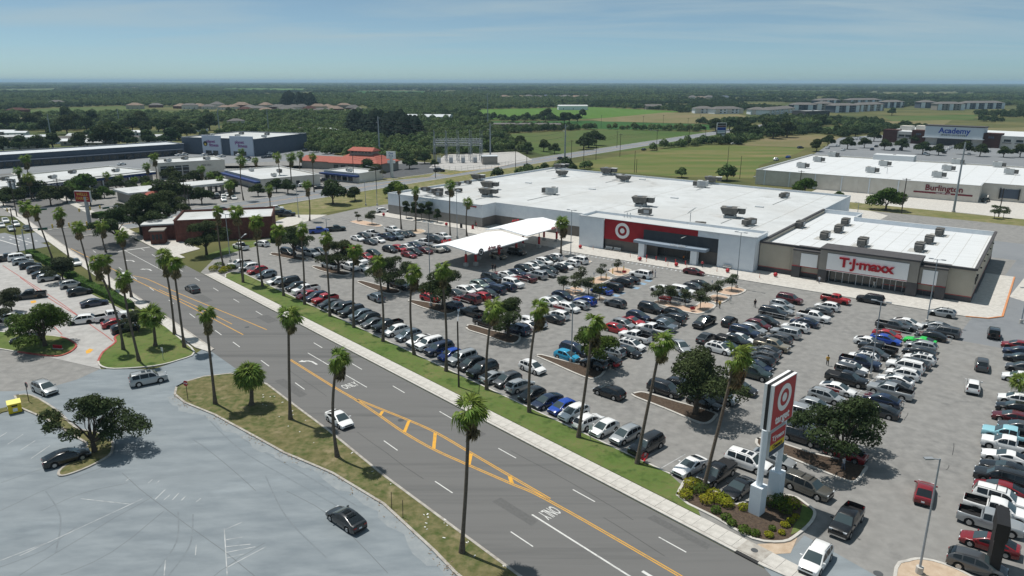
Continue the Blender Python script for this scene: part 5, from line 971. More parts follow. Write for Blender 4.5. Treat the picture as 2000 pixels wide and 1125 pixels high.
for q, k, c, a, lab, rf in (((-22.5,85.2,''), 'sedan', 'white', -47.7, 'white sedan driving down the near lane of the boulevard', 'bars' if 0 else None), ((-86.3,154.7,''), 'suv', 'white', -47.7, 'white SUV behind the palms on the near boulevard lanes', None), ((-106.1,169.3,''), 'sedan', 'white', -47.7, 'white car on the boulevard just past the hedge end', None), ((-67.9,146.4,''), 'sedan', 'grey', 132.3, 'dark grey sedan driving away on the far boulevard lane', None),
     ((-16.7,63.1,''), 'sedan', 'charcoal', 138, 'dark grey sedan crossing the empty blue-grey lot', 'panel'), ((-53.7,98.1,''), 'bigsuv', 'silver', 34, 'silver SUV turning out of the lot towards the boulevard', 'panel'), ((-67.0,94.8,''), 'suv', 'silver', -33, 'silver crossover rolling past the yellow donation bin', None), ((-52.2,75.3,''), 'sedan', 'black', 40, 'black sedan parked in the shade of the lone near tree', None),
     ((-27.7,140.0,''), 'suv', 'steel', 130, 'blue-grey crossover driving up the aisle beside the island oak', None), ((-67.7,189.9,''), 'suv', 'white', 150, 'white crossover entering near the brick building', None), ((-72.0,186.2,''), 'pickup', 'white', 140, 'white pickup truck at the entry beside the brick building', None),
     ((3.2,102.8,''), 'suv', 'white', -46, 'white crossover driving along the aisle behind the grass strip row', None), ((13.9,93.7,''), 'suv', 'black', 138, 'black crossover driving away along the front aisle', None), ((28.2,112.2,''), 'sedan', 'silver', -75, 'silver car coming down the centre aisle', None), ((33.6,116.5,''), 'sedan', 'grey', 50, 'grey sedan driving towards the store in the centre aisle', None), ((35.3,124.4,''), 'pickup', 'black', 227, 'black pickup truck coming down the centre aisle', None), ((40.1,125.0,''), 'suv', 'black', 53, 'small black SUV driving towards the store', None), ((20.6,136.1,''), 'suv', 'grey', 140, 'dark grey crossover passing the end of the gravel island', None),
     ((42.3,161.0,''), 'sedan', 'maroon', -37, 'maroon sedan passing the store entrance', None), ((72.7,138.9,''), 'bigsuv', 'charcoal', 143, 'charcoal SUV waiting in front of the shop with red lettering', None), ((82.2,130.2,''), 'suv', 'silver', 140, 'silver SUV by the corner of the right-hand shop', 'bars'), ((84.6,118.6,''), 'jeep', 'black', 57, 'black boxy off-road SUV driving away at the right', None), ((73.5,104.3,''), 'suv', 'grey', 57, 'grey crossover driving away in the right lane', None), ((66.9,95.9,''), 'suv', 'white', 57, 'white crossover driving away behind the grey one', None),
     ((44.5,68.1,''), 'sedan', 'darkred', 57, 'red sedan driving away past the tall lamp post', None), ((33.7,62.7,''), 'pickup', 'black', 229, 'black pickup truck with chrome grille leaving the lot', None), ((28.2,56.8,''), 'suv', 'white', 229, 'white SUV leaving the lot at the bottom edge', None), ((32.2,69.0,''), 'bigsuv', 'pewter', -47, 'grey-bronze SUV with roof bars beside the sign posts', 'bars')):
    drive(q[0], q[1], k, c, a, lab, rf)
gL = 'cars nosed up to the hedge'
row([(-125.2,173.0,'pk'), (-122.5,173.5,'Uw'), (-119.3,169.8,'us'), (-114.9,165.8,'uc'), (-110.5,161.9,'ug'), (-106.6,157.8,'sc'), (-103.6,154.7,'us'), (-95.2,149.2,'us'), (-90.2,143.7,'uk'), (-83.0,136.1,'sn'), (-75.0,127.4,'pw'), (-72.1,123.8,'sr'), (-68.8,120.7,'uc')], 40, 'at the clipped hedge, from traffic lights', gL)
row([(-98.8,141.1,'pcL'), (-93.5,126.8,'ssL'), (-79.3,125.3,'uwL'), (-82.9,115.4,'skL')], 25, 'under the trees of the pale concrete lot', 'cars under the lot trees')
gQ = 'cars queueing at the traffic lights'
row([(-144.9,211.0,'sc'), (-152.7,217.4,'uw'), (-160.0,223.4,'sw'), (-166.6,228.7,'ug'), (-149.3,210.3,'ss'), (-156.2,215.8,'sw'), (-153.4,208.0,'sg')], RO * 180 / math.pi, 'queueing at the lights, from stop line', gQ)
row([(-127.0,216.6,'sk'), (-112.1,271.3,'ug'), (-99.0,243.1,'un')], 54, 'on the cross street near the bank sign', 'cars on the cross street')
gK = 'cars in the bank drive'
row([(-114.1,276.4,'sw'), (-109.5,271.3,'uw'), (-110.4,277.7,'sw'), (-105.2,270.0,'sw'), (-107.2,265.2,'uw')], -60, 'in the bank drive beside the palms', gK)
gP = 'cars outside the gym'
row([(-206.8,383.3,'sw'), (-216.6,412.1,'sk'), (-198.5,432.7,'sw'), (-196.5,435.8,'uw'), (-183.2,432.7,'uw'), (-177.4,429.6,'Uk'), (-170.5,426.6,'sw'), (-162.4,432.7,'uw'), (-155.9,442.2,'uw'), (-151.1,439.0,'sw'), (-149.7,442.2,'sk'), (-147.2,442.2,'uw'), (-151.3,414.9,'un'), (-148.9,406.5,'sw'), (-143.2,420.7,'sg'), (-140.6,423.6,'sc'), (-131.3,462.4,'uk')], 65, 'outside the gym, counted from the left', gP)
row([(-92.9,332.3,'sw'), (-83.4,318.0,'pk'), (-79.9,297.3,'sc'), (-88.2,303.4,'uw'), (-86.0,303.4,'un'), (-36.1,358.1,'Uk'), (-35.9,356.0,'pk')], 20, 'by the small blue-fascia shop lot', 'cars by the small shops')
row([(-81.6,245.1,'pw'), (-76.9,238.1,'pn'), (-74.4,234.2,'pc'), (-43.8,242.0,'uw'), (-56.8,207.2,'pb'), (-52.5,210.3,'pd')], 20, 'between brick building and store corner', 'cars behind the brick building')
gF = 'cars on the road past the field'
row([(27.8,414.9,'uk'), (85.9,473.2,'sc'), (120.4,512.9,'uc'), (138.6,530.7,'uw')], 54, 'on the field road, from near end', gF)
row([(156.9,530.7,'sr'), (158.7,521.7,'sw'), (162.7,521.7,'sk'), (193.7,488.3,'un')], 20, 'stopped near the tall roadside sign', gF)
gY = 'cars in the far shop lot'
far_ = [(211.9,488.3,'uw'), (225.9,504.5,'sw'), (215.5,473.2,'sw'), (266.2,565.0,'uw'), (272.6,570.2,'ss'), (278.3,575.6,'uw'), (276.5,565.0,'sw'), (236.3,476.9,'un'), (250.5,500.3,'sk'), (277.9,500.3,'ub'), (271.0,484.4,'ss'), (255.6,448.7,'sw'), (253.5,442.2,'ss'), (288.2,480.6,'uw'), (296.7,492.3,'uw'), (303.2,500.3,'sw'), (280.0,469.5,'sw'), (271.2,455.4,'uc'), (280.5,445.4,'ss'), (305.8,465.9,'uw'), (323.3,469.5,'sw'), (250.1,476.9,'sg'), (257.1,480.6,'uk'), (150.3,412.1,'uw'), (162.6,426.6,'sb')]
row(far_, 50, 'in the lot of the far sports shop', gY)
car(*(177.2,266.6), 'suv', 'darkgreen', 40, 'dark green SUV parked at the loading dock', None)
car(*(-3.4,176.0), 'suv', 'tan', -37, 'grey-tan crossover parked under the white canopy', None)
car(*(1.3,180.0), 'bigsuv', 'black', -37, 'black SUV in the deep shade of the white canopy', None)

# ---------------------------------------------------------------- trees
leafmat('leaf_oak', (.036, .056, .024), (.066, .092, .036), .6, .25)
leafmat('leaf_bright', (.048, .100, .022), (.085, .140, .034), .5, .25)
leafmat('leaf_yellow', (.085, .115, .022), (.055, .085, .022), .5, .25)
leafmat('leaf_olive', (.080, .095, .055), (.050, .064, .036), .5, .2)
leafmat('leaf_crape', (.070, .100, .045), (.11, .125, .08), .5, .25)
leafmat('leaf_far', (.036, .064, .028), (.066, .100, .040), .55, .15, .15)
leafmat('leaf_scrub', (.085, .135, .050), (.130, .175, .070), .45, .15, .15)
leafmat('leaf_pine', (.012, .024, .016), (.020, .034, .020), .4, .05, .3)
leafmat('frond', (.105, .175, .035), (.20, .27, .065), .55, .4, 1.2)
leafmat('frond_dry', (.26, .205, .115), (.13, .12, .06), .5, .25, 1.2)
leafmat('hedge', (.060, .125, .022), (.095, .165, .036), .45, .2, 1)
leafmat('shrub_yellow', (.30, .29, .025), (.16, .21, .022), .4, .2, 1)
leafmat('shrub_green', (.060, .105, .020), (.110, .155, .028), .5, .2, 1)
mat('bark', (.115, .092, .072), .95, (.065, .052, .042), 3, 6, .1, bump=.8, bscale=9)
mat('bark_palm', (.175, .145, .115), .95, (.105, .085, .068), 2.5, 6, .1, stretch=(1, 1, 5), bump=.8, bscale=6)
def leaves(rg, blobs, n, size, shell=.55, flat=.6):
    """n small leaf-spray faces spread through a set of ellipsoids (x, y, z, rx, ry, rz)"""
    b = MB(); wts = [q[3] * q[4] + q[3] * q[5] for q in blobs]
    for i in range(n):
        x, y, z, rx, ry, rz = rg.choices(blobs, wts)[0]
        d = Vector((rg.gauss(0, 1), rg.gauss(0, 1), rg.gauss(0, 1))).normalized()
        if d.z < -.55: d.z *= -.6; d.normalize()
        f = shell + (1 - shell) * math.sqrt(rg.random()); f *= rg.uniform(.92, 1.10)
        p = Vector((x + d.x * rx * f, y + d.y * ry * f, z + d.z * rz * f))
        nrm = (d + Vector((rg.gauss(0, flat), rg.gauss(0, flat), rg.gauss(0, flat) + .35))).normalized()
        u = nrm.orthogonal().normalized(); u.rotate(Matrix.Rotation(rg.uniform(0, 6.28), 3, nrm)); w = nrm.cross(u)
        s = size * rg.uniform(.6, 1.35); l = s * rg.uniform(.9, 1.6)
        o = len(b.v); b.v += [tuple(p - u * l), tuple(p + w * s * .55 + u * l * .1), tuple(p + u * l), tuple(p - w * s * .55 - u * l * .1)]; b.f.append((o, o + 1, o + 2, o + 3)); b.m.append(0)
    return b
def limbs(rg, blobs, h0, r0, lean=(0, 0), n=6):
    b = MB(); fork = Vector((lean[0], lean[1], h0)); b.tube([(0, 0, -.1), (lean[0] * .2, lean[1] * .2, h0 * .45), tuple(fork)], [r0 * 1.35, r0, r0 * .85], n + 2)
    for i, q in enumerate(blobs):
        e = Vector(q[:3]); k_ = 1.0 if i % 2 == 0 else .5; m = fork.lerp(e, .5) + Vector((rg.uniform(-.5, .5), rg.uniform(-.5, .5), rg.uniform(.1, .6)))
        b.tube([tuple(fork - Vector((0, 0, .15))), tuple(fork.lerp(m, .6) + Vector((rg.uniform(-.2, .2), rg.uniform(-.2, .2), .1))), tuple(m), tuple(e)], [r0 * .5 * k_, r0 * .36 * k_, r0 * .24 * k_, r0 * .06], n)
        for k in range(2):
            g = e + Vector((rg.uniform(-1, 1) * q[3], rg.uniform(-1, 1) * q[4], rg.uniform(-.2, .6) * q[5])) * .8; b.tube([tuple(m), tuple(m.lerp(g, .6)), tuple(g)], [r0 * .16, r0 * .09, r0 * .03], 4)
    return b
def crown_blobs(rg, n, rad, h, z0, br, windy=(0, 0)):
    out = []
    for i in range(n):
        a = 2 * math.pi * (i + rg.uniform(-.3, .3)) / n * (1 if i < n * .65 else 2.2); f = (rg.uniform(.62, .98) if i % 3 else rg.uniform(.25, .5)) if i < n * .65 else rg.uniform(0, .5)
        z = z0 + h * (rg.uniform(.08, .5) if i < n * .65 else rg.uniform(.55, .85)); k = rg.uniform(.75, 1.2) * br
        out.append((rad * f * math.cos(a) + windy[0] * (z - z0), rad * f * math.sin(a) + windy[1] * (z - z0), z, k, k, k * rg.uniform(.6, .8)))
    return out
TREES = {}
def tree_proto(key, seed, nb, rad, h, z0, br, nl, size, r0, leaf, windy=(0, 0), shell=.5):
    rg = random.Random(seed); bl = crown_blobs(rg, nb, rad, h, z0, br, windy)
    TREES[key] = (limbs(rg, bl, z0 * .8, r0).mesh('trunk', M['bark'], True), leaves(rg, bl, nl, size, shell).mesh('crown', M[leaf]))
for k, a in {'oak0': (1, 16, 3.9, 5.2, 2.1, 1.3, 10000, .13, .26, 'leaf_oak'), 'oak1': (2, 15, 3.7, 4.9, 2.0, 1.25, 9500, .13, .24, 'leaf_oak'), 'oak2': (3, 18, 4.2, 4.8, 2.0, 1.35, 11000, .13, .28, 'leaf_oak'),
             'yel0': (4, 13, 3.2, 4.4, 2.2, 1.25, 7500, .14, .22, 'leaf_yellow'), 'bri0': (5, 17, 4.2, 4.6, 1.6, 1.35, 11000, .13, .25, 'leaf_bright'), 'oli0': (6, 9, 3.0, 3.6, 1.6, 1.5, 6500, .15, .18, 'leaf_olive'),
             'bri1': (12, 9, 3.0, 3.6, 1.4, 1.6, 4500, .22, .2, 'leaf_bright'), 'oakf': (14, 8, 3.0, 4.0, 2.0, 1.8, 2200, .34, .25, 'leaf_far'), 'oakg': (15, 9, 3.2, 4.2, 2.0, 1.9, 2400, .34, .25, 'leaf_oak'), 'scrub': (16, 7, 2.6, 3.0, 1.0, 1.5, 1500, .34, .15, 'leaf_scrub')}.items():
    tree_proto(k, *a)
tree_proto('wind', 8, 19, 4.3, 5.2, 1.5, 1.15, 10500, .12, .22, 'leaf_oak', (.22, .05), .35)
tree_proto('crape', 9, 6, 1.0, 1.6, 1.3, .75, 1100, .12, .06, 'leaf_crape', shell=.3)
tree_proto('crape2', 19, 5, .9, 1.5, 1.2, .7, 700, .11, .06, 'leaf_olive', shell=.3)
tree_proto('slim', 10, 8, .9, 4.6, 2.0, .95, 2600, .16, .09, 'leaf_oak', shell=.4)
def tree(key, loc, s, label, group=None, rz=None, sz=None, name=None, cat='tree'):
    t = thing(name or 'broadleaf_tree', label, cat, loc, rnd.uniform(0, 6.28) if rz is None else rz, group); t.scale = (s, s, sz or s)
    put('trunk', TREES[key][0], t); put('crown', TREES[key][1], t); return t
gI = 'oaks on the mulched islands'
for q, k, s, lab in (((-55.2,177.1), 'oak0', 1.12, 'oak on the mulched island farthest from the sign'), ((-40.3,161.5), 'oak1', 1.2, 'oak on the second mulched island from the brick building'), ((-26.3,146.6), 'oak2', 1.12, 'spreading oak beside a black pickup on its mulched island'), ((-13.5,134.5), 'oak1', 1.25, 'oak on the mulched island with the red tailgate-up SUV'), ((-0.6,118.3), 'oak0', 1.05, 'oak on the mulched island behind two black pickups'),
                   ((24.8,88.1), 'oak2', 1.3, 'largest oak, on the mulched island beside the charcoal SUV')): tree(k, q, s, lab, gI)
tree('yel0', (12.0,103.4), 1.12, 'yellow-green oak on the mulched island with the turquoise hatchback', gI)
tree('wind', (38.5,74.7), 1.38, 'windswept oak on the mulched island right of the store sign', gI, R(20))
tree('wind', (-50.2,77.5), 1.25, 'lone windswept oak on the island in the blue-grey lot', None, R(-10))
tree('bri0', (-78.5,113.2), 1.22, 'broad bright green tree on the lawn with red kerb', None, R(40))
tree('oli0', (-96.3,131.5), .85, 'greyish olive tree at the left edge of the concrete lot'); tree('oli0', (-94.2,123.2), .8, 'greyish olive tree cut by the left picture edge')
tree('oli0', (-99.7,153.5), 1.0, 'round olive-toned tree among the cars at the hedge', None, .8); tree('oli0', (-66.4,120.4), .72, 'olive-toned bushy tree on the corner lawn')
tree('oak1', (-78.4,179.4), 1.35, 'dark oak against the brick building wall'); 
for q, s, lab in (((-107.7,192.0), 1.45, 'left oak of the grove at the intersection corner'), ((-107.5,204.2), 1.65, 'middle oak of the grove at the intersection corner'), ((-106.9,210.1), 1.6, 'right oak of the grove at the intersection corner'), ((-106.7,219.6), 1.5, 'oak at the back of the grove by the brick building')): tree('oak0', q, s, lab, 'oak grove at the intersection')
tree('bri1', (-165.3,276.1), 1.75, 'large light green tree in front of the blue-trimmed shops'); tree('bri1', (-155.4,272.3), .9, 'small yellow-green tree right of the large light green one')
for q, s, lab in (((-179.8,272.3), .95, 'dark round tree left of the light green tree'), ((-185.0,262.7), .8, 'low dark tree beside the leftmost shop sign'), ((-178.8,260.4), .8, 'low dark tree right of the leftmost shop sign'), ((-140.2,299.6), 1.0, 'dark tree in front of the glass-fronted bank hall'), ((-136.7,308.8), .9, 'dark low tree by the bank hall corner')): tree('oakg', q, s, lab)
for i, (q, s) in enumerate((((-160.7,290.9), .8), ((-150.0,281.3), .8), ((-126.2,305.7), .9), ((-110.8,285.3), .8), ((-94.7,288.1), .8), ((-88.5,282.6), .85), ((-152.8,322.0), .9), ((-150.2,293.7), .8), ((-163.1,263.9), .8), ((-98.5,277.4), .7), ((-124.6,226.4), .8), ((-180.5,252.7), .8), ((-165.7,255.9), 1.0), ((-162.5,260.4), .9), ((-151.4,255.9), .9), ((-120.6,255.9), 1.3), ((-128.8,262.7), 1.2), ((-112.3,258.1), .9), ((-122.0,232.7), 1.1), ((-187.0,277.4), 1.1))):
    tree('oakg', q, s, '%s low dark tree planted around the bank and shops' % ORD[i], 'low trees around the bank and shops')
tree('oakg', (-64.8,258.1), 1.28, 'round tree on the dry verge by the cross street, the larger one'); tree('oakg', (-58.5,266.2), .78, 'round tree on the dry verge by the cross street, the smaller one')
tree('bri1', (-44.0,272.3), 1.35, 'wide light tree above the store corner', None); 
for q, s, lab in (((-52.3,368.9), 1.0, 'tree left of the dark lot by the red-roofed building'), ((-47.3,392.6), 1.0, 'tree between the dark lot and the substation'), ((-66.9,338.1), 1.3, 'tree at the right end of the red-roofed building'), ((-61.6,329.0), 1.1, 'tree beside the tall white shop sign'), ((-40.5,378.0), .6, 'small bare-looking tree by the dark pickup')): tree('oakf' if s != 1.1 else 'oli0', q, s, lab)
for i, q in enumerate(((-34.4,230.9), (-31.2,228.2), (-29.1,228.2), (-26.4,226.4), (-23.4,223.0))): tree('slim', q, (1.0, 1.05, .95, 1.1, .8)[i], '%s slim tree from the left along the store side wall' % ORD[i], 'slim trees along the store wall')
tree('slim', (1.3,230.0), .95, 'slim tree behind the white canopy', None)
for i, (q, k, s) in enumerate((((24.8,162.9), 'crape2', 1.15), ((20.2,156.5), 'crape2', 1.3), ((15.3,152.3), 'crape2', 1.5), ((11.0,146.2), 'crape', 1.25), ((13.4,145.5), 'crape', 1.3), ((16.1,144.0), 'crape', 1.35), ((18.0,140.3), 'crape', 1.25))):
    tree(k, q, s, '%s small tree on the islands left of the entrance, from the store' % ORD[i], 'small trees on the gravel islands', name='small_tree')
for i, (q, k, s) in enumerate((((47.1,147.4), 'crape', 1.25), ((42.4,141.7), 'crape', 1.3), ((39.9,141.0), 'crape2', 1.3), ((37.0,134.1), 'crape', 1.35), ((34.6,136.5), 'crape', 1.2), ((32.0,137.8), 'crape', 1.35), ((29.7,138.9), 'crape', 1.2))):
    tree(k, q, s, '%s small tree on the islands right of the entrance, from the store' % ORD[i], 'small trees on the gravel islands', name='small_tree')
tree('crape2', (-49.3,226.4), 1.1, 'small purplish tree on the far gravel island', None, name='small_tree'); tree('crape', (-43.6,220.5), 1.5, 'small wide tree on the far gravel island', None, name='small_tree')
tree('bri1', (117.4,286.7), 1.25, 'bright green tree behind the store corner'); tree('bri1', (130.2,247.4), 1.6, 'large bright green tree beside the loading yard'); tree('bri1', (125.8,274.8), .55, 'low bush by the loading yard wall')
tree('scrub', (79.4,336.3), 1.1, 'scrubby bush behind the store roof, the left one'); tree('scrub', (97.4,325.4), 1.7, 'scrubby bush behind the store roof, the right one'); tree('scrub', (39.7,373.4), .9, 'low bush peeping over the store back wall'); tree('crape', (158.5,232.7), 1.5, 'small tree by the fence of the service lane', None, name='small_tree'); tree('crape', (162.1,233.6), 1.3, 'small tree nearest the right edge by the service lane', None, name='small_tree')
gT = 'trees in the far sports shop lot'
for i, q in enumerate([(195.8,467.0), (219.1,505.1), (223.8,485.3), (238.7,493.0), (244.6,477.8), (254.5,474.2), (254.5,450.0), (260.7,443.6), (280.2,450.0), (282.1,437.3), (292.2,431.1), (302.0,431.1), (293.5,530.9), (308.1,522.0), (314.3,517.7), (280.6,597.0), (272.7,549.7), (347.8,535.5), (359.5,540.2), (324.6,522.0)]):
    tree('oakg', q, rnd.uniform(.95, 1.2), '%s dark round tree in the far sports shop car park' % ORD[i], gT)

# ---------------------------------------------------------------- fan palms
WIND = Vector((.90, -.30, -.22))
def fan(rg, rad=1.0, pet=.8, droop=.35, seg=15, span=105):
    """one fan leaf along +x: stalk, then blades fanning out and drooping at the tips"""
    b = MB(); b.add([(0, -.03, 0), (0, .03, 0), (pet, .02, .02), (pet, -.02, .02)], [(0, 1, 2, 3)])
    for i in range(seg):
        a = R(-span + 2 * span * i / (seg - 1)) * 1.0; l = rad * (1 - .28 * abs(a) / 1.9) * rg.uniform(.88, 1.08); c, s = math.cos(a), math.sin(a); w = .055 + .03 * rad
        f = .06 if i % 2 else -.02
        m = (pet + c * l * .58, s * l * .58, f - droop * .12 * l); t = (pet + c * l * .97, s * l * .97, -droop * l * rg.uniform(.5, 1.3))
        b.add([(pet, 0, .02), (m[0] + s * w, m[1] - c * w, m[2]), t, (m[0] - s * w, m[1] + c * w, m[2])], [(0, 1, 2, 3)])
    return b
_rg = random.Random(5)
FAN = [fan(_rg, 1.05, .75, .4).mesh('frond', M['frond']), fan(_rg, 1.15, .85, .6, 14, 95).mesh('frond', M['frond']), fan(_rg, .95, .7, .9, 13, 90).mesh('frond', M['frond'])]
FAND = [fan(_rg, 1.0, .65, .5, 8, 32), fan(_rg, .9, .6, .6, 7, 26)]
def aim(d, roll):
    d = d.normalized(); q = d.to_track_quat('X', 'Z'); return (q.to_matrix() @ Matrix.Rotation(roll, 3, 'X'))
def skirt(seed, n=70, ln=1.0, windy=.35):
    rg = random.Random(seed); b = MB()
    for i in range(n):
        a = rg.uniform(0, 6.28); e = R(rg.uniform(-89, -62)); d = Vector((math.cos(a) * math.cos(e), math.sin(a) * math.cos(e), math.sin(e))) + WIND * windy * rg.random()
        m = aim(d, rg.uniform(-.6, .6)); f = FAND[i % 2]; z = -rg.uniform(0, 1.1) * ln; s = rg.uniform(.75, 1.15)
        r = .12; b.add([tuple(m @ (Vector(v) * s) + Vector((math.cos(a) * r, math.sin(a) * r, z))) for v in f.v], f.f)
    return b.mesh('dead_frond_skirt', M['frond_dry'])
SK = [skirt(1, 85, 1.3, .95), skirt(2, 75, 1.7, 1.05), skirt(3, 60, .9, .8)]
def frond_dirs(rg, n, windy):
    out = []
    for i in range(n):
        a = i * 2.39996 + rg.uniform(-.2, .2); e = R(78 - 108 * (i / n) ** .8); d = Vector((math.cos(a) * math.cos(e), math.sin(a) * math.cos(e), math.sin(e)))
        out.append(((d + WIND * windy * rg.uniform(.7, 1.1)), rg.uniform(-.5, .5), rg.uniform(.85, 1.1)))
    return out
def joined_crown(seed, n=26, windy=.5):
    rg = random.Random(seed); b = MB()
    src = [fan(rg, 1.05, .75, .5, 11), fan(rg, 1.1, .8, .8, 10, 90)]
    for i, (d, r, s) in enumerate(frond_dirs(rg, n, windy)):
        m = aim(d, r); f = src[i % 2]; b.add([tuple(m @ (Vector(v) * s)) for v in f.v], f.f)
    return b.mesh('crown', M['frond'])
JC = [joined_crown(3), joined_crown(4), joined_crown(5, 24, .3)]
n_palm = 0
def palm(x, y, h, label, group, lean=(0, 0), s=1.0, windy=.82, fat=1.0, fronds=True, sk=True, nf=26):
    """h = height of the crown centre"""
    global n_palm; n_palm += 1; rg = random.Random(n_palm * 7 + 1); s *= rg.uniform(.86, 1.12); windy *= rg.uniform(.7, 1.15); lean = (lean[0] + rg.uniform(-.35, .35), lean[1] + rg.uniform(-.3, .3))
    t = thing('palm_tree', label, 'palm', (x, y, 0), 0, group)
    bow = rg.uniform(-.45, .45); n = 9; pts = []
    for i in range(n + 1):
        f = i / n; pts.append((lean[0] * f ** 1.5 + bow * math.sin(math.pi * f), lean[1] * f ** 1.5, h * f - (.1 if i == 0 else 0)))
    rad = [(.25 - .05 * min(1, i / 2.0) - .05 * i / n) * fat if i > 0 else .36 * fat for i in range(n + 1)]
    MB().tube(pts, rad, 9).build('trunk', M['bark_palm'], t, True)
    top = Vector(pts[-1])
    if sk: put('dead_frond_skirt', SK[n_palm % 3], t, top - Vector((0, 0, .1)), (0, 0, rg.uniform(-.5, .5)), s * rg.uniform(.85, 1.15))
    if fronds:
        for i, (d, r, k) in enumerate(frond_dirs(rg, nf, windy)):
            o = put('frond', FAN[i % 3], t, top, None, s * k * 1.06); o.rotation_euler = aim(d, r).to_euler()
    else: put('crown', JC[n_palm % 3], t, top, (0, 0, rg.uniform(-.6, .6)), s * 1.08)
    return t
gV = 'tall fan palms on the grass strip'
verge = ((-68.3,164.8,14.1), (0, 0)), ((-59.6,153.1,15.9), (0, 0)), ((-54.1,149.8,14.1), (0, 0)), ((-47.4,142.8,13.8), (-.6, .3)), ((-41.4,136.8,15.2), (0, 0)), ((-34.5,129.3,15.3), (.3, 0)), ((-28.6,122.9,14.4), (.8, 0)), ((-22.1,115.7,14.1), (0, 0)), ((-15.9,109.5,13.8), (.2, 0)), ((-10.1,102.6,16.0), (0, 0)), ((-3.6,95.7,12.2), (.6, 0)), ((2.4,88.4,14.6), (1.3, .2)), ((8.4,81.3,15.1), (1.3, 0)), ((14.7,74.9,14.9), (2.2, .5)), ((20.9,68.9,15.5), (2.8, .5))
for i, ((x, y, h), ln) in enumerate(verge): palm(x, y, h, '%s tall fan palm on the grass strip from the far end' % ORD[i], gV, ln, 1.0 if i > 3 else 1.0)
gN = 'fan palms on the near dry verge'
for (x, y, h), ln, s, lab in (((-41.0,90.9,13.3), (.1, 0), .95, 'curved fan palm on the dry verge nearest the stop sign'), ((-29.2,86.2,14.3), (.6, 0), 1.05, 'second tall fan palm on the dry verge from the stop sign'), ((-20.7,76.4,12.6), (.8, 0), 1.05, 'fan palm on the dry verge beside the moving white sedan'), ((-4.7,58.4,14.6), (.5, .2), 1.1, 'nearest fan palm, at the bottom end of the dry verge')): palm(x, y, h, lab, gN, ln, s)
rp_ = palm(*(-35.9,90.6), 4.4, 'short round-headed palm on the dry verge', None, (0, 0), 1.2, .05, 1.5, nf=120, sk=False)
leaves(random.Random(4), [(0, 0, 4.3, 1.5, 1.5, 1.6)], 1500, .2, .6, .6).build('inner_foliage', M['leaf_oak'], rp_)
palm(*(-60.1,113.5), 5.2, 'stout short palm in the middle of the corner lawn', None, (-.2, 0), 1.35, .35, 1.3, nf=34, sk=False)
gC = 'fan palms along the near pavement'
for i, ((x, y, h), ln) in enumerate((((-59.4,119.1,13.9), (-.5, 0)), ((-54.9,112.8,14.6), (.3, 0)), ((-86.1,147.4,6.7), (0, 0)), ((-64.5,111.6,14.9), (-2.2, .5)), ((-59.4,106.6,13.7), (-.3, 0)), ((-78.5,141.7,13.2), (-.5, 0)), ((-105.8,182.2,7.1), (.3, 0)), ((-93.5,153.5,12.3), (-1, 0)), ((-109.5,172.3,12.0), (-.6, 0)), ((-113.5,172.3,12.8), (-2.6, 0)), ((-123.3,180.5,12.3), (-.6, 0)))):
    palm(x, y, h, ('left palm of the pair at the tip of the corner lawn', 'right palm of the pair at the tip of the corner lawn', 'palm rising from the hedge beside the leaning lawn palm', 'leaning tall palm on the left side of the corner lawn', 'tall palm at the front edge of the corner lawn', 'very tall palm on the pavement behind the lawn', 'palm across the road at the grove corner', 'tall palm rising from the hedge left of centre', 'tall palm at the hedge near the traffic lights', 'most leaning palm near the traffic lights', 'leftmost tall palm by the traffic lights')[i], gC, ln, 1.05)
gD = 'fan palms around the bank and shops'
for i, ((x, y, h), s) in enumerate((((-182.5,272.3,14.7), 1.25), ((-184.4,269.9,10.6), 1.2), ((-180.0,267.4,8.4), 1.2), ((-152.8,308.8,11.8), 1.2), ((-153.1,302.6,8.6), 1.2), ((-168.7,299.6,5.3), 1.1), ((-159.7,293.7,5.0), 1.1), ((-151.4,288.1,4.7), 1.1), ((-140.8,277.4,3.8), 1.1), ((-132.1,267.4,3.8), 1.1), ((-132.9,308.8,6.6), 1.1), ((-125.9,299.6,5.5), 1.1), ((-116.9,288.1,5.3), 1.1), ((-107.3,272.3,5.1), 1.2), ((-100.6,267.4,14.8), 1.1), ((-143.9,387.6,7.0), 1.2), ((-120.5,338.1,7.4), 1.1), ((-100.9,312.0,11.9), 1.15), ((-89.9,293.7,13.3), 1.3), ((-96.5,329.0,10.9), 1.1), ((-79.6,288.1,14.1), 1.15), ((-77.4,226.4,10.2), 1.0), ((-64.7,226.4,11.5), 1.0))):
    palm(x, y, h, '%s fan palm around the bank and shops, counted from the left' % ORD[i], gD, (rnd.uniform(-.4, .4), 0), s, .3, 1.2 if i in (15, 18) else 1.0, fronds=False)
gE = 'tall palms by the store side wall'
for i, ((x, y, h), s) in enumerate((((-33.4,213.2,12.7), .95), ((-28.6,209.4,12.2), .95), ((-17.6,201.4,15.0), 1.0), ((-13.0,203.5,9.8), 1.0))): palm(x, y, h, '%s tall palm from the left before the store side wall' % ORD[i], gE, (0, 0), s, .3, fronds=False)
palm(*(12.7,180.5), 8.3, 'palm between the white canopy and the store entrance', None, (0, 0), 1.15, .1, 1.2, nf=30)
palm(*(71.3,92.3), 2.6, 'short palm among the cars at the right edge', None, (0, 0), 1.15, .1, 1.1, nf=22, sk=False)

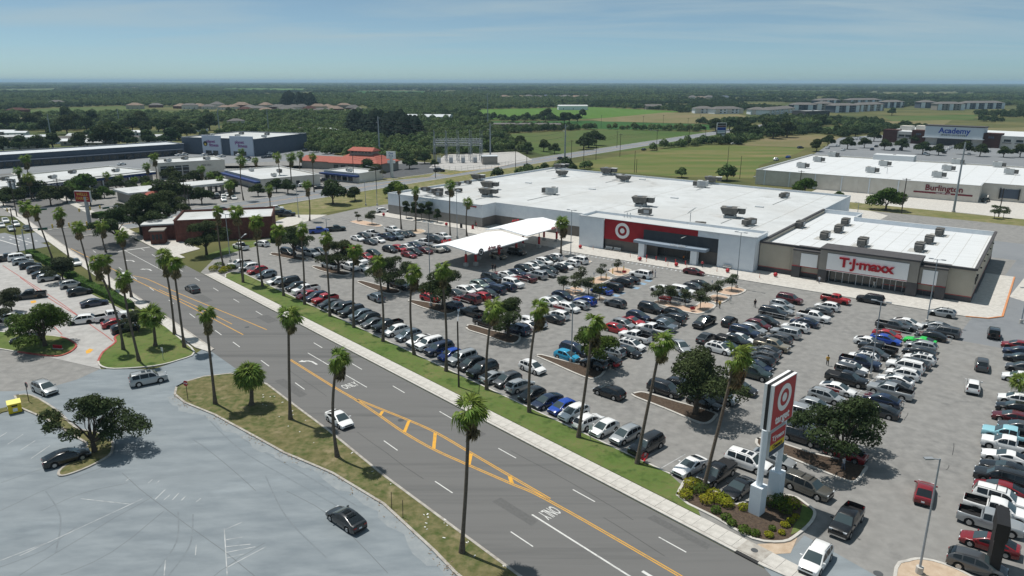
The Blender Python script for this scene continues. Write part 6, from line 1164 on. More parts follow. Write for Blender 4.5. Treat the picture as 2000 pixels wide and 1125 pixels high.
# ---------------------------------------------------------------- signs
SR = math.atan2(67.8 - 65.0, 28.3 - 25.4)
py = thing('pylon_sign', 'tall red and white pylon sign on two white posts by the boulevard', 'sign', (25.4, 65.0, 0), SR)
for x in (0, 4.03):
    MB().span(x - .62, x + .62, -.62, .62, 0, 3.3).build('pedestal', M['wall_white'], py); MB().tube([(x, 0, 3.3), (x, 0, 9.55)], .33, 14).build('post', M['wall_white'], py, True)
mb_ = MB().span(-.15, 4.85, -.5, .5, 9.55, 14.45).build('cabinet', M['letter_white'], py); MB().span(-.17, 4.87, -.17, .17, 9.6, 14.47).build('cabinet_groove', M['letter_dark'], py)
for s_ in (-1, 1):
    fc = MB().span(.05, 4.65, s_ * .505 - .02, s_ * .505 + .02, 9.6, 14.35).build('red_face', M['store_red'], mb_)
    e = put('bullseye_emblem', None, py, (2.35, s_ * .535, 12.55), (R(90), 0, 0 if s_ < 0 else R(180))); ring(.92, 1.45, .03, 36).build('ring', M['letter_white'], e); MB().tube([(0, 0, 0), (0, 0, .03)], .48, 28).build('dot', M['letter_white'], e)
    text('sign_letters', 'target', 1.25, M['letter_white'], py, (2.35, s_ * .54, 10.0), (R(90), 0, 0 if s_ < 0 else R(180)), .02, .03)
sb = MB().span(.55, 3.85, -.38, .38, 6.3, 9.1).build('lower_cabinet', M['steel_light'], py)
for z0, z1, m_ in ((7.65, 9.0, 'store_red'), (6.98, 7.6, 'sign_yellow'), (6.4, 6.93, 'wall_slate')): MB().span(.62, 3.78, -.41, .41, z0, z1).build('tenant_panel', M[m_], sb)
text('tenant_letters', 'T·J·maxx', .72, M['letter_white'], sb, (2.2, -.43, 8.05), (R(90), 0, 0), .01, .02); text('tenant_letters', 'Cleaners', .58, M['letter_dark'], sb, (2.2, -.43, 7.1), (R(90), 0, 0), .01, .012)
bp = thing('black_pylon', 'black slab-like sign pylon cut by the bottom right corner', 'sign', (44.2, 56.2, 0), R(58))
MB().span(-1.75, 1.75, -.5, .5, 3.9, 5.6).build('cabinet', M['trim_black'], bp); MB().span(-1.6, 1.6, -.42, .42, 0, 3.9).build('base', M['trim_black'], bp); MB().span(-1.55, 1.55, -.56, -.5, 4.1, 5.4).build('face', M['unit_dark'], bp)
def plate_sign(name, label, loc, rz, w, h, z, m, words=(), lm='letter_white', posts=(0,), cap=None, pm='steel_grey', pr=.3, group=None, size=.8):
    t = thing(name, label, 'sign', (*loc, 0), rz, group)
    for x in posts: MB().tube([(x, 0, 0), (x, 0, z + h * .5)], pr, 8).build('post', M[pm], t)
    c = MB().span(-w / 2, w / 2, -.3, .3, z, z + h).build('cabinet', M['steel_light'], t); MB().span(-w / 2 + .12, w / 2 - .12, -.34, .34, z + .12, z + h - .12).build('face', M[m], c)
    for i, s in enumerate(words): text('sign_letters', s, size, M[lm], c, (0, -.36, z + h - (i + .95) * size * 1.02 - .15), (R(90), 0, 0), .01, .01)
    return t
plate_sign('bank_sign', 'red bank sign with yellow letters on a grey post', (-131.4,218.8), R(-8), 5.2, 3.4, 7.2, 'wall_red', ('WELLS', 'FARGO'), 'gold', (.8,), size=1.25, pr=.55)
plate_sign('shop_sign', 'white two-board shop sign on a wide pale post', (-55.7,334.4), R(-10), 4.4, 3.4, 8.6, 'letter_white', ('Casa', 'Rosa'), 'letter_blue', (0,), pm='steel_light', pr=.8, size=1.1)
MB().span(*[v for v in ((-55.7,334.4)[0] - 1.8, (-55.7,334.4)[0] + 1.8)], (-55.7,334.4)[1] - .4, (-55.7,334.4)[1] + .4, 6.6, 7.9).build('lower_board', M['letter_white'])
tag(bpy.data.objects['lower_board'], 'small white board below the two-board shop sign', 'sign')
plate_sign('leftmost_shop_sign', 'dark shop sign above stacked white boards at the far left', (-186.3,267.4), R(-30), 5, 1.4, 6.6, 'letter_dark', ('OFFICES',), 'letter_white', (-1.8, 1.8), size=.9)
plate_sign('tenant_board', 'stack of white tenant boards below the dark shop sign', (-188.3,269.9), R(-30), 4.4, 5, 1.2, 'letter_white', (), 'letter_dark', (-1.6, 1.6))
rs = plate_sign('roadside_sign', 'tall roadside tenant sign with many coloured panels by the field', (154.4,540.2), R(8), 7.4, 10.2, 3.8, 'letter_white', (), 'letter_white', (-3.4, 3.4), pm='wall_taupe', pr=.5)
for i, (z, h, m_) in enumerate(((12.3, 1.4, 'letter_dark'), (10.9, 1.2, 'brick'), (8.7, 2.0, 'letter_blue'), (7.3, 1.2, 'panel_blue'), (5.6, .8, 'letter_dark'))): MB().span(-3.3, 3.3, -.42, .42, z, z + h).build('tenant_panel', M[m_], rs)
for k in range(2): MB().span(-3.3 + k * 3.4, -.1 + k * 3.4, -.42, .42, 4.2, 5.3).build('tenant_panel', M[('sage_panel', 'letter_white')[k]] if k else mat('sage_panel', (.08, .22, .2), .6), rs)
def stop_sign(loc, rz, lab):
    t = thing('stop_sign', lab, 'sign', (*loc, 0), rz); MB().tube([(0, 0, 0), (0, 0, 2.9)], .045, 6).build('post', M['wood_pole'], t)
    o = [(.42 * math.cos(R(22.5 + 45 * k)), .42 * math.sin(R(22.5 + 45 * k))) for k in range(8)]
    f = MB().add([(x, -.05, 2.6 + z) for x, z in o] + [(x, -.08, 2.6 + z) for x, z in o], [tuple(range(7, -1, -1)), tuple(range(8, 16))] + [(k, (k + 1) % 8, 8 + (k + 1) % 8, 8 + k) for k in range(8)]).build('octagon', M['letter_red'], t)
    MB().add([(x * .94, -.045, 2.6 + z * .94) for x, z in o], [tuple(range(7, -1, -1))]).build('back_plate', M['steel_grey'], t)
    text('stop_letters', 'STOP', .3, M['letter_white'], f, (0, -.085, 2.5), (R(90), 0, 0), .003, .004); return t
stop_sign((-45.3,92.1), R(-20), 'red stop sign on the tip of the dry verge'); stop_sign((-67.1,91.4), R(150), 'stop sign seen from behind near the yellow bin')
for q, lab in (((9.8,80.4), 'small white sign on a post in the grass strip'), ((-55.7,107.0), 'short utility post sign on the corner lawn')):
    t = thing('small_sign', lab, 'sign', (*q, 0), R(-30)); MB().tube([(0, 0, 0), (0, 0, 2.2)], .04, 6).build('post', M['steel_grey'], t); MB().span(-.25, .25, -.03, .0, 1.6, 2.2).build('plate', M['letter_white'], t)
for q, lab in (((-12.5,65.5), 'thin bare stake on the dry verge, the left one'), ((-11.1,64.0), 'thin bare stake on the dry verge, the right one')):
    t = thing('stake', lab, 'post', (*q, 0)); MB().tube([(0, 0, 0), (.05, 0, 2.1)], .035, 6).build('rod', M['wood_pole'], t); MB().span(-.1, .1, -.03, .03, 0, .1).build('foot', M['wood_pole'], t)
ms = thing('lawn_sign', 'low red sign board on the lawn under the broad tree', 'sign', (*(-75.5,111.8), 0), R(-10)); MB().span(-.8, .8, -.08, .08, .25, .8).build('board', M['letter_red'], ms); MB().span(-.9, .9, -.15, .15, .1, .25).build('base', M['concrete'], ms)
# donation bin
db = thing('donation_bin', 'yellow donation bin at the edge of the blue-grey lot', 'bin', (*(-67.0,88.4), 0), R(38), None, .8)
MB().add([(-.95, -.8, .12), (.95, -.8, .12), (.95, .8, .12), (-.95, .8, .12), (-.95, -.8, 1.75), (.95, -.8, 1.75), (.95, .8, 1.95), (-.95, .8, 1.95)], [(3, 2, 1, 0), (4, 5, 6, 7), (0, 1, 5, 4), (1, 2, 6, 5), (2, 3, 7, 6), (3, 0, 4, 7)]).build('body', M['sign_yellow'], db)
MB().add([(-1, -.9, 1.8), (1, -.9, 1.8), (1, .85, 2.0), (-1, .85, 2.0), (-1, -.9, 1.74), (1, -.9, 1.74), (1, .85, 1.94), (-1, .85, 1.94)], [(0, 1, 2, 3), (7, 6, 5, 4), (0, 4, 5, 1), (1, 5, 6, 2), (2, 6, 7, 3), (3, 7, 4, 0)]).build('lid', mat('lid_yellow', (.78, .70, .18), .5), db)
MB().span(-.3, .35, -.83, -.805, .4, 1.0).build('notice', M['letter_white'], db); MB().span(-.4, .4, -.83, -.81, 1.25, 1.5).build('chute', M['trim_black'], db); MB().span(-.955, -.985, -.3, .35, .4, 1.0).build('notice', M['panel_blue'], db)
text('bin_letters', 'CLOTHES', .28, M['letter_dark'], db, (-.97, 0, 1.35), (R(90), 0, R(-90)), .003)

# ---------------------------------------------------------------- lamp posts, power poles
def lamp(x, y, h, lab, heads=2, group='lamp posts in the lot', r=.11, base=True, rz=0):
    t = thing('lamp_post', lab, 'lamp post', (x, y, 0), rz, group)
    if base: MB().tube([(0, 0, -.1), (0, 0, .75)], .32, 12).build('base', M['concrete'], t)
    MB().tube([(0, 0, .7 if base else 0), (0, 0, h)], [r, r * .6], 8).build('pole', M['galv'], t, True)
    for s in ((-1, 1) if heads == 2 else (-1,)):
        MB().tube([(0, 0, h - .1), (s * .7, 0, h)], .05, 6).build('arm', M['galv'], t); hd = MB().box(s * 1.0, 0, h + .02, .75, .38, .12).build('lamp_head', M['steel_grey'], t); MB().box(s * 1.0, 0, h - .05, .6, .28, .03).build('lens', M['lamp_clear'], hd)
    return t
for (x, y, h), nh, rz, lab in (((54.2,100.4,12.1), 2, FO, 'lamp post in the row with the bright green coupe'), ((77.0,126.0,12.2), 2, FO, 'lamp post between the right-hand rows near the shop'), ((37.1,55.5,11.7), 1, 0, 'nearest lamp post at the bottom right corner'), ((48.7,149.4,12.3), 2, FO, 'lamp post on the gravel island right of the entrance'), ((15.0,177.7,12.1), 2, FO, 'lamp post beside the palm at the canopy'), ((9.5,106.4,12.1), 2, FO, 'lamp post on the island with the turquoise hatchback'),
                           ((-16.1,136.1,16.9), 2, FO, 'lamp post beside the red tailgate-up SUV'), ((-15.5,200.0,13.7), 2, FO, 'lamp post near the store side wall'), ((-45.1,171.8,10.9), 2, FO, 'lamp post beside the second island oak'), ((-69.4,171.8,12.0), 2, FO, 'lamp post at the lot entry by the yellow shrubs'), ((115.7,237.4,4.5), 1, 0, 'short lamp post behind the right-hand shop'), ((159.1,305.7,8.2), 1, 0, 'lamp post in front of the long warehouse wall'), ((94.5,126.0,6.9), 1, 0, 'lamp post cut by the right edge'),
                           ((-52.5,255.9,9.2), 1, .4, 'pale lamp post on the dry verge, the left one'), ((-48.4,255.9,8.5), 1, .4, 'pale lamp post on the dry verge, the right one'), ((-70.0,232.7,10.9), 1, .4, 'pale lamp post beside the cross street behind the brick building')):
    lamp(x, y, h, lab, nh, rz=rz)
def power(x, y, h, lab, rz=CO, arms=1, r=.16, group='wooden power poles', m='wood_pole', name='power_pole', lamparm=False):
    t = thing(name, lab, 'pole', (x, y, 0), rz, group); MB().tube([(0, 0, -.2), (0, 0, h)], [r, r * .7], 7).build('shaft', M[m], t, True)
    for k in range(arms): 
        c = MB().span(-.06, .06, -1.2, 1.2, h - .5 - k * 1.1, h - .36 - k * 1.1).build('cross_arm', M[m], t)
        for yy in (-1.1, -.4, .4, 1.1): MB().tube([(0, yy, h - .36 - k * 1.1), (0, yy, h - .1 - k * 1.1)], .05, 5).build('insulator', M['steel_light'], c)
    if lamparm: MB().tube([(0, 0, h - .4), (0, 2.6, h - .1), (0, 4.6, h)], .06, 6).build('lamp_arm', M['galv'], t); MB().box(0, 5, h, .35, .9, .14).build('lamp_head', M['steel_light'], t)
    return t
POLES = [(-70.0,318.6,11.9), (-53.9,285.3,10.5), (-60.5,336.3,10.6), (-35.3,332.6,11.9), (1.8,353.9,11.6), (7.4,360.2,10.1), (32.0,390.1,12.8), (39.7,400.3,12.5), (48.0,413.8,12.9), (64.2,431.1,13.4), (92.8,467.0,13.2), (122.5,505.1,13.2), (139.4,526.5,11.9)]
for i, (x, y, h) in enumerate(POLES): power(x, y, h, '%s wooden power pole along the cross street from the near end' % ORD[i], lamparm=i in (1, 10))
for i, (x, y, h) in enumerate(((71.1,493.0,10.9), (85.6,704.1,12.0), (125.9,704.1,11.5), (150.0,728.5,11.4), (158.2,659.8,11.7), (186.6,728.5,11.9), (60.1,353.9,10.7), (61.1,353.9,6.7), (106.8,358.1,12.5), (105.4,332.6,10.3))): power(x, y, h, '%s thin pole around the green fields, counted from the left group' % ORD[i], arms=i < 6, r=.14, group='thin poles around the fields')
for i, (x, y, h) in enumerate(((115.7,288.1,9.0), (132.5,241.3,12.0), (161.8,235.5,9.5))): power(x, y, h, '%s dark power pole behind the right-hand shop, from the left' % ORD[i], R(53), 1, .18, 'poles behind the right-hand shop')
for i, (x, y, h) in enumerate(((-129.0,182.8,11.4), (-162.5,232.7,11.8), (-169.4,267.4,8.0), (-109.5,239.3,11.7), (-108.9,240.3,9.9))): power(x, y, h, '%s dark power pole around the intersection, from the left' % ORD[i], RO, 1, .17, 'poles around the intersection')
x, y, h = (-7.7,96.6,10.2); power(x, y, h, 'wooden street lamp pole in the grass strip with a long arm', RO + R(50), 0, .15, None, name='street_lamp', lamparm=True)
x, y, h = (-60.0,153.9,9.7); power(x, y, h, 'wooden street lamp pole at the far end of the grass strip', RO + R(50), 0, .15, None, name='street_lamp', lamparm=True)
x, y, h = (1.8,353.9,11.6)
# tall steel transmission poles
for i, ((x, y, h), r, lab) in enumerate((((-306.1,485.3,21.9), .5, 'tall steel transmission pole left, above the dark shop wing'), ((-413.5,773.2,15.2), .5, 'distant steel transmission pole behind the trailer park'), ((-238.4,597.0,20.7), .5, 'tall steel transmission pole behind the gym'), ((-214.7,646.2,19.3), .5, 'steel transmission pole at the right end of the gym'), ((-79.1,434.2,23.0), .55, 'tall steel transmission pole beside the red-roofed restaurant'), ((-24.2,737.0,31.8), .6, 'tallest steel transmission pole behind the substation'), ((28.5,390.1,21.0), .55, 'tall steel transmission pole at the roadside beyond the store'), ((-12.0,402.9,20.9), .5, 'thick steel pole inside the substation'), ((152.0,244.3,23.7), .42, 'tall steel pole beside the loading yard'))):
    t = thing('transmission_pole', lab, 'pole', (x, y, 0), CO, 'steel transmission poles'); MB().tube([(0, 0, -.2), (0, 0, h)], [r, r * .5], 10).build('shaft', M['galv'], t, True); MB().tube([(0, 0, 0), (0, 0, .5)], r * 1.5, 10).build('base', M['concrete'], t)
    for k in range(3 if i < 8 else 0): MB().tube([(0, 0, h - 1 - k * 2.6), (0, (-1.8, 1.8)[k % 2], h - .7 - k * 2.6)], .09, 6).build('davit_arm', M['galv'], t)
# wires
def wire(pts, sag=1.2, lab='', r=.034):
    b = MB()
    for a, c in zip(pts, pts[1:]):
        b.tube([tuple(Vector(a).lerp(Vector(c), k / 8) - Vector((0, 0, sag * 4 * (k / 8) * (1 - k / 8)))) for k in range(9)], r, 4, cap=False)
    tag(b.build('power_line', M['trim_black']), lab, 'wire', 'power lines')
main = [POLES[i] for i in (0, 2, 4, 6, 9, 10, 11)]
for k, dz in enumerate((.2, 1.0, 1.8)): wire([(x, y, h - dz) for x, y, h in main], 1.0, '%s power line strung along the cross street, from the top' % ORD[k])
near_ = [(-162.5,232.7,11.8), (-169.4,267.4,8.0), (-109.5,239.3,11.7)]
for k, dz in enumerate((.3, 1.2)): wire([(x, y, h - dz) for x, y, h in near_], 1.2, '%s power line crossing before the bank, from the top' % ORD[k])
tr = [(-306.1,485.3,21.9), (-238.4,597.0,20.7), (-214.7,646.2,19.3), (-79.1,434.2,23.0), (-12.0,402.9,20.9), (28.5,390.1,21.0)]
for k, dz in enumerate((1.0, 3.6, 6.2)): wire([(x, y, h - dz) for x, y, h in tr], 3.0, '%s high transmission line, from the top' % ORD[k], .045)
# traffic signals
def signal(loc, h, arm, ang, lab):
    t = thing('traffic_signal', lab, 'traffic light', (*loc, 0), ang, 'traffic signals at the intersection'); MB().tube([(0, 0, 0), (0, 0, h)], [.17, .12], 8).build('mast', M['galv'], t); a_ = MB().tube([(0, 0, h - .3), (arm, 0, h + .3)], [.1, .06], 6).build('mast_arm', M['galv'], t)
    for f in (.45, .7, .97):
        s = MB().box(arm * f, 0, h + .1, .35, .3, 1.0).build('signal_head', M['gold'], a_)
    MB().box(arm * .3, 0, h - .45, 2.2, .05, .5).build('street_name_board', M['darkgreen_board'] if 'darkgreen_board' in M else mat('darkgreen_board', (.01, .09, .05), .5), a_); return t
signal((-125.9,181.1), 6.4, 15, R(28), 'traffic signal with long arm at the near intersection corner'); signal((-137.2,214.8), 6.4, 13, R(210), 'traffic signal at the far intersection corner'); signal((-121.8,219.6), 6.2, 12, R(-120), 'traffic signal across the road beside the grove')
# ---------------------------------------------------------------- small things in front of the store
ball = bpy.data.meshes.new('ball'); bm = bmesh.new(); bmesh.ops.create_uvsphere(bm, u_segments=16, v_segments=10, radius=.48); bm.to_mesh(ball); bm.free(); ball.shade_smooth(); ball.materials.append(M['store_red'])
plinth = MB().tube([(0, 0, 0), (0, 0, .16)], [.34, .28], 14).mesh('plinth', M['concrete'])
for i, q in enumerate(((-42.4,234.6), (-20.2,218.0), (18.3,187.0), (31.9,173.4), (39.7,167.7), (50.4,161.9), (60.3,158.3))):
    t = thing('ball_bollard', '%s red ball bollard along the store front from the left' % ORD[i], 'bollard', (*q, .13), 0, 'red ball bollards'); put('ball', ball, t, (0, 0, .56)); put('plinth', plinth, t)
for i, q in enumerate(((21.6,185.8), (30.1,177.1), (31.5,174.4), (33.3,172.3), (37.8,168.2), (41.9,166.2), (48.2,162.9), (56.4,157.4))):
    t = thing('post_cone', '%s slim orange post with base along the kerb from the left' % ORD[i], 'post', (*q, .0), 0, 'slim posts along the kerb'); MB().tube([(0, 0, .1), (0, 0, 1.15)], [.07, .05], 6).build('post', mat('cone_orange', (.55, .12, .03), .6), t); MB().box(0, 0, .06, .45, .45, .12).build('base', M['trim_black'], t); MB().tube([(0, 0, .7), (0, 0, .85)], .075, 6).build('band', M['letter_white'], t)
for i, q in enumerate(((18.2,153.1), (21.3,156.1), (23.4,160.6), (26.3,162.9), (42.6,146.6), (38.7,142.1))):
    t = thing('bay_sign', '%s sign post in a yellow sleeve on the gravel islands, from the left' % ORD[i], 'sign', (*q, .1), FO, 'bay signs in yellow sleeves'); MB().tube([(0, 0, 0), (0, 0, 1.3)], .11, 8).build('sleeve', M['bollard_yellow'], t); MB().tube([(0, 0, 1.3), (0, 0, 2.5)], .04, 6).build('post', M['steel_grey'], t); MB().span(-.16, .16, -.05, -.02, 1.9, 2.4).build('plate', M['letter_white'], t)
for i, q in enumerate(((-15.4,214.8), (-11.8,213.2))):
    t = thing('litter_bin', ('dark litter bin by the store side wall', 'red litter bin by the store side wall')[i], 'bin', (*q, .13)); MB().tube([(0, 0, 0), (0, 0, 1.2)], .38, 10).build('drum', M[('trim_black', 'store_red')[i]], t); MB().tube([(0, 0, 1.2), (0, 0, 1.35)], [.4, .25], 10).build('lid', M['trim_black'], t)
for i, a in enumerate((-91, -88.5, -58.6)):
    t = thing('bench', ('long bench against the store wall under the emblem', 'second bench against the store wall under the emblem', 'bench against the store wall right of the doors')[i], 'bench', (*FA(a, 163.4 if a < -60 else 163.0), .14), FO)
    MB().span(-1, 1, -.25, .2, .4, .48).build('seat', M['unit_light'], t); MB().span(-1, 1, .16, .22, .5, .95).build('backrest', M['unit_light'], t)
    for x_ in (-.8, .8): MB().span(x_ - .05, x_ + .05, -.2, .18, 0, .4).build('leg', M['steel_grey'], t)
for i in range(5):
    t = thing('post_bollard', '%s red post bollard under the entrance canopy from the left' % ORD[i], 'bollard', (*FA(-78.5 + i * 2.6, 160.6), .14), 0, 'red post bollards'); MB().tube([(0, 0, 0), (0, 0, .95)], .13, 8).build('post', M['store_red'], t); MB().tube([(0, 0, .95), (0, 0, 1.03)], [.13, .06], 8).build('cap', M['store_red'], t)
# shopping carts and cart corrals
cb_ = MB()
for z, w0, w1, x0, x1 in ((.45, .22, .2, -.38, .36), (.7, .26, .23, -.44, .42), (.98, .30, .26, -.5, .48)):
    for a, b in (((x0, -w0, z), (x1, -w1, z)), ((x0, w0, z), (x1, w1, z)), ((x0, -w0, z), (x0, w0, z)), ((x1, -w1, z), (x1, w1, z))): cb_.bar(a, b, .014)
for k in range(6):
    f = k / 5; xa, xb_ = -.38 + .74 * f, -.5 + .98 * f
    for s in (-1, 1): cb_.bar((xa, s * .21, .45), (xb_, s * .28, .98), .01)
cb_.add([(-.38, -.22, .45), (.36, -.2, .45), (.36, .2, .45), (-.38, .22, .45)], [(0, 1, 2, 3)]); cb_.add([(-.38, -.22, .45), (.36, -.2, .45), (.48, -.26, .9), (-.5, -.3, .9)], [(0, 1, 2, 3)]); cb_.add([(-.38, .22, .45), (.36, .2, .45), (.48, .26, .9), (-.5, .3, .9)], [(3, 2, 1, 0)])
basket = cb_.mesh('basket', M['store_red'])
cf = MB()
for s in (-1, 1): cf.tube([(.42, s * .2, .12), (-.4, s * .26, .16), (-.52, s * .26, 1.0)], .016, 5)
cf.tube([(-.56, -.28, 1.02), (-.56, .28, 1.02)], .02, 5)
frame_ = cf.mesh('frame', M['steel_grey']); cw = MB()
for x_, y_ in ((.4, .2), (.4, -.2), (-.4, .25), (-.4, -.25)): cw.tube([(x_, y_ - .02, .06), (x_, y_ + .02, .06)], .06, 8)
wheel_ = MB().tube([(0, -.02, 0), (0, .02, 0)], .06, 8).mesh('wheel', M['trim_black'])
def cart(x, y, a, lab, group='shopping carts'):
    t = thing('shopping_cart', lab, 'cart', (x, y, 0), a, group); put('basket', basket, t); put('frame', frame_, t)
    for wx_, wy_ in ((.4, .2), (.4, -.2), (-.4, .25), (-.4, -.25)): put('wheel', wheel_, t, (wx_, wy_, .06))
    return t
corr = (((67.9,118.3), 5, 'below the grey pickup in the green coupe row'), ((73.5,117.2), 2, 'by the black sedan in the green coupe row'), ((49.9,129.7), 3, 'left of the white pickup, oak row'), ((54.6,124.9), 3, 'below the white pickup, oak row'), ((-1.8,158.3), 7, 'between white cars by the canopy'), ((2.3,154.4), 4, 'right of the white SUV by the canopy'), ((-9.8,138.2), 3, 'below the maroon SUV near the canopy'), ((-37.1,171.3), 6, 'among the white cars left of the canopy'), ((51.6,91.3), 2, 'below the navy sedan, coupe row'), ((47.5,94.0), 3, 'below the white sedan, coupe row'), ((10.4,133.1), 6, 'in the gravel island row'), ((32.2,138.9), 5, 'on the islands right of the entrance'))
for i, (q, n, wh) in enumerate(corr):
    t = thing('cart_corral', 'steel cart corral ' + wh, 'cart corral', (*q, 0), FO + R(-4), 'cart corrals')
    for s in (-1, 1):
        for z in (.45, .95): MB().tube([(-2.6, s * .85, z), (2.4, s * .85, z), (2.6, s * .85, z - .15)], .035, 6).build('rail', M['steel_light'], t)
        for x_ in (-2.5, 0, 2.4): MB().tube([(x_, s * .85, 0), (x_, s * .85, 1.0)], .035, 6).build('post', M['steel_light'], t)
    for k in range(n):
        x, y = rot2(-1.9 + k * .42, (k % 2) * .7 - .35, FO); cart(q[0] + x, q[1] + y, FO + R(-4), 'red shopping cart in the corral ' + wh, 'carts nested in the corral ' + wh)
cart(*(15.6,75.2), R(60), 'lone red shopping cart on the grass strip beside a palm'); cart(*(16.3,103.8), R(30), 'red shopping cart behind the open tailgate SUV'); cart(*(35.2,132.8), R(10), 'lone red shopping cart beside the gravel island'); cart(*(26.1,160.6), R(10), 'red shopping cart on the island by the accessible bays')

# ---------------------------------------------------------------- people
for q, k, a, lab in (((32.2,158.3), 'stand_dark', 200, 'person in black standing at the tail of the white SUV'), ((32.8,158.3), 'light', 190, 'person in pale shirt beside the one in black at the white SUV'), ((45.7,166.7), 'pink', -120, 'person in a pink top walking past the store entrance'), ((42.5,172.3), 'vest', -60, 'person in orange top under the entrance canopy'), ((40.8,136.1), 'stand_dark', 60, 'person in dark clothes at the gravel island, the left of two'), ((41.0,134.8), 'amber', 60, 'person with amber top at the gravel island, the right of two'), ((44.1,138.2), 'walk_white', 70, 'person all in white walking by the gravel island'), ((48.2,135.5), 'walk_black', 80, 'person all in black walking in the open lane'),
                   ((68.0,152.7), 'light', 40, 'person in pale shirt on the pavement before the clothing shop'), ((78.3,149.0), 'walk_white', 90, 'person in the doorway of the clothing shop'), ((49.8,105.3), 'amber', 70, 'person in amber top and black trousers crossing the lane'), ((-4.5,163.8), 'walk_black', -100, 'left of two people in black walking out of the canopy shade'), ((-3.9,163.3), 'stand_dark', -100, 'right of two people in dark clothes by the canopy shade'), ((-11.2,217.2), 'stand_dark', 0, 'person in dark clothes at the store side wall corner'), ((-10.8,214.8), 'pink', 0, 'person in a pink top at the store side wall corner'), ((38.2,73.6), 'light', 120, 'person in pale clothes in the shade of the windswept oak')):
    t = thing('person', lab, 'person', (*q, .0), R(a)); z = .14 if (F2(q)[1] > 156 and F2(q)[0] < -3) else 0; t.location.z = z; b_ = put('body', bodies[k], t); put('hair', hair_, b_, (.02, 0, 1.70))

# ---------------------------------------------------------------- hedges and shrubs
def bush(loc, r, h, m, label, group=None, n=None, name='shrub', z=.1):
    rg = random.Random(int(loc[0] * 10) + 3); t = thing(name, label, 'shrub', (*loc, z), 0, group)
    leaves(rg, [(0, 0, h * .45, r, r, h * .55)], n or int(500 * r), .09, .75, .5).build('foliage', M[m], t)
    b = MB()
    for k in range(4): a = rg.uniform(0, 6.28); b.tube([(0, 0, 0), (r * .5 * math.cos(a), r * .5 * math.sin(a), h * .6)], [.04, .015], 5)
    b.build('stems', M['bark'], t); return t
gH = 'shrubs in the bed under the pylon sign'
for i, (q, r, h, m_) in enumerate((((19.8,69.5), 1.0, 1.2, 'shrub_yellow'), ((20.4,68.8), 1.1, 1.2, 'shrub_green'), ((18.7,67.8), .8, .9, 'shrub_yellow'), ((20.7,66.8), .8, .9, 'shrub_yellow'), ((21.7,67.5), .9, 1.1, 'shrub_yellow'), ((22.4,66.8), .9, 1.0, 'shrub_yellow'), ((22.7,66.1), .7, .9, 'shrub_yellow'), ((21.2,65.0), .55, .7, 'shrub_green'), ((21.9,63.7), .55, .7, 'shrub_green'), ((22.2,62.8), .5, .6, 'shrub_green'), ((23.1,61.6), .65, .7, 'shrub_green'), ((24.0,61.1), .5, .6, 'shrub_green'), ((24.2,65.5), .55, .7, 'shrub_yellow'), ((27.6,66.1), .95, 1.1, 'shrub_green'), ((28.5,66.6), .9, 1.1, 'shrub_green'), ((29.5,66.1), .85, 1.0, 'shrub_yellow'), ((28.4,65.0), .75, .95, 'shrub_green'), ((29.1,64.0), .35, .45, 'shrub_yellow'), ((28.3,63.2), .4, .5, 'shrub_yellow'), ((27.5,62.6), .45, .5, 'shrub_yellow'), ((26.0,62.0), .35, .45, 'shrub_green'), ((26.7,61.3), .35, .45, 'shrub_yellow'), ((25.3,60.9), .45, .5, 'shrub_yellow'))):
    bush(q, r, h, m_, '%s %s shrub in the bed under the pylon sign, from the left' % (ORD[i], 'yellow-green' if m_ == 'shrub_yellow' else 'green'), gH)
for i, (q, r, h, m_) in enumerate((((-70.2,163.3), 1.1, 1.2, 'shrub_yellow'), ((-69.9,166.2), 1.3, 1.3, 'shrub_green'), ((-67.3,163.3), 1.2, 1.1, 'shrub_yellow'), ((-66.6,164.8), 1.1, 1.2, 'shrub_green'), ((-67.3,161.5), 1.0, .9, 'shrub_yellow'))): bush(q, r, h, m_, '%s shrub of the yellow-green clump at the lot entry' % ORD[i], 'shrub clump at the lot entry', 900)
def hedge(name, label, pts, w, h, n, m_='hedge', z=.1):
    rg = random.Random(len(pts)); q = smoothline(pts, 4); t = thing(name, label, 'hedge', (*q[0], 0)); o = Vector(q[0]); q = [tuple(Vector(p) - o) for p in q]
    core = strip(MB(), q, w * .86, z, z + h * .92); core.build('branch_core', M['leaf_oak'], t)
    b = MB(); L_ = [math.dist(a, c) for a, c in zip(q, q[1:])]
    for i in range(n):
        k = rg.choices(range(len(L_)), L_)[0]; f = rg.random(); p = Vector(q[k]).lerp(Vector(q[k + 1]), f); d = (Vector(q[k + 1]) - Vector(q[k])).normalized(); nn = Vector((-d.y, d.x)); s = rg.uniform(-1, 1)
        if rg.random() < .55: pos = Vector((p.x + nn.x * s * w / 2, p.y + nn.y * s * w / 2, z + h + rg.uniform(-.04, .05))); up = Vector((rg.gauss(0, .4), rg.gauss(0, .4), 1))
        else: sg = rg.choice((-1, 1)); pos = Vector((p.x + nn.x * sg * w * .49, p.y + nn.y * sg * w * .49, z + rg.uniform(0, h))); up = Vector((nn.x * sg + rg.gauss(0, .4), nn.y * sg + rg.gauss(0, .4), .3))
        up.normalize(); u = up.orthogonal().normalized(); v = up.cross(u); s2 = rg.uniform(.08, .17); b.add([pos - u * s2, pos + v * s2 * .6, pos + u * s2, pos - v * s2 * .6], [(0, 1, 2, 3)])
    b.build('foliage', M[m_], t); return t
hedge('clipped_hedge', 'long clipped bright green hedge along the concrete lot', [(-124.6,180.5),(-109.4,166.2),(-93.7,151.0),(-82.9,141.4),(-74.8,134.1)], 1.9, 1.15, 9000)
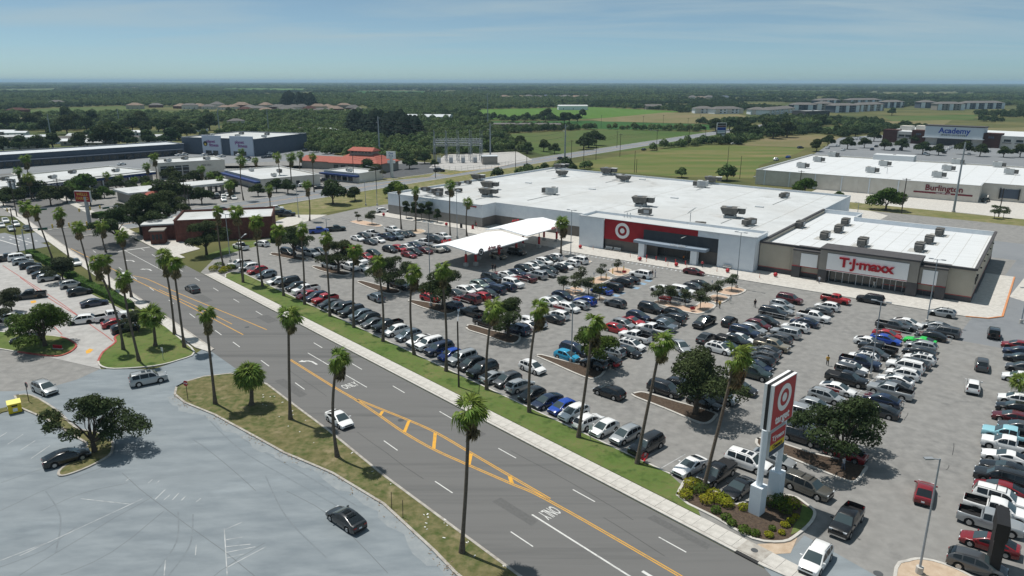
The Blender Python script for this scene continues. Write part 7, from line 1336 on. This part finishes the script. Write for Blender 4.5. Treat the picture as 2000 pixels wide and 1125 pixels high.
hedge('clipped_hedge', 'short clipped dark hedge before the bank sign', [(-135.4,230.0),(-134.1,233.6)], 3.2, 1.6, 1500, 'leaf_bright'); hedge('dark_hedge', 'dark clipped hedge at the foot of the brick building', [(-66.6,194.6),(-62.8,194.6)], 2.2, 2.2, 1500, 'leaf_oak')
# substation
ss = thing('substation', 'electric substation of grey steel frames on white gravel', 'substation', (*(-42.2,397.7), 0), R(8))
sheet('gravel_yard', [(-42.9,373.4),(-40.7,443.6),(3.3,463.5),(11.7,413.8),(-2.7,387.6),(-10.5,368.9),(-25.6,360.2)], .004, 'gravel')
for x in (0, 6.5, 13, 20, 26):
    for y in (0, 11):
        l_ = MB()
        for dx, dy in ((-.5, -.5), (.5, -.5), (.5, .5), (-.5, .5)): l_.bar((x + dx, y + dy, 0), (x + dx * .5, y + dy * .5, 12), .1)
        for z in range(0, 12, 2): l_.bar((x - .5, y - .5, z), (x + .4, y - .4, z + 2), .06); l_.bar((x - .5, y + .5, z), (x - .4, y - .4, z + 2), .06)
        l_.bar((x, y, 12), (x, y, 17), .12); l_.build('lattice_column', M['galv'], ss)
for y in (0, 11):
    for z in (9, 11):
        g_ = MB(); g_.bar((0, y, z), (26, y, z), .12); g_.bar((0, y, z + .9), (26, y, z + .9), .12)
        for k in range(13): g_.bar((k * 2, y, z), (k * 2 + 1, y, z + .9), .06); g_.bar((k * 2 + 1, y, z + .9), (k * 2 + 2, y, z), .06)
        g_.build('lattice_beam', M['galv'], ss)
for x in (0, 6.5, 13, 20, 26): MB().bar((x, 0, 9.4), (x, 11, 9.4), .2).build('cross_beam', M['galv'], ss)
for k in range(4):
    x = 2 + k * 6.6; e_ = MB().span(x - 1.0, x + 1.0, -4, -1.8, .3, 2.8).build('transformer', M['galv'], ss)
    for d in (-.7, 0, .7): MB().tube([(x + d, -3, 2.6), (x + d, -3, 4.4)], [.22, .1], 6).build('bushing', M['steel_light'], e_)
    MB().bar((x, -2, 4.4), (x, 0, 9), .05).build('jumper', M['trim_black'], ss)
for k in range(26): MB().tube([(k, 0 if k % 2 else 11, 11.9), (k, 0 if k % 2 else 11, 12.9)], .09, 5).build('insulator', M['steel_light'], ss)
hs_ = MB().span(25, 33, -13, -6, 0, 4.2).build('control_house', M['wall_taupe'], ss); MB().span(24.7, 33.3, -13.3, -5.7, 4.2, 4.5).build('house_roof', M['roof_metal'], hs_)
fn_ = thing('substation_fence', 'chain-link fence along the front of the substation', 'fence', (*(-40.6,368.9), 0), 0)
fp = [(-40.6,368.9),(-28.1,360.2),(-10.5,371.1),(0.0,387.6)]; fo = Vector(fp[0])
for a, b in zip(fp, fp[1:]):
    n = int(math.dist(a, b) / 3.2); 
    for k in range(n): p = Vector(a).lerp(Vector(b), k / n) - fo; MB().tube([(p.x, p.y, 0), (p.x, p.y, 2.3)], .05, 5).build('fence_post', M['steel_grey'], fn_)
    for z in (.2, 1.2, 2.2): MB().bar((a[0] - fo.x, a[1] - fo.y, z), (b[0] - fo.x, b[1] - fo.y, z), .03).build('fence_rail', M['steel_grey'], fn_)

# ---------------------------------------------------------------- fields beyond the shops
mat('crop_bright', (.075, .145, .030), .95, (.095, .17, .042), .03, 4, .05, stretch=(1, .08, 1), rot=R(-30))
mat('crop_dark', (.032, .088, .026), .95, (.045, .105, .032), .04, 4, .05, stretch=(1, .1, 1), rot=R(-30))
mat('meadow', (.055, .105, .030), .95, (.085, .12, .042), .03, 6, .05, c3=(.12, .12, .055), s3=.012)
mat('dry_field', (.20, .165, .095), .95, (.14, .14, .065), .02, 6, .05)
mat('pasture', (.115, .138, .046), .95, (.085, .13, .036), .035, 7, .05, c3=(.22, .175, .09), s3=.018, stretch=(.5, 1.4, 1))
KEEP = []      # open ground: no woods here
def field(pts, m, z=-.03): KEEP.append(pts); sheet('field', pts, z, m)
field([(-55.3,1173.1),(143.2,1291.6),(254.6,1111.8),(173.7,960.8),(85.8,880.8),(-36.3,868.7)], 'crop_bright'); field([(90.7,868.7),(223.8,1074.3),(312.5,1022.5),(300.4,880.8),(212.8,782.7),(103.3,823.5)], 'dry_field', -.02); field([(-37.3,823.5),(87.2,834.4),(206.7,763.8),(184.7,681.2),(96.2,688.7),(-22.9,728.5)], 'crop_dark', -.025)
field([(-6.5,620.6),(81.8,688.7),(180.8,646.2),(154.4,564.6),(102.2,501.0),(53.2,443.6),(18.8,443.6),(1.8,505.1)], 'meadow'); field([(23.1,382.8),(102.5,485.3),(145.5,517.7),(199.5,493.0),(180.3,456.7),(132.9,387.6),(111.3,332.6),(79.4,338.1),(50.6,356.0)], 'pasture', -.02)
field([(158.8,513.4),(205.3,585.8),(263.2,626.8),(266.9,585.8),(202.8,497.0)], 'dry_field', -.02); field([(484.2,960.8),(647.8,1022.5),(551.7,880.8),(433.0,834.4)], 'meadow'); field([(418.4,834.4),(520.1,868.7),(437.1,745.8),(403.3,792.6)], 'dry_field', -.02); field([(275.4,704.1),(333.0,745.8),(332.0,688.7),(271.2,646.2)], 'meadow')
field([(-1790.0,4644.8),(-1193.3,4334.3),(-873.7,3092.4),(-1275.4,3247.6)], 'crop_bright'); field([(-3580.0,5914.9),(-2522.3,5914.9),(-1678.1,4062.6),(-2263.8,3822.9)], 'dry_field'); field([(-2632.4,3822.9),(-2625.4,4334.3),(-1751.1,2822.4),(-2062.4,2822.4)], 'meadow'); field([(-752.9,1022.5),(-743.0,1217.8),(-694.1,1318.2),(-515.8,1092.7),(-418.2,1056.5),(-516.3,990.7),(-609.6,932.5)], 'meadow'); field([(-706.6,3419.2),(-223.8,3247.6),(-214.8,2595.6),(-578.0,2704.3)], 'crop_dark'); field([(-497.2,1022.5),(-397.0,1039.2),(-374.0,960.8),(-454.1,946.4)], 'dry_field')
field([(418.0,704.1),(540.1,737.0),(477.9,620.6),(430.1,620.6)], 'dry_field'); field([(1342.5,4062.6),(1640.8,3609.9),(1301.8,2951.3),(1001.6,3092.4)], 'meadow'); field([(1423.9,2951.3),(1875.3,3092.4),(1480.2,2495.3),(1160.2,2402.4)], 'dry_field')
for q in ([(-274.3,237.4),(-166.4,230.0),(-91.0,252.7),(-23.4,329.0),(0.0,387.6),(154.3,549.7),(217.2,620.6),(191.2,620.6),(30.4,431.1),(3.3,463.5),(-47.8,437.3),(-47.0,402.9),(-89.5,422.3),(-127.2,456.7),(-146.8,509.2),(-217.2,620.6),(-257.4,564.6),(-317.4,450.0),(-418.7,368.9)], [(0.0,368.9),(111.3,325.4),(177.7,450.0),(266.9,585.8),(325.5,646.2),(521.4,620.6),(240.0,237.4),(85.7,237.4)], [(454.6,1022.5),(778.3,1405.0),(963.1,1405.0),(726.3,1056.5),(467.5,960.8)], [CA(-250, -28), CA(-250, 30), CA(640, 16), CA(640, -24)], [(-479.1,646.2),(-369.1,659.8),(-301.9,773.2),(-238.7,608.6),(-252.9,554.6),(-327.1,437.3)], [(-684.7,1291.6),(-255.7,1318.2),(-202.1,1039.2),(-534.9,1006.4)], [(-39.3,2275.3),(251.2,2275.3),(204.6,1850.5),(-32.0,1850.5)], [(249.4,1056.5),(439.7,1131.5),(363.2,932.5),(227.1,960.8)], [(439.4,1173.1),(719.9,1405.0),(525.6,1022.5),(375.2,990.7)]): KEEP.append(q)
def inside(x, y, poly):
    c = False; j = len(poly) - 1
    for i in range(len(poly)):
        xi, yi = poly[i]; xj, yj = poly[j]
        if (yi > y) != (yj > y) and x < (xj - xi) * (y - yi) / (yj - yi) + xi: c = not c
        j = i
    return c
BB = [(min(p[0] for p in q), max(p[0] for p in q), min(p[1] for p in q), max(p[1] for p in q), q) for q in KEEP]
def is_open(x, y):
    for a, b, c, d, q in BB:
        if a <= x <= b and c <= y <= d and inside(x, y, q): return True
    return False

# ---------------------------------------------------------------- houses
def house(x, y, rz, w, d, h, rise, wall, roof, label, group, gable=True, cat='house', name='house', wins=3):
    t = thing(name, label, cat, (x, y, 0), rz, group)
    MB().span(-w / 2, w / 2, -d / 2, d / 2, 0, h).build('wall', M[wall], t); o = .5
    if gable: MB().add([(-w / 2 - o, -d / 2 - o, h - .1), (w / 2 + o, -d / 2 - o, h - .1), (w / 2 + o, d / 2 + o, h - .1), (-w / 2 - o, d / 2 + o, h - .1), (-w / 2 - o, 0, h + rise), (w / 2 + o, 0, h + rise)], [(0, 1, 5, 4), (2, 3, 4, 5), (1, 2, 5), (3, 0, 4), (3, 2, 1, 0)]).build('roof', M[roof], t)
    else: hip(t, -w / 2, w / 2, -d / 2, d / 2, h, h + rise, roof, None, 'roof', o)
    for i in range(wins): xx = -w / 2 + w * (i + .5) / wins; MB().span(xx - .7, xx + .7, -d / 2 - .05, -d / 2 + .02, .9, 2.2).build('window', M['glass_pane'], t)
    return t
rg = random.Random(11)
for i, q in enumerate(((-598.0,1173.1), (-598.1,1241.5), (-534.5,1195.0), (-511.0,1173.1), (-505.5,1195.0), (-481.7,1173.1), (-485.5,1217.8), (-447.5,1151.9), (-443.4,1173.1), (-436.7,1195.0), (-407.5,1151.9), (-381.9,1111.8), (-397.8,1195.0), (-370.2,1173.1), (-339.5,1111.8), (-322.4,1092.7), (-333.6,1173.1), (-299.6,1092.7), (-296.8,1131.5), (-292.9,1173.1), (-261.7,1092.7), (-271.8,1195.0), (-243.4,1131.5), (-684.8,1022.5), (-827.9,1346.0), (-220.1,1056.5), (-262.8,1022.5), (-312.5,1022.5), (-346.5,1039.2), (-387.8,1074.3))):
    house(*q, rg.uniform(-.6, .6), rg.uniform(17, 26), rg.uniform(11, 15), 4 if i % 3 else 6, rg.uniform(3, 4.5), rg.choice(('wall_cream', 'wall_tan', 'wall_taupe', 'brick')), rg.choice(('roof_shingle', 'roof_brown', 'roof_shingle', 'roof_brown', 'brick_dark')), '%s house of the far estate left of centre, from its left' % ORD[i], 'houses of the far estate', False)
for i, q in enumerate(((20.3,1963.4), (44.8,2025.1), (67.8,1963.4), (92.3,2025.1), (115.3,1963.4), (146.8,2025.1), (169.5,1963.4), (202.8,2025.1), (440.9,1905.3), (477.3,1963.4), (484.4,1905.3), (522.1,1963.4), (526.5,1905.3), (-20.3,1963.4), (562.8,1963.4))):
    house(*q, rg.uniform(-.6, .6), rg.uniform(20, 30), rg.uniform(14, 18), 4, rg.uniform(3, 4.5), rg.choice(('wall_cream', 'wall_tan', 'wall_white')), rg.choice(('roof_shingle', 'roof_brown', 'wall_slate')), '%s tiny house near the horizon right of centre, from the left' % ORD[i], 'tiny houses near the horizon', False, wins=0)
for i, q in enumerate(((-413.2,597.0), (-396.2,585.8), (-372.4,540.2), (-355.0,540.2), (-327.9,474.2), (-315.6,477.8), (-328.0,554.6), (-301.9,505.1), (-278.6,493.0), (-276.0,535.5), (-301.7,591.3), (-313.3,681.2), (-288.7,626.8), (-278.0,646.2), (-261.6,549.7), (-310.0,585.8), (-323.8,517.7), (-329.0,535.5), (-299.0,549.7), (-258.9,526.5), (-149.9,620.6), (-144.6,646.2), (-159.5,633.2), (-144.4,688.7), (-178.5,646.2))):
    house(*q, rg.uniform(-.3, .9), rg.uniform(14, 20), rg.uniform(5, 8), 3.2, rg.uniform(.8, 1.6), rg.choice(('wall_white', 'wall_cream', 'wall_taupe')), rg.choice(('roof_metal', 'roof_metal', 'roof_white', 'roof_shingle')), '%s trailer home among the trees behind the gym, from the left' % ORD[i], 'trailer homes among the trees', name='trailer_home')
house(*(-264.6,704.1), .1, 14, 10, 6.5, 2, 'wall_cream', 'roof_shingle', 'two-storey pale house above the gym roof', None, False)
house(*(-515.1,745.8), .3, 40, 16, 5, 1.5, 'brick', 'roof_brown', 'long brick building at the left edge among trees', None, cat='building', name='long_building'); house(*(-100.0,834.4), -.1, 62, 22, 5, 2.2, 'wall_white', 'roof_metal', 'white metal barn behind the dark conifers', None, cat='barn', name='metal_barn')
house(*(96.0,1173.1), .05, 46, 20, 6, 1.5, 'wall_white', 'roof_white', 'long white building at the far end of the bright field', None, cat='building', name='long_building'); house(*(14.4,688.7), -.05, 62, 22, 5, .6, 'wall_brown', 'roof_shingle', 'long brown shed between the green fields', None, cat='building', name='long_shed'); house(*(227.9,1195.0), .1, 26, 14, 5, 3, 'wall_taupe', 'roof_shingle', 'farm house among trees above the bright field', None)
def flats(x, y, rz, w, d, st_, wall, roof, label, group, rise=3.2):
    t = thing('apartment_block', label, 'building', (x, y, 0), rz, group); h = st_ * 3.3
    MB().span(0, w, 0, d, 0, h).build('wall', M[wall], t); hip(t, 0, w, 0, d, h, h + rise, roof, None, 'roof', 1.0); n = int(w / 6)
    for f in range(st_):
        for i in range(n):
            xx = (i + .5) * w / n; b = MB().span(xx - 1.3, xx + 1.3, -.08, .04, f * 3.3 + .9, f * 3.3 + 2.6).build('window', M['glass_pane'], t)
            if i % 2: MB().span(xx - 2, xx + 2, -1.4, -.1, f * 3.3 + .1, f * 3.3 + .3).build('balcony', M['wall_white'], t)
    for i in range(0, n, 3): MB().span((i + .2) * w / n, (i + 1.2) * w / n, -.6, .02, 0, h - .1).build('bay', M['wall_white' if wall != 'wall_white' else 'wall_cream'], t)
    return t
for i, (p0, p1, st_, wl_) in enumerate((((257.7,1039.2), (285.8,1039.2), 2, 'wall_white'), ((281.3,1022.5), (324.8,1039.2), 2, 'wall_white'), ((325.8,1006.4), (349.6,1006.4), 2, 'wall_white'), ((345.6,990.7), (411.7,1074.3), 2, 'wall_white'), ((422.8,1111.8), (458.3,1111.8), 3, 'wall_slate'), ((483.3,1173.1), (511.0,1173.1), 3, 'wall_taupe'), ((469.9,1074.3), (512.7,1092.7), 3, 'wall_slate'), ((524.7,1111.8), (580.2,1151.9), 3, 'wall_taupe'), ((642.3,1266.1), (684.7,1291.6), 3, 'wall_slate'), ((699.3,1266.1), (726.5,1266.1), 3, 'wall_slate'), ((675.3,1173.1), (717.6,1173.1), 3, 'wall_taupe'), ((748.1,1217.8), (826.2,1241.5), 3, 'wall_slate'), ((571.3,1374.9), (622.6,1405.0), 3, 'wall_slate'), ((642.1,1405.0), (716.0,1436.5), 3, 'wall_taupe'))):
    flats(*p0, math.atan2(p1[1] - p0[1], p1[0] - p0[0]), math.dist(p0, p1), 18, st_, wl_, 'roof_shingle', '%s apartment block on the right horizon, from the left%s' % (ORD[i], ', white' if st_ == 2 else ', grey'), 'apartment blocks on the right')
block('office_block', 'dark flat-roofed office before the grey apartment blocks', 'building', (376.4,946.4), (414.1,960.8), 24, 7, 'wall_dark', 'roof_white', rt=1, panel=12)
# ---------------------------------------------------------------- single trees in the middle distance
gM = 'trees among the trailer homes'
for i, q in enumerate(((-452.3,688.7), (-403.2,633.2), (-487.7,720.2), (-358.8,575.0), (-369.9,608.6), (-301.5,477.8), (-409.0,688.7), (-375.2,646.2), (-304.6,535.5), (-266.5,477.8), (-268.5,493.0), (-306.4,575.0), (-334.5,646.2), (-300.3,597.0), (-247.5,497.0), (-311.9,646.2), (-274.7,585.8), (-234.0,501.0), (-252.9,554.6), (-253.3,569.8), (-436.8,763.8), (-492.8,812.9), (-310.4,443.6), (-311.3,460.1), (-293.6,450.0), (-274.4,463.5), (-256.2,485.3), (-356.5,704.1), (-341.1,620.6), (-340.8,745.8), (-511.0,792.6), (-459.2,666.8), (-262.9,620.6), (-275.0,666.8))):
    tree(('oakg', 'oakg', 'oakf')[i % 3], q, rnd.uniform(1.5, 2.4), '%s dark round tree among the trailer homes, from the left' % ORD[i], gM)
cy = MB(); rg = random.Random(3)
for i in range(1500):
    z = rg.uniform(.04, 1) ; r = .34 * (1 - z) ** .7 * rg.uniform(.5, 1.05) + .02; a = rg.uniform(0, 6.28); p = Vector((r * math.cos(a), r * math.sin(a), z)); n_ = Vector((math.cos(a), math.sin(a), .6)).normalized(); u = n_.orthogonal().normalized(); v = n_.cross(u); s = rg.uniform(.02, .045); cy.add([p - u * s, p + v * s, p + u * s, p - v * s], [(0, 1, 2, 3)])
PINE = cy.mesh('crown', M['leaf_pine']); PTR = MB().tube([(0, 0, 0), (0, 0, .9)], [.03, .008], 6).mesh('trunk', M['bark'])
for i, q in enumerate(((-132.9,620.6), (-133.3,646.2), (-121.5,608.6), (-126.9,659.8), (-114.7,620.6), (-120.1,673.9), (-104.4,608.6), (-106.7,646.2), (-94.1,597.0), (-95.7,633.2), (-84.6,585.8), (-84.0,608.6), (-75.8,575.0), (-110.8,585.8), (-95.0,564.6), (-81.7,554.6), (-386.1,1266.1), (-390.9,1318.2), (-371.4,1291.6), (-367.1,1318.2), (-344.0,1266.1), (-412.3,1374.9), (-396.9,1405.0))):
    t = thing('conifer', '%s dark conifer of the %s, from the left' % (ORD[i if i < 16 else i - 16], 'near conifer stand' if i < 16 else 'far conifer stand'), 'tree', (*q, 0), i, 'near conifer stand' if i < 16 else 'far conifer stand'); s = rnd.uniform(17, 23) if i < 16 else rnd.uniform(24, 30); t.scale = (s * 1.6, s * 1.6, s * .9); put('crown', PINE, t); put('trunk', PTR, t)
gG = 'trees around the fields and roads'
for i, (q, s) in enumerate((((41.2,856.9), 1.9), ((55.0,773.2), 1.9), ((61.9,792.6), 1.6), ((72.5,812.9), 1.4), ((86.3,905.9), 1.5), ((52.0,493.0), 1.6), ((58.0,509.2), 1.5), ((47.1,477.8), 1.4), ((183.6,659.8), 1.7), ((200.2,673.9), 1.8), ((201.2,646.2), 1.9), ((196.0,608.6), 1.8), ((177.4,575.0), 1.5), ((195.0,585.8), 1.6), ((223.8,646.2), 1.8), ((205.6,575.0), 2.0), ((220.5,585.8), 1.9), ((257.4,688.7), 1.7), ((266.7,646.2), 1.4), ((281.4,633.2), 1.2), ((311.2,737.0), 1.6), ((510.8,990.7), 1.6), ((5.0,477.8), 1.3), ((9.5,450.0), 1.1), ((20.3,463.5), 1.1), ((26.3,450.0), 1.0))):
    tree(('oakg', 'oakf')[i % 2], q, s, '%s tree around the fields and field road, from the left group' % ORD[i], gG)
# ---------------------------------------------------------------- woods: one mass that nobody could count, instanced leaf clumps
ng = bpy.data.node_groups.new('scatter', 'GeometryNodeTree'); ng.interface.new_socket('Geometry', in_out='INPUT', socket_type='NodeSocketGeometry'); ng.interface.new_socket('Geometry', in_out='OUTPUT', socket_type='NodeSocketGeometry')
gi, go = ng.nodes.new('NodeGroupInput'), ng.nodes.new('NodeGroupOutput')
def na(n_, t): q = ng.nodes.new('GeometryNodeInputNamedAttribute'); q.data_type = t; q.inputs['Name'].default_value = n_; return q.outputs[0]
sp_ = ng.nodes.new('GeometryNodeSeparateGeometry'); sp_.domain = 'POINT'; ip = ng.nodes.new('GeometryNodeInstanceOnPoints')
ng.links.new(gi.outputs[0], sp_.inputs[0]); ng.links.new(na('is_point', 'BOOLEAN'), sp_.inputs[1]); ng.links.new(sp_.outputs[0], ip.inputs['Points']); ng.links.new(sp_.outputs[1], ip.inputs['Instance']); ng.links.new(na('rot', 'FLOAT_VECTOR'), ip.inputs['Rotation']); ng.links.new(na('scl', 'FLOAT_VECTOR'), ip.inputs['Scale']); ng.links.new(ip.outputs[0], go.inputs[0])
def scatter(name, proto_, m_, pts):
    nv = len(proto_.v); me = bpy.data.meshes.new(name); me.from_pydata(proto_.v + [(p[0], p[1], p[2]) for p in pts], [], proto_.f); me.materials.append(m_)
    at = me.attributes.new('is_point', 'BOOLEAN', 'POINT'); at.data.foreach_set('value', [False] * nv + [True] * len(pts))
    at = me.attributes.new('rot', 'FLOAT_VECTOR', 'POINT'); at.data.foreach_set('vector', [0.0] * (3 * nv) + [c for p in pts for c in (0, 0, p[5])])
    at = me.attributes.new('scl', 'FLOAT_VECTOR', 'POINT'); at.data.foreach_set('vector', [1.0] * (3 * nv) + [c for p in pts for c in (p[3], p[3], p[4])])
    o = bpy.data.objects.new(name, me); col.objects.link(o); o['kind'] = 'stuff'; md = o.modifiers.new('scatter', 'NODES'); md.node_group = ng; return o
rg = random.Random(21)
clump = leaves(rg, [(0, 0, 2.6, 2.2, 2.2, 2.0), (1.5, .6, 2.0, 1.6, 1.6, 1.5), (-1.3, -.8, 2.2, 1.6, 1.6, 1.6), (.2, 1.5, 1.8, 1.5, 1.5, 1.4)], 420, .46, .7, .5)
wide = leaves(rg, [(rg.uniform(-4, 4), rg.uniform(-4, 4), rg.uniform(1.6, 3), rg.uniform(1.6, 2.4), rg.uniform(1.6, 2.4), rg.uniform(1.3, 2)) for _ in range(9)], 420, .75, .75, .5)
dk, lt, gr, gl = [], [], [], []
for y0, y1, spc, sc, hs, wd in ((300, 700, 6.4, 1.0, 1.0, 0), (700, 1700, 10.5, 1.35, 1.25, 0), (1700, 4200, 24, 1.5, 1.6, 1), (4200, 14000, 75, 4.2, 2.1, 1)):
    y = y0
    while y < y1:
        x = -.80 * y - 60
        while x < .80 * y + 60:
            px, py_ = x + rg.uniform(-.5, .5) * spc, y + rg.uniform(-.5, .5) * spc; x += spc
            d1 = noise.noise(Vector((px / 210, py_ / 260, 3.1))); d2 = noise.noise(Vector((px / 900, py_ / 1300, 8.7))); d3 = noise.noise(Vector((px / 60, py_ / 60, 1.3)))
            if d1 * .8 + d2 * .9 + d3 * .35 < (-.38 if y < 1700 else -.22): continue
            if py_ < 330 + max(0, px) * .9 and px > -60: continue
            if py_ < 4300 and is_open(px, py_): continue
            k = rg.uniform(.75, 1.3) * sc; h = k / sc * hs * rg.uniform(.85, 1.25); q = (px, py_, -.3, k, h, rg.uniform(0, 6.28))
            ((gl if d1 + d2 + rg.uniform(-.2, .2) > .0 else gr) if wd else lt if d1 * .7 + d2 + .3 * d3 + rg.uniform(-.25, .25) > .02 else dk).append(q)
        y += spc
scatter('woodland', clump, M['leaf_far'], dk); scatter('scrub_woodland', clump, M['leaf_scrub'], lt); scatter('far_woodland', wide, M['leaf_far'], gr); scatter('far_scrubland', wide, M['leaf_scrub'], gl)
# a few far masts on the skyline
for i, (q, h) in enumerate((((-1801.2,8137.7), 60), ((6157.6,13027.7), 70), ((10068.8,16287.8), 70))):
    t = thing('far_mast', '%s thin mast on the skyline, from the left' % ORD[i], 'mast', (*q, 0), 0, 'masts on the skyline'); MB().tube([(0, 0, 0), (0, 0, h * .75)], [1.4, .8], 5).build('shaft', M['galv'], t); MB().tube([(0, 0, h * .6), (0, 0, h * .66)], 3, 8).build('platform', M['galv'], t)
# haze: even pale air round the whole scene
HZ = 46500
hz = MB().span(-HZ, HZ, -HZ, HZ, -1.2, 72)
hm = bpy.data.materials.new('haze'); hm.use_nodes = True; hn = hm.node_tree.nodes; hn.remove(hn['Principled BSDF']); pv_ = hn.new('ShaderNodeVolumePrincipled'); pv_.inputs['Density'].default_value = 8e-5; pv_.inputs['Color'].default_value = (.55, .80, 1.0, 1); hm.node_tree.links.new(pv_.outputs[0], hn['Material Output'].inputs['Volume'])
ho = hz.build('haze', hm, kind='stuff')
